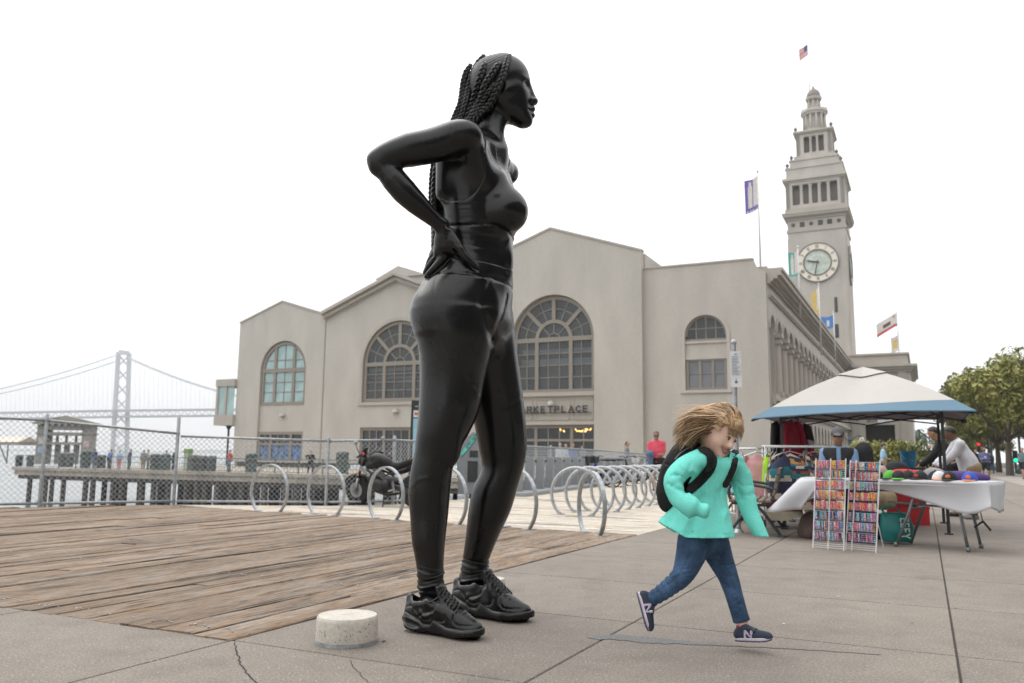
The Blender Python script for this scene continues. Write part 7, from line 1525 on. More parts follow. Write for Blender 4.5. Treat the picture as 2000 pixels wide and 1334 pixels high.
# ---- clothes rails and garments
def rail(pl, pr, z, label, base=True, gauge=.016):
    a, b = Vector((pl.x, pl.y, 0)), Vector((pr.x, pr.y, 0)); d = b-a; w = d.length; o = empty('clothes_rail', a, atan2(d.y, d.x), label, 'clothes rail')
    mb = MB(); mb.tube([(-.06, 0, z), (w+.06, 0, z)], gauge*1.25, 10); mb.build('top_bar', PLAS if gauge > .015 else CHROME, o, smooth=True)
    for x in (0, w):
        for dy in (-.06, .06): mb = MB(); mb.tube([(x, dy, .14), (x, dy, z)], gauge*.8, 8); mb.build('upright', CHROME, o, smooth=True)
        mb = MB(); mb.tube([(x, -.06, .95), (x, .06, .95)], gauge*.7, 6); mb.tube([(x, -.34, .13), (x, .34, .13)], gauge*.8, 8); mb.tube([(x, -.32, .14), (x, -.06, .95)], gauge*.7, 6); mb.build('foot', CHROME, o)
        for dy in (-.32, .32):
            mb = MB(); mb.lathe([(.012, -.018), (.045, -.016), (.048, 0), (.045, .016), (.012, .018)], (x, dy, .05), 14, R=Matrix.Rotation(pi/2, 3, 'Y')); mb.bar((x, dy, .06), (x, dy, .13), .03, .02); mb.build('caster', BLKM, o, smooth='auto')
    mb = MB(); mb.tube([(0, -.3, .15), (w, -.3, .15)], gauge*.8, 8); mb.tube([(0, .3, .15), (w, .3, .15)], gauge*.8, 8); mb.build('base_bar', CHROME, o)
    return o
RA, RB = PU(1496, 872, 12.75), PU(1652, 868, 12.75); zr = RA.z
rail(RA, RB, zr, 'chrome clothes rail with a thick white top bar hung with patterned ponchos')
RC, RD = PU(1430, 876, 13.4), PU(1492, 878, 13.3); rail(RC, RD, RC.z, 'thinner clothes rail at the back hung with pastel sweaters', gauge=.012)
def garment(px, plane, ztop, w, h, rows, label, cat='sweater', rz=0., sleeves=True, depth=.12, hem=1.25, seed=1, group='garments on the clothes rails', slv=.62, vee=0.):
    "rows: list of (fraction from top, material, zigzag)"
    p = PU(px, 890, plane); o = empty(cat.replace(' ', '_'), Vector((p.x, p.y, ztop)), rz, label, cat, group); rg = random.Random(seed); mats = list(dict.fromkeys(m for _, m, _ in rows)); N, K = 28, 22
    def mk(sec, nm, n=N, k=K, v0=0.):
        mb = MB(); g = [[sec(i/n, j/k) for i in range(n)] for j in range(k+1)]
        for j in range(k):
            for i in range(n):
                f = v0+(1-v0)*(j+.5)/k; zz = (abs(((i+.5)/n*8) % 1-.5)-.25)*.09; m = rows[0][1]
                for (fr, mm, zg) in rows:
                    if f+zz*zg >= fr: m = mm
                mb.m = mats.index(m); mb.add([g[j][i], g[j][(i+1) % n], g[j+1][(i+1) % n], g[j+1][i]], [(0, 1, 2, 3)])
        me = mb.mesh(nm, True, fix=False); b = bmesh.new(); b.from_mesh(me); bmesh.ops.remove_doubles(b, verts=b.verts, dist=1e-4); b.to_mesh(me); b.free(); return link(nm, me, mats, o)
    ph = rg.uniform(0, 6)
    def body(a, t):
        an = 2*pi*a; ww = w/2*(.35+.65*min(1, (t*5)**.6))*(1+(hem-1)*t); dd = depth/2*(.5+.5*min(1, t*4))*(1+.5*t); f = 1+.10*t*sin(an*5+ph)
        return Vector((ww*cos(an)*f, dd*sin(an)*f, -.05-h*t-(vee*h*(1-abs(cos(an))) if t > .5 else 0)*(t-.5)*2-.05*abs(cos(an))*(1-t)*(t < .2)))
    mk(body, 'garment_body')
    if sleeves:
        for sg in (-1, 1):
            def slf(a, t, sg=sg):
                an = 2*pi*a; r = .055*(1-.25*t); return Vector((sg*(w*.40+.05*t+.03*sin(t*3)), -.02-.05*t, -.09-h*slv*t))+Vector((r*cos(an)*1.1, r*sin(an), .02*cos(an)*sg*-1))
            mk(slf, 'sleeve', 12, 12)
    mb = MB(); mb.tube(smoothpath([(-w*.42, 0, -.09), (-w*.1, 0, -.035), (0, 0, -.025), (w*.1, 0, -.035), (w*.42, 0, -.09)], 3), .008, 6); mb.tube([(0, 0, -.025), (0, 0, .01), (.02, 0, .035), (0, 0, .05)], .0035, 5); mb.build('hanger', CHROME, o)
PKN = cloth('pale_pink', (.60, .30, .34)); LIL = cloth('lilac_white', (.50, .48, .58)); LIME = cloth('lime', (.33, .60, .03)); MAR = cloth('maroon', (.24, .02, .045)); BRN = cloth('dark_brown', (.045, .022, .02)); IVO = cloth('ivory', (.50, .44, .33)); TL = cloth('deep_teal', (.02, .14, .16)); MUS = cloth('mustard', (.42, .23, .05)); NVY = cloth('deep_navy', (.025, .03, .07)); RST = cloth('rust', (.28, .07, .03)); OLV = cloth('olive', (.16, .17, .06))
z2 = RC.z-.05
garment(1449, 13.38, z2, .40, .62, [(0, LIL, 0)], 'lilac white sweater on the back rail, leftmost', seed=1, rz=1.1, depth=.14); garment(1478, 13.1, z2+.02, .46, .66, [(0, PKN, 0)], 'pale pink sweater hanging face on at the end of the back rail', seed=2, rz=-.3, depth=.16)
garment(1437, 13.45, z2, .36, .58, [(0, CL['sky'], 0)], 'pale blue sweater at the far left of the back rail', seed=13, rz=1.2)
z1 = zr-.05
garment(1502, 12.85, z1, .42, .5, [(0, LIME, 0)], 'lime green top behind the rail upright', seed=3, rz=1.0); garment(1510, 12.85, z1, .42, .5, [(0, MAR, 0)], 'maroon top between the lime top and the patterned poncho', seed=4, rz=1.0); garment(1517, 12.85, z1, .42, .45, [(0, OLV, 0)], 'olive top just left of the patterned poncho', seed=14, rz=1.0)
garment(1543, 12.6, z1, .58, .80, [(0, IVO, 0), (.05, NVY, 1), (.12, MUS, 1), (.17, TL, 1), (.22, IVO, 1), (.25, NVY, 1), (.33, RST, 1), (.37, TL, 1), (.45, IVO, 1), (.48, NVY, 1), (.55, MUS, 1), (.6, TL, 1), (.66, MAR, 1), (.72, IVO, 1), (.76, NVY, 1), (.84, RST, 1), (.9, IVO, 1)], 'patterned teal, ivory and mustard wool poncho on the front rail', 'poncho', seed=5, rz=-.25, depth=.2, hem=1.1, slv=.72)
garment(1530, 12.5, z1-.02, .40, .93, [(0, NVY, 0), (.2, TL, 1), (.35, IVO, 1), (.4, NVY, 1), (.6, IVO, 1), (.66, MAR, 0), (.88, IVO, 0)], 'long patterned poncho with maroon hem in front of the rail', 'poncho', seed=6, rz=.2, depth=.16, sleeves=False, hem=1.35)
garment(1574, 12.75, z1, .44, .62, [(0, CL['red'], 0), (.55, NVY, 1), (.7, cloth('royal', (.03, .06, .25)), 0)], 'red poncho with a blue lower band in the middle of the rail', 'poncho', seed=7, rz=.7, sleeves=False); garment(1592, 12.75, z1, .5, .55, [(0, BRN, 0), (.2, IVO, 1), (.27, BRN, 1), (.62, RST, 0), (.7, MUS, 0), (.76, TL, 0), (.82, BRN, 0)], 'dark brown poncho with an ivory zigzag', 'poncho', seed=8, rz=-.3)
garment(1612, 12.8, z1, .4, .5, [(0, cloth('crimson', (.34, .02, .06)), 0)], 'crimson knit at the right of the rail next to the stall holder', seed=9, rz=.8)
# things hung from the canopy frame
zc = 1.62
garment(1533, 13.6, zc+.03, .44, 1.0, [(0, CL['black'], 0)], 'long black coat hung from the canopy frame', 'coat', seed=10, rz=.3, group='garments hung from the canopy frame'); garment(1547, 13.3, zc+.02, .34, .66, [(0, cloth('cherry', (.36, .02, .05)), 0)], 'cherry red coat hung from the canopy frame', 'coat', seed=11, rz=.5, group='garments hung from the canopy frame'); garment(1560, 13.6, zc, .34, .8, [(0, BRN, 0), (.5, CL['white'], 0), (.7, cloth('cherry', (.36, .02, .05)), 0)], 'dark coat with a white panel hung right of the cherry coat', 'coat', seed=12, rz=-.4, group='garments hung from the canopy frame')
# ---- benches
SLAT = mat('bench_slat', (.15, .11, .085), .75, var=.3, vs=6, stretch=(4, 1, 4)); IRON = mat('bench_iron', (.022, .032, .03), .5)
def bench(loc, rz, label, L_=1.5):
    o = empty('park_bench', loc, rz, label, 'bench', 'benches beside the stall')
    for y in (-L_/2, L_/2):
        mb = MB(); mb.tube(smoothpath([(-.32, y, .01), (-.24, y, .12), (-.05, y, .36), (.05, y, .40)], 5), .02, 8); mb.tube(smoothpath([(.34, y, .01), (.26, y, .12), (.1, y, .34), (-.05, y, .42)], 5), .02, 8); mb.tube(smoothpath([(-.27, y, .42), (0, y, .40), (.2, y, .42), (.28, y, .6), (.34, y, .86)], 5), .02, 8); mb.tube(smoothpath([(-.27, y, .43), (-.3, y, .56), (-.24, y, .66), (-.05, y, .66), (.2, y, .62), (.28, y, .58)], 6), .02, 8); mb.ball((-.27, y, .66), .032, 8, 6)
        for x in (-.33, .35): mb.bbox((x, y, .012), (.1, .07, .024), .006)
        mb.build('end_frame', IRON, o, smooth='auto')
    for i in range(6): mb = MB(); mb.bbox((-.26+i*.09, 0, .445+.004*(i % 2)), (.075, L_+.1, .03), .008); mb.build('slat', SLAT, o)
    for i in range(4): mb = MB(); mb.box((.27+i*.022, 0, .56+i*.092), (.028, L_+.1, .075), R=Matrix.Rotation(.24, 3, 'Y')); mb.build('slat', SLAT, o)
b1 = G(1459, 1047); bench(Vector((b1.x, b1.y, 0))+W(.68, 0), GRID_Z-pi/2+.12, 'dark slatted bench with iron arms behind the child, nearest', 1.3)
b2 = W(13.35, 1.62); bench(b2, GRID_Z-pi/2, 'dark slatted bench under the ponchos behind the blown table cover', 1.3)
b3 = W(14.6, 2.75); bench(b3, GRID_Z-pi/2, 'dark slatted bench behind the pink sweater', 1.3)
# ---- planter hedges in front of the pavilion are with the trees
# ================================================================== the running child
FLC = mat('fleece_turquoise', (.185, .70, .60), .95, var=.06, vs=8, fine=.08, fs=160, bump=.25, bs=220, spec=.15); DEN = mat('child_denim', (.046, .086, .155), .9, var=.5, vs=9, fine=.25, fs=260, bump=.2, bs=260, spec=.2)
NAVC = mat('child_navy', (.022, .03, .055), .75, var=.1); LILC = mat('child_lilac', (.50, .40, .58), .6); CWH = mat('child_white', (.6, .58, .58), .5); BKPK = mat('backpack_black', (.009, .009, .0095), .7, var=.2, bump=.3, bs=120, spec=.3); SKC = mat('child_skin', (.74, .49, .385), .5, var=.05, vs=14)
GY = 4.50; G0 = G(1385, 1268)
kid = empty('person', G0, 0, 'young child in a turquoise fleece and jeans running with a happy smile', 'person')
def build_kid():
    def c(x, y, d=0.): return P(x, y, GY+d)
    pm = 1.0/RP(1, c(1380, 1000)); rp = lambda r: r/pm
    lo, hi = (.72, 4.05, .0), (1.62, 4.95, 1.45)
    def chain(s, pts, k=.02): s.chain([(c(x, y, d), rp(r)) for x, y, d, r in pts], k)
    # ---- fleece jacket
    def jacket_shape(h=.008, g=0.):
        s = Sdf((.70, 4.05, .58), (1.62, 4.95, 1.30), h); secs = []
        for (y, a, b, d, df) in ((1060, 1268, 1436, -.01, .74), (1040, 1276, 1432, -.01, .74), (1018, 1288, 1427, 0, .68), (990, 1314, 1421, 0, .66), (955, 1335, 1420, 0, .8), (925, 1349, 1435, 0, .82), (900, 1360, 1445, 0, .78), (886, 1376, 1432, 0, .75), (878, 1388, 1425, 0, .7)):
            q = c((a+b)/2, y, d); secs.append((q.z, q.x, q.y, rp((b-a)/2)+g, rp((b-a)/2)*df+g))
        s.loft(secs, radians(-18), .01)
        R_ = [(1372, 897, -.10, 22), (1340, 914, -.15, 23), (1319, 938, -.18, 21.5), (1324, 966, -.20, 20), (1341, 984, -.235, 20), (1357, 992, -.255, 20), (1367, 995, -.265, 16)]
        L_ = [(1434, 905, .08, 21), (1446, 930, .09, 22), (1454, 962, .07, 20.5), (1465, 1000, .03, 17), (1482, 1036, -.02, 14), (1497, 1061, -.05, 10.5)]
        s.chain([(c(x, y, d), rp(r)+g) for x, y, d, r in R_], .014); s.chain([(c(x, y, d), rp(r)+g) for x, y, d, r in L_], .014)
        return s
    s = jacket_shape(); X, Y, Z = s.xyz()
    # cloth folds
    near = np.nonzero(np.abs(s.f) < .03); px, py, pz = s.ax[0][near[0]], s.ax[1][near[1]], s.ax[2][near[2]]; RR = np.array(CAM_R); dx = np.stack([px, py, pz-CAM_H], 1) @ RR; U = 1000+F_PX*dx[:, 0]/-dx[:, 2]; V = 667-F_PX*dx[:, 1]/-dx[:, 2]
    def dist(line, U=U, V=V, n=5):
        q = [(p.x, p.y) for p in smoothpath([(a, b, 0) for a, b in line], n)]; best = np.full(U.shape, 1e9)
        for (a, b) in zip(q[:-1], q[1:]):
            ex, ey = b[0]-a[0], b[1]-a[1]; t = np.clip(((U-a[0])*ex+(V-a[1])*ey)/(ex*ex+ey*ey+1e-9), 0, 1); best = np.minimum(best, np.hypot(U-a[0]-t*ex, V-a[1]-t*ey))
        return best
    add = np.zeros(U.shape)
    for line, w, a in (([(1352, 925), (1338, 945), (1340, 962)], 4, .012), ([(1320, 925), (1330, 940), (1345, 948)], 3, .007), ([(1306, 945), (1322, 955), (1338, 960)], 3, .007), ([(1312, 950), (1322, 944), (1336, 947)], 2, .004),
                       ([(1400, 960), (1398, 1000), (1408, 1040)], 7, .008), ([(1372, 970), (1362, 1005), (1352, 1040)], 8, .010), ([(1318, 1000), (1306, 1020), (1300, 1035)], 6, .009), ([(1420, 1000), (1412, 1020), (1420, 1045)], 5, -.007), ([(1345, 1015), (1335, 1030), (1328, 1046)], 5, -.007), ([(1385, 985), (1380, 1015), (1385, 1046)], 6, -.007),
                       ([(1425, 940), (1440, 955), (1450, 975)], 5, .008), ([(1445, 965), (1462, 968), (1476, 962)], 4, .005), ([(1372, 915), (1362, 940), (1352, 955)], 5, .010), ([(1330, 905), (1345, 920), (1365, 925)], 5, -.006),
                       ([(1405, 900), (1404, 925), (1402, 950)], 1.6, .006), ([(1440, 900), (1455, 905), (1460, 918)], 4, .004), ([(1350, 905), (1342, 925), (1330, 940)], 2, .006), ([(1310, 930), (1325, 928), (1340, 935)], 2, .006), ([(1395, 925), (1385, 950), (1388, 985)], 3, .006), ([(1412, 945), (1406, 970), (1412, 1000)], 3, .006), ([(1440, 940), (1452, 950), (1466, 948)], 2, .006), ([(1284, 1008), (1310, 1032), (1336, 1042), (1380, 1046), (1430, 1044)], 1.4, .004)):
        add += a*np.exp(-(dist(line)/w)**2)*((py < GY+.03) | (U > 1440))
    s.f[near] += (1.5*add).astype(np.float32); s.f += (.0012*noise3(X, Y, Z, 42, 5)).astype(np.float32)
    full = s.copy()
    # hem: the cloth ends on a slanting line, open below; cuffs open
    z0, z1, z2 = c(1281, 1017).z, c(1334, 1049).z, c(1431, 1053).z; x0, x1, x2 = c(1281, 1017).x, c(1334, 1049).x, c(1431, 1053).x
    hz = np.interp(s.ax[0], [x0-.2, x0, x1, x2, x2+.05], [z0+.02, z0, z1, z2, z2+.004])[:, None, None]
    arm = Sdf((.70, 4.05, .58), (1.62, 4.95, 1.30), .008); chain(arm, [(1445, 930, .09, 34), (1464, 1000, .03, 30), (1481, 1036, -.02, 24), (1510, 1090, -.08, 22)], 0)
    hemd = np.where(arm.f < .0, -1, np.broadcast_to(hz-Z, s.f.shape)); s.f = np.maximum(s.f, hemd).astype(np.float32); s.f = np.maximum(s.f, np.where((np.broadcast_to(Z-hz, s.f.shape) < .05) & (arm.f > 0) & np.broadcast_to(X > c(1304, 1020).x, s.f.shape), -(full.f+.03), -1)).astype(np.float32)
    q = c(1400, 866, -.03); s.cap(c(1410, 905, -.02), c(1407, 862, -.03), rp(17), rp(22), .004, sub=True)             # neck opening
    s.build('fleece_jacket', FLC, kid, G0)
    # zip, collar
    Ug = None
    def wrap(line, wpx, off, name, m, parent, org, extra=None, thick=.02):
        t = full.copy(); idx = np.nonzero(np.abs(t.f-off) < .03); a, b, d = t.ax[0][idx[0]], t.ax[1][idx[1]], t.ax[2][idx[2]]; e = np.stack([a, b, d-CAM_H], 1) @ RR; U2 = 1000+F_PX*e[:, 0]/-e[:, 2]; V2 = 667-F_PX*e[:, 1]/-e[:, 2]
        g = np.full(t.f.shape, .05, np.float32); dd = (dist(line, U2, V2)-wpx)/pm; dd = np.where(b < GY+(.10 if extra is None else extra), dd, .05); g[idx] = np.maximum(np.maximum(t.f[idx]-off, -(t.f[idx]-off)-thick), dd); t.f = g; return t.build(name, m, parent, org)
    wrap([(1404, 884), (1404, 905), (1403, 930), (1402, 949)], 1.6, .005, 'zip', mat('zip_teal', (.02, .19, .2), .6), kid, G0, thick=.03)
    col = Sdf(c(1372, 905, -.16), c(1462, 852, .16), .006)
    col.chain([(c(1411, 902, -.02), rp(27)), (c(1412, 884, -.03), rp(24))], .01); col.chain([(c(1411, 910, -.02), rp(22)), (c(1413, 865, -.03), rp(20.5))], .003, sub=True); Xc, Yc, Zc = col.xyz(); za, zb = c(1388, 874).z, c(1438, 888).z
    col.cut(np.broadcast_to(Zc-(za+(Xc-c(1388, 873).x)*(zb-za)/(c(1438, 879).x-c(1388, 873).x)), col.f.shape)); sp = c(1416, 880, -.09); col.ell(sp, (.028, .06, .06), 0, sub=True); col.build('collar', FLC, kid, G0)
    mb = MB(); mb.grid([[c(1424, 884, -.07), c(1432, 878, -.05), c(1440, 880, -.01)], [c(1423, 893, -.085), c(1432, 894, -.075), c(1441, 886, -.02)]]); me = mb.mesh('collar_lining', True); me.transform(Matrix.Translation(-G0)); o = link('collar_lining', me, NAVC, kid); o.modifiers.new('t', 'SOLIDIFY').thickness = .006
    # ---- jeans
    j = Sdf((.68, 4.1, .10), (1.42, 4.95, .78), .0065)
    RL = [(1356, 1060, -.05, 33), (1347, 1090, -.06, 27), (1333, 1122, -.07, 21), (1308, 1146, -.05, 17.5), (1283, 1164, -.03, 15), (1270, 1171, -.02, 15)]; LL = [(1393, 1060, .05, 32), (1407, 1092, .05, 25), (1422, 1126, .04, 19.5), (1433, 1160, .03, 17), (1443, 1195, .02, 16), (1449, 1214, .015, 16.5)]
    j.chain([(c(*p[:3]), rp(p[3])) for p in RL], .03); j.chain([(c(*p[:3]), rp(p[3])) for p in LL], .03); j.ell(c(1374, 1052), (rp(43), rp(34), rp(32)), .03)
    Xj, Yj, Zj = j.xyz(); nj = np.nonzero(np.abs(j.f) < .03); ax_, ay_, az_ = j.ax[0][nj[0]], j.ax[1][nj[1]], j.ax[2][nj[2]]; e = np.stack([ax_, ay_, az_-CAM_H], 1) @ RR; U2 = 1000+F_PX*e[:, 0]/-e[:, 2]; V2 = 667-F_PX*e[:, 1]/-e[:, 2]; add = np.zeros(U2.shape); rg = np.random.RandomState(2)
    for i in range(5): y = 1100+i*9+rg.uniform(-4, 4); add += rg.uniform(.001, .0045)*np.exp(-(dist([(1306+i*0, y+10), (1325, y+rg.uniform(-4, 4)), (1350, y-6)], U2, V2)/2.0)**2)*(U2 < 1372)
    for i in range(8): y = 1098+i*14+rg.uniform(-6, 6); x = np.interp(y, [1092, 1126, 1160, 1214], [1408, 1423, 1434, 1449]); add += rg.uniform(.001, .0045)*np.exp(-(dist([(x-20+rg.uniform(0, 18), y-5), (x, y+rg.uniform(-5, 5)), (x+20-rg.uniform(0, 18), y+rg.uniform(-6, 6))], U2, V2)/rg.uniform(1.6, 3))**2)
    for i in range(6): t = i/5; x, y = 1318-50*t, 1138+36*t; add += .004*np.exp(-(dist([(x-12, y-14), (x, y), (x+10, y+17)], U2, V2)/1.7)**2)
    add += .004*np.exp(-(dist([(1398, 1068), (1412, 1100), (1428, 1135), (1440, 1175), (1448, 1210)], U2, V2)/1.0)**2)-.003*np.exp(-(dist([(1384, 1068), (1377, 1085), (1372, 1098)], U2, V2)/2)**2)
    add += .004*np.exp(-(dist([(1350, 1075), (1338, 1105), (1322, 1128), (1290, 1152), (1272, 1163)], U2, V2)/1.0)**2)
    j.f[nj] += (1.8*add).astype(np.float32); j.cut(np.broadcast_to(Zj-c(1370, 1034).z, j.f.shape))
    for p, q in ((RL[-2], RL[-1]), (LL[-2], LL[-1])):
        A, B = c(*p[:3]), c(*q[:3]); d = (B-A).normalized(); j.cut(np.where((Xj-B.x)**2+(Yj-B.y)**2+(Zj-B.z)**2 < .012, (Xj-B.x)*d.x+(Yj-B.y)*d.y+(Zj-B.z)*d.z, -1).astype(np.float32))
    j.build('jeans', DEN, kid, G0)
    # ---- body: head, neck and the limbs inside the clothes, one continuous mesh
    C = c(1404, 841, -.03); Fh = Vector((.50, -.72, -.50)).normalized(); HS = .89; Uh = Vector((.42, -.14, .90)); Uh = (Uh-Fh*Uh.dot(Fh)).normalized(); Sh = Uh.cross(Fh).normalized()          # Sh: the child's left
    HM = Matrix((Fh, Sh, Uh)).transposed()
    b = Sdf((.70, 4.05, .05), (1.60, 4.95, 1.48), .0062); hq = lambda f, sd, u, k=1.0: C+(Fh*f+Sh*sd+Uh*u)*(HS*k)
    def E(f, sd, u, rf, rs, ru, k=.02, sub=False): b.ell(hq(f, sd, u), (rf*HS, rs*HS, ru*HS), k*HS, R=HM, sub=sub)
    E(-.012, 0, .02, .118, .100, .112); E(.03, 0, -.03, .086, .075, .094, .04); E(.055, 0, -.088, .05, .052, .045, .05)
    for sg in (-1, 1): E(.058, .042*sg, -.045, .042, .036, .036, .03); E(-.002, .103*sg, -.02, .019, .013, .029, .008); E(.002, .115*sg, -.02, .009, .006, .016, .006, sub=True); E(.107, .034*sg, .0, .014, .018, .011, .012, sub=True); E(.102, .034*sg, .001, .012, .016, .010, .006)
    b.cap(hq(.112, 0, .0), hq(.132, 0, -.034), .010, .013, .016); E(.128, 0, -.038, .016, .018, .012, .012); 
    for sg in (-1, 1): E(.118, .012*sg, -.042, .011, .009, .009, .008)
    b.chain([(hq(.112, -.036, -.066), .007), (hq(.122, -.015, -.078), .009), (hq(.124, 0, -.080), .009), (hq(.122, .015, -.078), .009), (hq(.112, .036, -.066), .007)], .012, sub=True)
    E(.096, 0, -.115, .022, .026, .018, .03)
    b.chain([(hq(-.02, 0, -.06), .055), (c(1408, 905, 0), .055), (c(1397, 940), .05), (c(1376, 1040), .06)], .04)
    for pts in ([(1372, 897, -.10, 15), (1316, 938, -.18, 13), (1342, 984, -.235, 10), (1366, 993, -.258, 9)], [(1434, 903, .08, 15), (1455, 962, .07, 13), (1481, 1036, -.02, 10), (1493, 1056, -.045, 8)]): chain(b, pts, .03)
    for pts in ([(1356, 1060, -.05, 20), (1333, 1122, -.07, 12), (1290, 1160, -.035, 9), (1262, 1178, -.02, 11)], [(1393, 1060, .05, 20), (1422, 1126, .04, 11), (1449, 1214, .015, 11), (1452, 1232, .012, 11)]): chain(b, pts, .03)
    b.build('body', SKC, kid, G0)
    def hp(name, m, shapes, smooth=True):
        mb = MB(); 
        for (f, sd, u, r) in shapes: mb.ball(hq(f, sd, u)-G0, tuple(x*HS for x in r), 10, 7, R=HM)
        return mb.build(name, m, kid, smooth=smooth)
    for sg in (-1, 1):
        hp('eye', CWH, [(.1045, .034*sg, -.001, (.010, .013, .0052))]); hp('iris', mat('iris_dark', (.018, .011, .008), .2), [(.1125, (.034*sg)+.004, -.003, (.006, .0085, .0060))])
        mb = MB(); mb.tube(smoothpath([hq(.114, .018*sg, .004)-G0, hq(.1165, .034*sg, .0085)-G0, hq(.106, .052*sg, .002)-G0], 4), [.0012]+[.0024]*7+[.001], 5); mb.build('eyelashes', mat('lash', (.03, .018, .012), .6), kid, smooth=True)
        mb = MB(); mb.tube(smoothpath([hq(.113, .016*sg, .024)-G0, hq(.108, .034*sg, .029)-G0, hq(.092, .052*sg, .022)-G0], 4), [.002]+[.0032]*7+[.0012], 5, flat=.6); mb.build('eyebrow', mat('brow', (.30, .17, .10), .7), kid, smooth=True)
    mb = MB(); mb.grid([[hq(.107+.007*(1-(t/.036)**2), t, -.067-.006*(1-(t/.036)**2))-G0 for t in np.linspace(-.033, .033, 9)], [hq(.107+.007*(1-(t/.036)**2), t, -.069-.017*(1-(t/.036)**2))-G0 for t in np.linspace(-.033, .033, 9)]]); o = mb.build('teeth', CWH, kid, smooth=True); o.modifiers.new('t', 'SOLIDIFY').thickness = .003
    LIP = mat('child_lips', (.44, .14, .125), .4); mb = MB()
    mb.tube(smoothpath([hq(.110, -.039, -.062)-G0, hq(.121, -.016, -.067)-G0, hq(.124, 0, -.069)-G0, hq(.121, .016, -.067)-G0, hq(.110, .039, -.062)-G0], 4), [.001]+[.0024]*15+[.001], 6); mb.tube(smoothpath([hq(.110, -.038, -.064)-G0, hq(.117, -.016, -.088)-G0, hq(.119, 0, -.092)-G0, hq(.117, .016, -.088)-G0, hq(.110, .038, -.064)-G0], 4), [.001]+[.0034]*15+[.001], 6); mb.build('lips', LIP, kid, smooth=True)
    mb = MB(); mb.ball(hq(.093, 0, -.076)-G0, (.012, .034, .016), 10, 6, R=HM); mb.build('mouth', mat('mouth_dark', (.12, .025, .025), .5), kid, smooth=True)
    # ---- hair: a cap on the skull, a mass streaming back and many locks
    def hmat(n, col): return mat(n, col, .5, var=.35, vs=7, fine=.3, fs=190, stretch=(.5, 1, 3), spec=.4)
    H1, H2, H3 = hmat('hair_honey', (.37, .235, .125)), hmat('hair_brown_child', (.21, .12, .06)), hmat('hair_blonde', (.60, .45, .29))
    h = Sdf((.78, 4.1, 1.0), (1.52, 4.9, 1.52), .0075)
    h.ell(hq(-.012, 0, .03), (.126, .109, .119), 0, R=HM); h.ell(hq(-.05, 0, -.01), (.10, .105, .11), .03, R=HM)
    h.chain([(c(1385, 822, .0), rp(30)), (c(1355, 830, .03), rp(25)), (c(1335, 840, .04), rp(15))], .03); h.chain([(c(1380, 845, .02), rp(26)), (c(1355, 858, .03), rp(20)), (c(1342, 868, .03), rp(11))], .03)
    Xh, Yh, Zh = h.xyz(); fu = (Xh-C.x)*Uh.x+(Yh-C.y)*Uh.y+(Zh-C.z)*Uh.z; ff = (Xh-C.x)*Fh.x+(Yh-C.y)*Fh.y+(Zh-C.z)*Fh.z; fsd = (Xh-C.x)*Sh.x+(Yh-C.y)*Sh.y+(Zh-C.z)*Sh.z
    face = np.minimum(ff-.052-.22*np.maximum(fu, -.03)+.25*np.maximum(0, .06-np.abs(fsd)), (.046-fu)+.10*np.abs(fsd)); h.f = np.maximum(h.f, face).astype(np.float32)
    h.f = np.maximum(h.f, np.minimum(np.minimum(ff+.055, -.0+.018-fu), .9)*1.0).astype(np.float32)
    for sg in (-1, 1): h.ell(hq(.002, .112*sg, -.02), (.024, .03, .032), .01, R=HM, sub=True)
    h.f += (.0035*np.sin((Zh*1.0+Xh*.35)*260+2.5*np.sin(Xh*24+Yh*10))).astype(np.float32)
    h.build('hair', H1, kid, G0)
    rg = random.Random(12); groups = {0: MB(), 1: MB(), 2: MB()}
    def lock(pts, r, gi): q = smoothpath(pts, 6); n = len(q); groups[gi].tube([p-G0 for p in q], [max(.0006, r*(min(1, .45+i/n*2))*(1-(i/(n-1))**3)) for i in range(n)], 6, flat=.55)
    for i in range(420):          # streaming back to the left
        a = rg.uniform(-1, 1); u0 = rg.uniform(-.05, .125); w = sqrt(max(0, 1-((u0-.026)/.124)**2)); st = hq((rg.uniform(-.03, .06) if u0 > .02 else rg.uniform(-.085, -.045))*w, .108*w*(-1 if rg.random() < .72 else 1)*rg.uniform(.75, 1), u0)
        up = (st.z-C.z)/.14; ex = rg.uniform(1312, 1352); ey = 842-up*26+rg.uniform(-14, 26); dd = rg.uniform(-.12, .12)
        m1 = c(1392-rg.uniform(0, 10), (ey+822)/2-8+rg.uniform(-8, 8), -.11+dd*.4); m2 = c((ex+1380)/2, ey-10+rg.uniform(-6, 4), dd-.02); e_ = c(ex, ey+rg.uniform(0, 22), dd)
        lock([st, m1.lerp(st, .35), m2, e_.lerp(m2, .3)+Vector((0, 0, .006)), e_], rg.uniform(.0015, .0046), rg.choice([0, 0, 1, 1, 2]))
    for i in range(130):           # lower locks curling to the collar
        st = c(1366+rg.uniform(-8, 6), 835+rg.uniform(-8, 14), rg.uniform(-.10, -.02)); e_ = c(rg.uniform(1326, 1362), rg.uniform(858, 877), rg.uniform(-.11, .06)); m1 = st.lerp(e_, .5)+Vector((-.02, 0, .015)); lock([st, m1, e_], rg.uniform(.0016, .0042), rg.choice([0, 1, 1]))
    for i in range(46):           # fine fly-away hair on top and behind
        st = c(rg.uniform(1370, 1405), rg.uniform(790, 815), rg.uniform(-.08, .08)); e_ = c(rg.uniform(1304, 1345), rg.uniform(794, 822), rg.uniform(-.1, .1)); lock([st, st.lerp(e_, .4)+Vector((0, 0, rg.uniform(-.01, .02))), st.lerp(e_, .75)+Vector((0, 0, rg.uniform(-.012, .012))), e_], rg.uniform(.0009, .0016), 2)
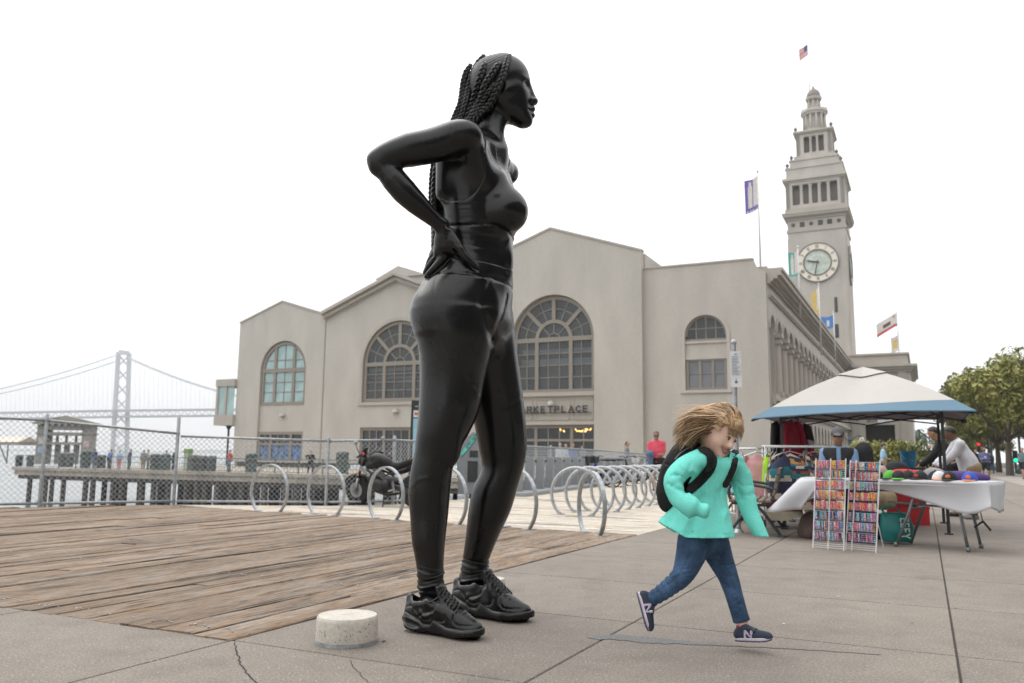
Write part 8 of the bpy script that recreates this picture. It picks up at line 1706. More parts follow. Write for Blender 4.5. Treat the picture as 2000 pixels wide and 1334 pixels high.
    for i in range(70):           # fringe swept over the forehead
        s0 = rg.uniform(-.085, .085); st = hq(.01+rg.uniform(-.01, .02), s0*.8, .158-abs(s0)*.15); e_ = hq(.122-.35*abs(s0)*.5, s0*.92+.012+rg.uniform(-.01, .02), .030+rg.uniform(-.014, .018)-abs(s0)*.25); lock([st, hq(.102-.2*abs(s0), s0*.9, .115-abs(s0)*.2), hq(.126-.3*abs(s0), s0*.95+.006, .075-abs(s0)*.22), e_], rg.uniform(.0016, .0042), rg.choice([0, 0, 1, 2]))
    for i in range(200):           # crown combed back
        s0 = rg.uniform(-.1, .1); w = sqrt(1-(s0/.113)**2); e_ = c(rg.uniform(1335, 1375), rg.uniform(808, 832), s0); f0 = rg.uniform(-.02, .09)
        lock([hq(f0, s0*.9, .04+.128*w*sqrt(max(.05, 1-((f0+.014)/.131)**2))), hq(f0-.06, s0, .044+.128*w*sqrt(max(.05, 1-((f0-.046)/.131)**2))), hq(-.13, s0, .07*w+.02).lerp(e_, .25)+Vector((0, 0, .004)), e_], rg.uniform(.0014, .0036), rg.choice([0, 0, 1, 2, 2]))
    for i in range(80):           # side hair swept back over the ear
        u0 = rg.uniform(.006, .12); sd = -.108*sqrt(max(.05, 1-((u0-.026)/.13)**2)); lock([hq(.088-u0*.3, sd*.9, u0), hq(.04, sd*1.12, u0+.002), hq(-.03, sd*1.16, u0-.012), hq(-.09, sd*1.05, u0-.03)], rg.uniform(.0016, .004), rg.choice([0, 1, 2, 0]))
    for gi, m in ((0, H1), (1, H2), (2, H3)): k = groups[gi].build('hair_lock', m, kid, smooth=True, fix=False); k['kind'] = 'stuff'
    # ---- shoes
    def shoe(heel, toe, up, flip):
        d = (toe-heel); Ln = d.length; d = d.normalized(); up = (up-d*up.dot(d)).normalized(); sd = up.cross(d); u = Ln/10; M = Matrix((d*u, sd*u, up*u)).transposed().to_4x4(); M.translation = heel-G0; o = empty('shoe', (0, 0, 0), parent=kid)
        def put(me, nm, m): me.transform(M); return link(nm, me, m, o)
        a = Sdf((-.8, -2.4, -.3), (10.8, 2.4, 5.6), .11); a.chain([((.9, 0, 1.6), 1.15), ((3.5, 0, 1.6), 1.4), ((6.3, 0, 1.35), 1.5), ((8.6, .1, 1.15), 1.25), ((9.2, .1, 1.1), .95)], .5); a.chain([((1.3, 0, 2.2), 1.15), ((2.6, 0, 3.2), 1.3), ((4.2, 0, 2.6), 1.2)], .6); a.cap((2.3, 0, 3.2), (1.9, 0, 5.2), 1.0, 1.05, .2, sub=True); Xa, Ya, Za = a.xyz(); a.cut(np.broadcast_to(.75-Za, a.f.shape)); put(a.mesh('shoe_upper'), 'shoe_upper', NAVC)
        def sole(z0, z1, g, nm, m):
            w = MB(); n = 40; rr = []
            for zz, gg in ((z0, g-.06), (z0+.08, g), (z1-.08, g), (z1, g-.06)):
                ring = []
                for i in range(n):
                    t = 2*pi*i/n; x = 4.9+5.0*cos(t); hw = np.interp(x, [-.2, 1, 3.5, 7, 9, 9.95], [.6, 1.2, 1.25, 1.6, 1.35, .5]); ring.append(Vector((x+gg*cos(t)*.6, (hw+gg)*sin(t)/max(.35, abs(sin(t)))**.35 if abs(sin(t)) > .02 else 0, zz+.35*max(0, (x-8)/2)**2)))
                rr.append(ring)
            w.grid(rr, True); k = len(w.v); w.f += [tuple(range(n-1, -1, -1)), tuple(range(k-n, k))]; w.mi += [0, 0]; put(w.mesh(nm, 'auto'), nm, m)
        sole(0, .32, .12, 'outsole', mat('outsole_grey', (.07, .07, .08), .8)); sole(.32, .62, .08, 'midsole_lilac', LILC); sole(.62, .98, .06, 'midsole_white', CWH)
        for x, z in ((4.7, 3.42), (5.9, 2.95)):
            w = MB(); w.grid([[Vector((x-.42, y, z-.16*abs(y)**1.9+.42)), Vector((x+.42, y, z-.5-.16*abs(y)**1.9+.42))] for y in np.linspace(-1.5, 1.5, 13)]); ob = put(w.mesh('strap', True), 'strap', NAVC); ob.modifiers.new('t', 'SOLIDIFY').thickness = .004
        for sg in (-1, 1):
            for (t, dd, m, off) in ((.62, .10, CWH, 1.33), (.34, .12, LILC, 1.43)):
                w = MB()
                for (p, q) in STROKES['N']:
                    A = Vector((3.4+p[0]*1.7*(1 if sg < 0 else -1)+(0 if sg < 0 else 1.7)+.0, sg*off, 1.1+p[1]*1.55)); B = Vector((3.4+q[0]*1.7*(1 if sg < 0 else -1)+(0 if sg < 0 else 1.7), sg*off, 1.1+q[1]*1.55)); A.x += (A.z-1.25)*.16; B.x += (B.z-1.25)*.16; e = (B-A).normalized()*t*.3; w.bar(A-e, B+e, t, dd, up=(0, 1, 0)) if False else w.bar(A-e, B+e, dd, t, up=(0, 0.001, 1) if False else Vector((B-A)).cross(Vector((0, 1, 0))))
                put(w.mesh('side_letter'), 'side_letter', m)
        w = MB(); w.tube([(1.9, 0, 2.9), (1.75, 0, 4.0)], [1.02, 1.0], 16, cap=False); put(w.mesh('sock', True), 'sock', mat('sock_red', (.42, .02, .06), .9))
    shoe(c(1437, 1252, .03), c(1509, 1253, -.10), Vector((-.03, 0, 1)), False)
    shoe(c(1243, 1158, -.02), c(1263, 1234, -.05), Vector((.96, -.05, .28)), True)
    # ---- backpack
    bp0 = c(1312, 935, .02); bk = empty('backpack', bp0, 0, 'black backpack worn by the running child', 'backpack')
    k = full.like(); k.chain([(c(1352, 872, .05), rp(17)), (c(1338, 892, .06), rp(30)), (c(1322, 925, .07), rp(36)), (c(1312, 960, .07), rp(30)), (c(1305, 985, .07), rp(17))], .02); k.chain([(c(1340, 888, .12), rp(24)), (c(1318, 950, .13), rp(30))], .05); X, Y, Z = k.xyz()
    k.f += (.004*noise3(X, Y, Z, 24, 4)).astype(np.float32); k.f = np.maximum(k.f, -(full.f-.004)).astype(np.float32); nk_ = np.nonzero(np.abs(k.f) < .03); e = np.stack([k.ax[0][nk_[0]], k.ax[1][nk_[1]], k.ax[2][nk_[2]]-CAM_H], 1) @ RR; U2 = 1000+F_PX*e[:, 0]/-e[:, 2]; V2 = 667-F_PX*e[:, 1]/-e[:, 2]
    k.f[nk_] += (.008*np.exp(-(dist([(1342, 880), (1326, 896), (1312, 920), (1305, 950)], U2, V2)/1.8)**2)+.006*np.exp(-(dist([(1300, 905), (1312, 910), (1330, 905)], U2, V2)/1.8)**2)).astype(np.float32)
    k.build('pack', BKPK, bk, bp0)
    mb = MB(); mb.tube(smoothpath([c(1346, 874, -.03)-bp0, c(1330, 884, -.05)-bp0, c(1318, 897, -.055)-bp0], 5), .004, 6); mb.build('zip_cord', CWH if False else mat('zip_grey', (.2, .2, .2), .5), bk)
    wrap([(1372, 874), (1386, 884), (1391, 898), (1388, 913), (1376, 930), (1360, 946), (1344, 958)], 10, .008, 'shoulder_strap', BKPK, bk, bp0, thick=.026)
    wrap([(1436, 898), (1432, 915), (1425, 932), (1417, 947)], 6.5, .008, 'shoulder_strap', BKPK, bk, bp0, thick=.026)
build_kid()
# ================================================================== trees, hedges, lamps, signals, cars
def leaf_mat(name, col): return mat(name, col, .6, var=.45, vs=1.1, rnd_amt=.12, spec=.3)
LEAF = [leaf_mat('leaf_mid', (.20, .21, .05)), leaf_mat('leaf_dark', (.10, .115, .03)), leaf_mat('leaf_light', (.33, .32, .10))]
BARK = mat('bark', (.105, .085, .068), .9, var=.35, vs=3, stretch=(3, 3, .6), bump=.6, bs=14)
def leaves(cl, n, size, seed, base):
    "n small leaf blades scattered through a list of clump ellipsoids (centre, radii, shade)"
    rs = np.random.RandomState(seed); C_ = np.array([tuple(c) for c, r, s in cl]); Rr = np.array([tuple(r) for c, r, s in cl]); S_ = np.array([s for c, r, s in cl]); wt = Rr.prod(1)**.75; idx = rs.choice(len(cl), n, p=wt/wt.sum())
    d = rs.normal(size=(n, 3)); d /= np.linalg.norm(d, axis=1)[:, None]; p = C_[idx]+d*Rr[idx]*(rs.rand(n)**.42)[:, None]
    nv = d*.5+rs.normal(size=(n, 3))*.6+np.array([0, 0, .35]); nv /= np.linalg.norm(nv, axis=1)[:, None]; t = rs.normal(size=(n, 3)); t -= nv*(t*nv).sum(1)[:, None]; t /= np.linalg.norm(t, axis=1)[:, None]; b = np.cross(nv, t); sz = size*(.6+.8*rs.rand(n))[:, None]
    V = np.stack([p-t*sz, p+b*sz*.45, p+t*sz, p-b*sz*.45], 1).reshape(-1, 3)-np.array(base); me = bpy.data.meshes.new('crown'); me.vertices.add(4*n); me.vertices.foreach_set('co', V.astype(np.float32).ravel()); me.loops.add(4*n); me.loops.foreach_set('vertex_index', np.arange(4*n, dtype=np.int32)); me.polygons.add(n); me.polygons.foreach_set('loop_start', np.arange(0, 4*n, 4, dtype=np.int32))
    try: me.polygons.foreach_set('loop_total', np.full(n, 4, np.int32))
    except Exception: pass
    for m in LEAF: me.materials.append(m)
    sh = S_[idx]+rs.normal(size=n)*.5; me.polygons.foreach_set('material_index', np.where(sh < -.4, 1, np.where(sh > .6, 2, 0)).astype(np.int32)); me.update(); me.validate(); return me
def tree(u, v, H, cr, label, seed, n=5200, leaf=.16, lean=(0, 0), trunk_r=.17, group='street trees along the promenade', low=.32, squash=.8):
    rg = random.Random(seed); b = W(u, v, 0); o = empty('street_tree', b, 0, label, 'tree', group); mb = MB(); fk = Vector((lean[0]*.5, lean[1]*.5, H*low)); cl = []
    mb.tube(smoothpath([(0, 0, -.1), (fk.x*.3, fk.y*.3, H*low*.5), fk], 4), [trunk_r*(1.35-.55*i/8) for i in range(9)], 9, cap=False)
    nb = 6
    for k in range(nb):
        a = 2*pi*k/nb+rg.uniform(-.4, .4); rr = cr*rg.uniform(.4, .75); tip = Vector((lean[0]+rr*cos(a), lean[1]+rr*sin(a), H*rg.uniform(.62, .9))); mid = fk.lerp(tip, .5)+Vector((rr*.15*cos(a), rr*.15*sin(a), -H*.03)); pt = smoothpath([fk, mid, tip], 5); mb.tube(pt, [trunk_r*(.62-.5*i/10) for i in range(11)], 6, cap=False)
        for j in range(3): q = pt[5+j*2]; e = q+Vector((rg.uniform(-1, 1)*cr*.35, rg.uniform(-1, 1)*cr*.35, H*rg.uniform(.02, .12))); mb.tube([q, q.lerp(e, .5)+Vector((0, 0, .1)), e], [trunk_r*.2, trunk_r*.14, trunk_r*.06], 5, cap=False); cl.append((b+e, (cr*.26, cr*.26, cr*.2), rg.uniform(-.4, .8)))
        cl.append((b+tip, (cr*.34, cr*.34, cr*.26), rg.uniform(-.5, .9)))
    for k in range(26):
        a = rg.uniform(0, 2*pi); rr = cr*sqrt(rg.random())*.92; z = H*(low+.12)+(H*.97-H*(low+.12))*rg.random(); z = min(z, H*(1.0-.32*(rr/cr)**2)); s_ = cr*rg.uniform(.15, .30); cl.append((b+Vector((lean[0]+rr*cos(a), lean[1]+rr*sin(a), z)), (s_, s_, s_*squash), rg.uniform(-.9, .9)+(z/H-.65)*1.6))
    mb.build('trunk', BARK, o, smooth=True); k = link('crown', leaves(cl, n, leaf, seed, b), None, o); k['kind'] = 'stuff'; return o
def VU(px, u): return UV(PU(px, 900, u))[1]
for (px, u, H, cr, lab, sd, n, lf) in (
    (1971, 66, 8.6, 4.6, 'nearest leafy street tree with two slanting trunks at the right edge', 1, 9000, .18), (1950, 84, 8.8, 4.3, 'second leafy street tree with a dark upright trunk', 2, 7000, .20), (2016, 78, 9.4, 5.0, 'tall leafy street tree cut by the right edge of the picture', 9, 7500, .20), (1933, 108, 8.2, 4.4, 'third leafy street tree behind the one with the dark trunk', 3, 9000, .24), (1917, 140, 7.6, 4.4, 'fourth street tree along the promenade, paler green', 4, 7000, .28),
    (1895, 176, 7.6, 4.8, 'fifth street tree along the promenade', 5, 6000, .34), (1877, 220, 8.0, 5.4, 'sixth street tree, small in the distance', 6, 5000, .42), (1856, 285, 8.5, 6.0, 'farthest street tree at the end of the row', 7, 4000, .55)):
    tree(u, VU(px, u), H, cr, lab, sd, n, lf, trunk_r=.2, low=.27)
PALM = leaf_mat('palm_green', (.05, .075, .05))
for (px, u, H, lab) in ((1795, 240, 9.5, 'distant palm tree left of a pair at the end of the promenade'), (1806, 260, 9.0, 'distant palm tree right of a pair at the end of the promenade')):
    b = W(u, VU(px, u), 0); o = empty('palm_tree', b, 0, lab, 'palm tree', 'distant palms'); mb = MB(); mb.tube([(0, 0, 0), (.1, 0, H*.5), (0, 0, H-1)], [.3, .22, .2], 7); mb.build('trunk', BARK, o, smooth=True)
    for k in range(16):
        a = k*2.4; mb = MB(); el = .9-.11*k; pts = [Vector((0, 0, H-1))+Vector((cos(a)*3.2*t, sin(a)*3.2*t, 3.0*t*el-2.6*t*t)) for t in (0, .25, .5, .75, 1)]; s_ = Vector((-sin(a), cos(a), 0)); mb.strip([p+s_*w for p, w in zip(pts, (.05, .4, .5, .35, .02))], [p-s_*w for p, w in zip(pts, (.05, .4, .5, .35, .02))]); mb.build('frond', PALM, o)
# hedges in planters before the pavilion
def hedge(px, u, w, h, label, seed, n=5000):
    b = W(u, VU(px, u), 0); o = empty('hedge', b, GRID_Z, label, 'hedge', 'rounded hedges in planters'); mb = MB(); mb.bbox((0, 0, .28), (1.3, w, .56), .03); mb.build('planter', CONC, o); rg = random.Random(seed)
    cl = [(b+Matrix.Rotation(GRID_Z, 3, 'Z') @ Vector((rg.uniform(-.35, .35), rg.uniform(-.42, .42)*w, .6+h*rg.uniform(.1, .62))), (.5, .5, .42), rg.uniform(-.8, .8)) for _ in range(34)]; cl = [(c, r, s_+(c.z-1.3)*.9) for c, r, s_ in cl]; k = link('foliage', leaves(cl, n, .085, seed, b), None, o); k.rotation_euler.z = -GRID_Z; k['kind'] = 'stuff'
hedge(1708, 46, 2.3, 1.75, 'rounded green hedge in a planter behind the person in light blue', 31); hedge(1757, 46, 2.2, 1.7, 'rounded green hedge in a planter above the blue bucket', 32); hedge(1668, 47, 1.2, 1.2, 'low green hedge in a planter behind the stall holder', 33, 3000); hedge(1600, 48, 2.4, 1.3, 'green hedge in a planter behind the clothes rail', 34, 4000)
# lamp posts and signals
LP = mat('lamp_green', (.022, .05, .055), .5)
def lamp(px, u, H, label):
    b = W(u, VU(px, u), 0); o = empty('street_lamp', b, GRID_Z, label, 'street lamp', 'dark green street lamps'); mb = MB(); mb.lathe([(.28, 0), (.28, .3), (.16, .45), (.13, .9), (.09, 1.0), (.075, H-.8), (.12, H-.75), (.06, H-.6)], (0, 0, 0), 12); mb.build('post', LP, o, smooth='auto')
    for s_ in (-1, 1): mb = MB(); mb.tube(smoothpath([(0, 0, H-.9), (0, s_*.5, H-.5), (0, s_*.8, H-.55)], 4), .035, 6); mb.build('arm', LP, o); mb = MB(); mb.ball((0, s_*.8, H-.85), (.2, .2, .26), 10, 7); mb.build('globe', mat('lamp_globe', (.55, .55, .52), .3), o, smooth=True)
lamp(1993, 74, 6.4, 'dark green street lamp among the trees at the right edge'); lamp(1938, 96, 6.6, 'dark green street lamp between the second and third trees'); lamp(1661, 62, 3.1, 'dark green street lamp in front of the hall pavilion')
def signal(px, u, zl, col, label):
    b = W(u, VU(px, u), 0); o = empty('traffic_light', b, GRID_Z, label, 'traffic light'); mb = MB(); mb.tube([(0, 0, 0), (0, 0, zl+.5)], .07, 8); mb.build('post', LP, o); mb = MB(); mb.bbox((-.18, 0, zl), (.3, .36, 1.0), .04); mb.build('housing', BLKM, o)
    mb = MB(); mb.lathe([(0, 0), (.16, 0)], (-.335, 0, zl+(.3 if col == 'r' else -.3)), 14, R=Matrix.Rotation(-pi/2, 3, 'Y')); mb.build('lit_lens', mat('signal_red', (1, .03, .02), .4, emit=1.4) if col == 'r' else mat('signal_green', (.02, .9, .55), .4, emit=1.0), o)
    mb = MB()
    for k in (0, 1, 2): 
        mb.tube([(-.33, .17*cos(t), zl+.3-.3*k+.17*sin(t)) for t in np.linspace(0, pi, 7)], .012, 4)
    mb.build('visor', BLKM, o)
signal(1913, 118, 2.7, 'r', 'traffic light showing red beyond the person in purple'); signal(1983, 80, 1.35, 'g', 'low traffic signal showing green at the right edge')
# cars far along the road
CW = mat('car_white', (.5, .51, .52), .25, var=.03, coat=.6); CS = mat('car_silver', (.3, .31, .33), .25, metal=.4, coat=.6); CBk = mat('car_dark', (.03, .032, .036), .25, coat=.6); CGL = mat('car_glass', (.02, .025, .03), .05); TYR = mat('tyre_rubber', (.015, .015, .016), .85); RIM = mat('alloy_rim', (.3, .31, .32), .35, metal=.6)
HL = mat('headlight_lit', (1, .96, .9), .3, emit=1.2); AMB = mat('indicator_lit', (1, .42, .05), .3, emit=1.5)
def car(u, v, body, label, lit='w', kind='car', away=False):
    b = W(u, v, -.115); o = empty('car', b, GRID_Z+(0 if away else pi), label, 'car', 'cars along the road')        # local +x is the front, towards us when not away
    prof = [(2.15, .32), (2.2, .55), (2.12, .78), (1.15, .92), (.55, 1.42), (-.9, 1.46), (-1.75, 1.0), (-2.1, .95), (-2.2, .6), (-2.12, .32)] if kind == 'car' else [(2.2, .34), (2.25, .8), (2.1, 1.0), (1.5, 1.12), (.9, 1.75), (-1.9, 1.8), (-2.2, 1.1), (-2.25, .6), (-2.15, .34)]
    def sec(w): return [(x, z) for x, z in prof]
    mb = MB(); rows = []
    for y, sx, dz in ((-.88, .96, 0), (-.9, 1, 0), (-.82, 1, .0), (0, 1.01, .02), (.82, 1, .0), (.9, 1, 0), (.88, .96, 0)):
        rows.append([(x*sx, y*(.84 if z > 1.05 else 1), z+dz*(z > .5)) for x, z in prof])
    mb.grid(rows, True); n = len(prof); k = len(mb.v); mb.f += [tuple(range(n-1, -1, -1)), tuple(range(k-n, k))]; mb.mi += [0, 0]; mb.build('body', body, o, smooth='auto')
    top = 1.4 if kind == 'car' else 1.72; xs, xe = (1.12, .6) if kind == 'car' else (1.46, .95)
    mb = MB(); mb.add([(xs+.0, -.72, .97 if kind == 'car' else 1.17), (xs, .72, .97 if kind == 'car' else 1.17), (xe+.02, .62, top), (xe+.02, -.62, top)], [(0, 1, 2, 3)]); mb.v = [(x+.035, y, z+.02) for x, y, z in mb.v]; mb.build('windscreen', CGL, o)
    for s_ in (-1, 1): mb = MB(); mb.add([(xs-.25, s_*.905, 1.0), (-1.5, s_*.905, 1.0), (-1.1, s_*.775, top-.02), (xe-.1, s_*.775, top-.02)], [(0, 1, 2, 3)]); mb.build('side_window', CGL, o)
    for x in (1.35, -1.35):
        for s_ in (-1, 1):
            w = MB(); w.lathe([(.2, -.1), (.31, -.1), (.33, -.05), (.33, .05), (.31, .1), (.2, .1)], (x, s_*.84, .33), 18, R=Matrix.Rotation(pi/2, 3, 'X')); wo = w.build('wheel', TYR, o, smooth='auto'); w = MB(); w.lathe([(.0, 0), (.2, .02), (.21, -.02)], (x, s_*.945, .33), 14, R=Matrix.Rotation(-s_*pi/2, 3, 'X')); w.build('rim', RIM, wo)
    for s_ in (-1, 1): mb = MB(); mb.ball((2.12, s_*.66, .68), (.09, .19, .11), 10, 6); mb.build('headlight', HL if lit == 'w' else (AMB if lit == 'a' and s_ > 0 else CGL), o, smooth=True)
    mb = MB(); mb.bx((2.17, -.5, .42), (2.22, .5, .6)); mb.build('grille', BLKM, o); mb = MB(); mb.bx((2.19, -.25, .36), (2.235, .25, .47)); mb.build('number_plate', PLAS, o)
def on_road(px, u): return VU(px, u)
car(88, -11.6, CW, 'white van with a lit orange indicator beyond the tree trunks', 'a', 'van'); car(104, -14.6, CS, 'silver car with lit headlights at the right edge', 'w'); car(126, -12.0, CBk, 'dark car with lit headlights farther along the road', 'w'); car(175, -15.5, CW, 'white car small in the distance on the road', 'w')
car(56, 3.9, CS, 'silver car parked in front of the hall behind the stall', 'n')
# white bicycle and barriers by the trees
# far buildings to the right of the trees are hidden; added dark blocks stand beyond the road
# ---- unseen dark blocks added behind the camera to darken the statue's reflections
dark_blocks = empty('added_dark_blocks', W(-60, -46), GRID_Z, kind='structure'); rg = random.Random(6); u = -150
while u < 75:
    w, h = rg.uniform(24, 40), rg.uniform(24, 44); m = MB(); m.bx((u+60, -34, -.1), (u+60+w-.5, 0, h)); m.build('block', mat('added_block_stone', (.17, .165, .155), .8), dark_blocks); m = MB(); z = 5
    while z < h-3: m.bx((u+61, -.1, z), (u+60+w-1.5, .06, z+2.1)); z += 3.8
    k = m.build('window_band', mat('added_block_glass', (.025, .03, .034), .15), dark_blocks); k['kind'] = 'stuff'; u += w
# ---- motorcycle
mo = empty('motorcycle', W(13.55, 9.50, -.006), GRID_Z+pi/2-.06, 'black naked motorcycle parked on its side stand by the fence', 'motorcycle')
MBK = mat('moto_black', (.006, .006, .0065), .4, spec=.3); MGR = mat('moto_grey', (.025, .025, .027), .45); MAL = mat('moto_alloy', (.36, .36, .37), .35, metal=.6); SEATM = mat('moto_seat', (.008, .008, .008), .7, spec=.2); ENG = mat('engine_black', (.014, .014, .015), .5, metal=.1)
mo.rotation_euler = (radians(-7), 0, GRID_Z+pi/2-.06)
def wheel(x, r, w, nm):
    o = MB(); o.lathe([(r*.76, -w*.5), (r*.9, -w*.55), (r*.99, -w*.3), (r, 0), (r*.99, w*.3), (r*.9, w*.55), (r*.76, w*.5)], (x, 0, r), 36, R=Matrix.Rotation(pi/2, 3, 'X')); q = o.build(nm, TYR, mo, smooth=True)
    o = MB(); o.lathe([(r*.68, -w*.4), (r*.77, -w*.48), (r*.77, w*.48), (r*.68, w*.4), (r*.68, -w*.4)], (x, 0, r), 36, R=Matrix.Rotation(pi/2, 3, 'X'))
    for k in range(5): a = 2*pi*k/5+.3; o.bar((x+.04*cos(a), 0, r+.04*sin(a)), (x+r*.7*cos(a+.12), 0, r+r*.7*sin(a+.12)), .035, .03)
    o.tube([(x, -.07, r), (x, .07, r)], .04, 10); o.build('rim', MGR, q, smooth='auto')
    for s_ in (-1, 1): o = MB(); o.lathe([(r*.3, -.004), (r*.5, -.004), (r*.5, .004), (r*.3, .004), (r*.3, -.004)], (x, s_*.07, r), 24, R=Matrix.Rotation(pi/2, 3, 'X')); o.build('brake_disc', MAL, q)
wheel(.70, .305, .12, 'front_wheel'); wheel(-.70, .315, .18, 'rear_wheel')
for s_ in (-1, 1):
    m = MB(); m.tube([(.70, s_*.10, .30), (.60, s_*.10, .55)], .03, 8); m.build('fork_slider', MAL, mo, smooth=True); m = MB(); m.tube([(.60, s_*.10, .55), (.44, s_*.10, .95)], .027, 8); m.build('fork_tube', MGR, mo, smooth=True)
m = MB(); rows = []
for i in range(13): a = radians(20+i*11); rows.append([Vector((.70+.335*cos(a), y, .305+.335*sin(a)-abs(y)*.25)) for y in (-.08, -.05, 0, .05, .08)])
m.grid(rows); f_ = m.build('front_fender', MBK, mo, smooth=True); f_.modifiers.new('t', 'SOLIDIFY').thickness = .006
t = Sdf((-.3, -.2, .6), (.55, .2, 1.1), .012); t.chain([((.36, 0, .84), .10), ((.18, 0, .90), .145), ((-.05, 0, .85), .11), ((-.16, 0, .80), .07)], .05); t.cap((.3, .1, .8), (.1, .13, .82), .07, .06, .06); t.cap((.3, -.1, .8), (.1, -.13, .82), .07, .06, .06); t.ell((-.02, .17, .80), (.16, .05, .09), .05, sub=True); t.ell((-.02, -.17, .80), (.16, .05, .09), .05, sub=True); t.build('fuel_tank', MBK, mo)
t = Sdf((-1.05, -.2, .6), (.1, .2, 1.05), .012); t.chain([((-.1, 0, .78), .09), ((-.35, 0, .76), .10), ((-.55, 0, .83), .085), ((-.85, 0, .93), .045)], .04, sq=None) if False else t.chain([((-.1, 0, .78), .085), ((-.35, 0, .765), .095), ((-.58, 0, .84), .08), ((-.86, 0, .93), .04)], .04); t.build('seat', SEATM, mo)
t = Sdf((-1.05, -.2, .5), (.1, .2, 1.0), .012); t.chain([((-.2, 0, .70), .085), ((-.5, 0, .73), .08), ((-.85, 0, .88), .04)], .04); t.build('tail_fairing', MBK, mo)
m = MB(); m.box((-.90, 0, .91), (.04, .09, .04)); m.build('tail_light', mat('tail_red', (.5, .01, .015), .3), mo)
t = Sdf((-.35, -.25, .2), (.5, .25, .8), .014); t.cap((.05, -.1, .42), (.05, .1, .42), .16, .16, .05); t.cap((.2, -.08, .55), (.2, .08, .55), .12, .12, .06); t.ell((.0, 0, .32), (.24, .13, .08), .05); t.cap((-.12, -.12, .45), (-.12, .12, .45), .11, .11, .04); t.build('engine', ENG, mo)
for s_ in (-1, 1): m = MB(); m.lathe([(.0, .03), (.07, .03), (.09, .0)], (.08, s_*.155, .42), 16, R=Matrix.Rotation(-s_*pi/2, 3, 'X')); m.build('engine_cover', MGR, mo, smooth='auto')
m = MB()
for k in range(7): m.box((.33, 0, .42+k*.035), (.03, .3, .012))
m.build('radiator', BLKM, mo)
m = MB()
for s_ in (-1, 1): m.tube(smoothpath([(.42, s_*.06, .85), (.28, s_*.16, .70), (-.02, s_*.17, .60), (-.2, s_*.15, .42)], 5), .025, 8); m.tube([(-.1, s_*.13, .62), (-.6, s_*.1, .76)], .016, 6)
m.build('frame', MGR, mo, smooth=True)
for s_ in (-1, 1): m = MB(); m.bar((-.2, s_*.1, .42), (-.70, s_*.12, .315), .05, .09); m.build('swingarm', MGR, mo)
m = MB(); m.tube(smoothpath([(.3, -.1, .5), (.34, -.11, .3), (.1, -.12, .2), (-.25, -.15, .24)], 5), .024, 8); m.tube([(-.25, -.15, .24), (-.55, -.19, .33)], [.05, .055], 12); m.build('exhaust', MGR, mo, smooth=True)
m = MB(); m.tube(smoothpath([(.36, -.36, 1.0), (.42, -.22, 1.03), (.44, 0, 1.0), (.42, .22, 1.03), (.36, .36, 1.0)], 5), .013, 8); m.build('handlebar', MGR, mo, smooth=True)
for s_ in (-1, 1):
    m = MB(); m.tube([(.385, s_*.27, 1.02), (.345, s_*.40, .995)], .019, 8); m.build('grip', TYR, mo); m = MB(); m.tube([(.42, s_*.22, 1.03), (.47, s_*.2, 1.02), (.46, s_*.38, 1.0)], .007, 5); m.build('lever', MAL, mo)
    m = MB(); m.tube(smoothpath([(.41, s_*.25, 1.04), (.40, s_*.33, 1.16), (.36, s_*.40, 1.25)], 4), .007, 6); m.build('mirror_stem', BLKM, mo); m = MB(); m.ball((.35, s_*.42, 1.28), (.018, .065, .045), 12, 8); m.build('mirror', MAL, mo, smooth=True)
m = MB(); m.ball((.30, .27, 1.05), (.03, .03, .03), 8, 6); m.build('red_switch', mat('tail_red', (.5, .01, .015), .3), mo)
t = Sdf((.4, -.2, .72), (.75, .2, 1.2), .012); t.ell((.53, 0, .87), (.10, .12, .10), .0); t.chain([((.55, 0, .92), .07), ((.50, 0, 1.06), .055), ((.44, 0, 1.13), .02)], .05); t.build('headlamp_cowl', MBK, mo)
for s_ in (-1, 1): m = MB(); m.ball((.60, s_*.06, .87), (.03, .045, .045), 10, 7); m.build('headlamp', MAL, mo, smooth=True)
for s_ in (-1, 1):
    m = MB(); m.prism([(.46, .80), (.52, .72), (.36, .62), (.30, .70)], lambda a, b, d: (a, d, b), s_*.15, s_*.165); m.build('side_panel', MAL, mo); m = MB(); m.bx((.16, s_*.148-.002, .85), (.27, s_*.148+.002, .862)) if False else m.box((.2, s_*.147, .87), (.1, .004, .014)); m.build('tank_mark', MAL, mo)
    m = MB(); m.bar((-.28, s_*.14, .50), (-.34, s_*.17, .30), .02, .07); m.bar((-.34, s_*.17, .36), (-.22, s_*.20, .33), .03, .03); m.build('foot_bracket', MAL, mo)
m = MB(); m.tube([(-.05, .12, .28), (-.12, .27, .01)], .014, 6); m.bbox((-.12, .27, .012), (.06, .04, .012), .004); m.build('side_stand', BLKM, mo)
m = MB(); m.ball((.56, .16, .62), (.03, .012, .02), 8, 5); m.build('reflector', mat('amber_reflector', (.6, .16, .01), .3), mo)
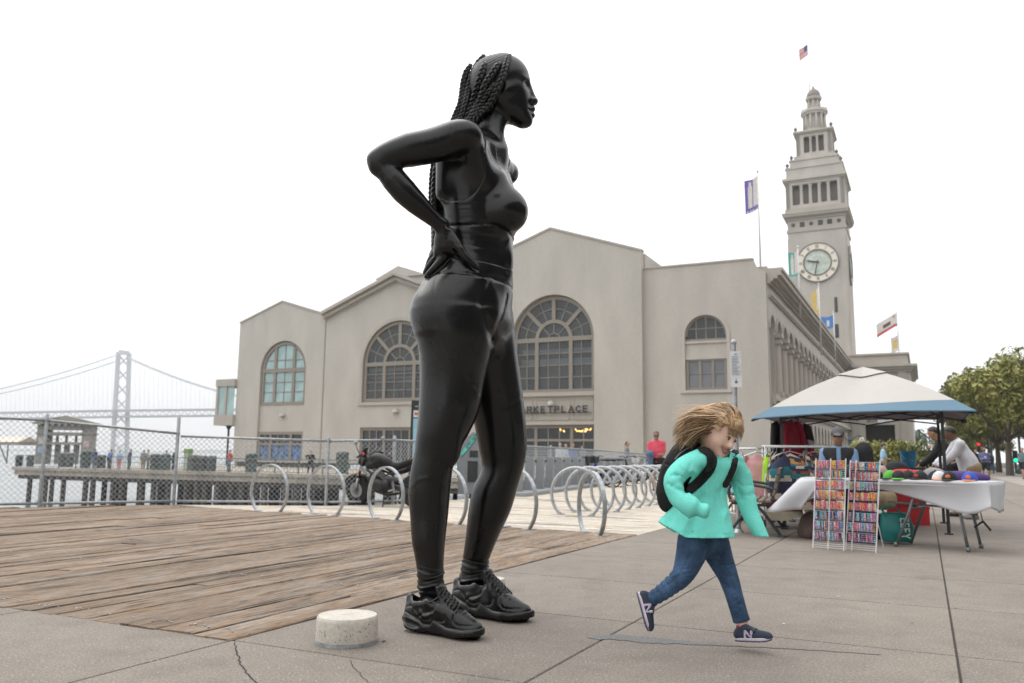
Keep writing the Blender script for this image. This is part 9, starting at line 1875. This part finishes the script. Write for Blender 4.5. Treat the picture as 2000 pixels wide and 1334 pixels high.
# ---- bicycles
def bicycle(p, rz, frame, label, basket=None, fender=True, step=True):
    o = empty('bicycle', p, rz, label, 'bicycle', 'bicycles at the docks'); r = .33
    for x in (.52, -.52):
        m = MB(); m.tube([(x+r*cos(t), 0, r+.0+r*sin(t)) for t in np.linspace(0, 2*pi, 33)[:-1]], .024, 8, closed=True); w = m.build('wheel', TYR, o, smooth=True); m = MB()
        for k in range(14): a = 2*pi*k/14; m.tube([(x, .02*(-1)**k, r), (x+r*.94*cos(a), 0, r+r*.94*sin(a))], .0022, 3, cap=False)
        m.tube([(x, -.05, r), (x, .05, r)], .03, 8); k_ = m.build('spokes', CHROME, w); k_['kind'] = 'stuff'
        if fender: m = MB(); m.grid([[Vector((x+(r+.045)*cos(a), y, r+(r+.045)*sin(a))) for y in (-.035, 0, .035)] for a in np.linspace(.35, pi-.1, 12)]); f_ = m.build('fender', frame, o, smooth=True); f_.modifiers.new('t', 'SOLIDIFY').thickness = .004
    m = MB(); m.tube([(.34, 0, .92), (.40, 0, .72), (.52, 0, .33)], [.028, .028, .022], 8); m.tube(smoothpath([(.38, 0, .74), (.12, 0, .42), (-.08, 0, .30)], 4), .05, 10); m.tube([(-.08, 0, .30), (-.22, 0, .72)], .035, 8); m.tube([(-.08, .04, .30), (-.52, .05, .33)], .016, 6); m.tube([(-.18, .03, .6), (-.52, .05, .33)], .014, 6); m.tube([(.36, 0, .62), (-.18, 0, .56)], .03, 8) if not step else None; m.build('frame', frame, o, smooth=True)
    m = MB(); m.tube([(-.22, 0, .72), (-.25, 0, .86)], .016, 6); m.build('seat_post', CHROME, o); t = Sdf((-.45, -.15, .8), (0, .15, 1.0), .014); t.cap((-.34, 0, .89), (-.1, 0, .89), .075, .03, 0, sq=((0, 0, 1), .5)); t.build('saddle', SEATM, o)
    m = MB(); m.tube(smoothpath([(.26, -.3, 1.0), (.34, -.2, 1.03), (.34, 0, .98), (.34, .2, 1.03), (.26, .3, 1.0)], 4), .014, 7); m.build('handlebar', SEATM, o, smooth=True)
    if basket is not None: m = MB(); m.grid([[Vector((.42+sx*.10*k, sy*.15*k, z)) for sx, sy in ((-1, -1), (1, -1), (1, 1), (-1, 1))] for k, z in ((.8, .78), (1.05, 1.0), (1.0, 1.0), (.76, .79))], True); m.add([(.34, -.12, .785), (.50, -.12, .785), (.50, .12, .785), (.34, .12, .785)], [(0, 1, 2, 3)]); m.build('basket', basket, o)
    m = MB(); m.tube([(-.08, -.09, .30), (-.08, .09, .30)], .02, 8); m.bar((-.08, .1, .30), (.04, .12, .2), .02, .012); m.bar((-.08, -.1, .30), (-.2, -.12, .4), .02, .012); m.box((.04, .16, .2), (.08, .08, .02)); m.box((-.2, -.16, .4), (.08, .08, .02)); m.build('crank', BLKM, o)
BIKB = mat('bike_blue', (.02, .06, .3), .35); BIKW = mat('bike_white', (.55, .56, .57), .35); BIKG = mat('bike_grey', (.3, .32, .34), .4)
for (px, u, rz, fr, lab, bs) in ((1168, 26.0, 2.6, MBK, 'black bike share bicycle with a black basket at the docks', BLKM), (1182, 26.6, 2.5, BIKB, 'blue and black bike share bicycle at the docks', BLKM), (1205, 27.5, .4, MBK, 'black bicycle with wide tyres standing behind the ring racks', None), (1224, 30, .3, BIKG, 'grey bicycle beside the black one behind the ring racks', None), (1258, 31, 2.3, BIKW, 'white bicycle with a white basket left of the person in pink', BIKW), (1272, 32.5, 2.2, BIKG, 'grey bicycle half hidden beside the person in pink', None)):
    p = W(u, VU(px, u), -.006); bicycle(p, rz, fr, lab, bs)
# ================================================================== sea haze
m = bpy.data.materials.new('sea_haze'); m.use_nodes = True; n = m.node_tree.nodes; n.clear(); vo_ = n.new('ShaderNodeVolumePrincipled'); vo_.inputs['Color'].default_value = (.96, .98, 1, 1); vo_.inputs['Density'].default_value = .00034; vo_.inputs['Anisotropy'].default_value = .2
out = n.new('ShaderNodeOutputMaterial'); m.node_tree.links.new(vo_.outputs[0], out.inputs['Volume'])
mb = MB(); mb.bx((-5100, -500, -5.2), (1600, 3700, 171)); tag(mb.build('haze', m), kind='stuff')
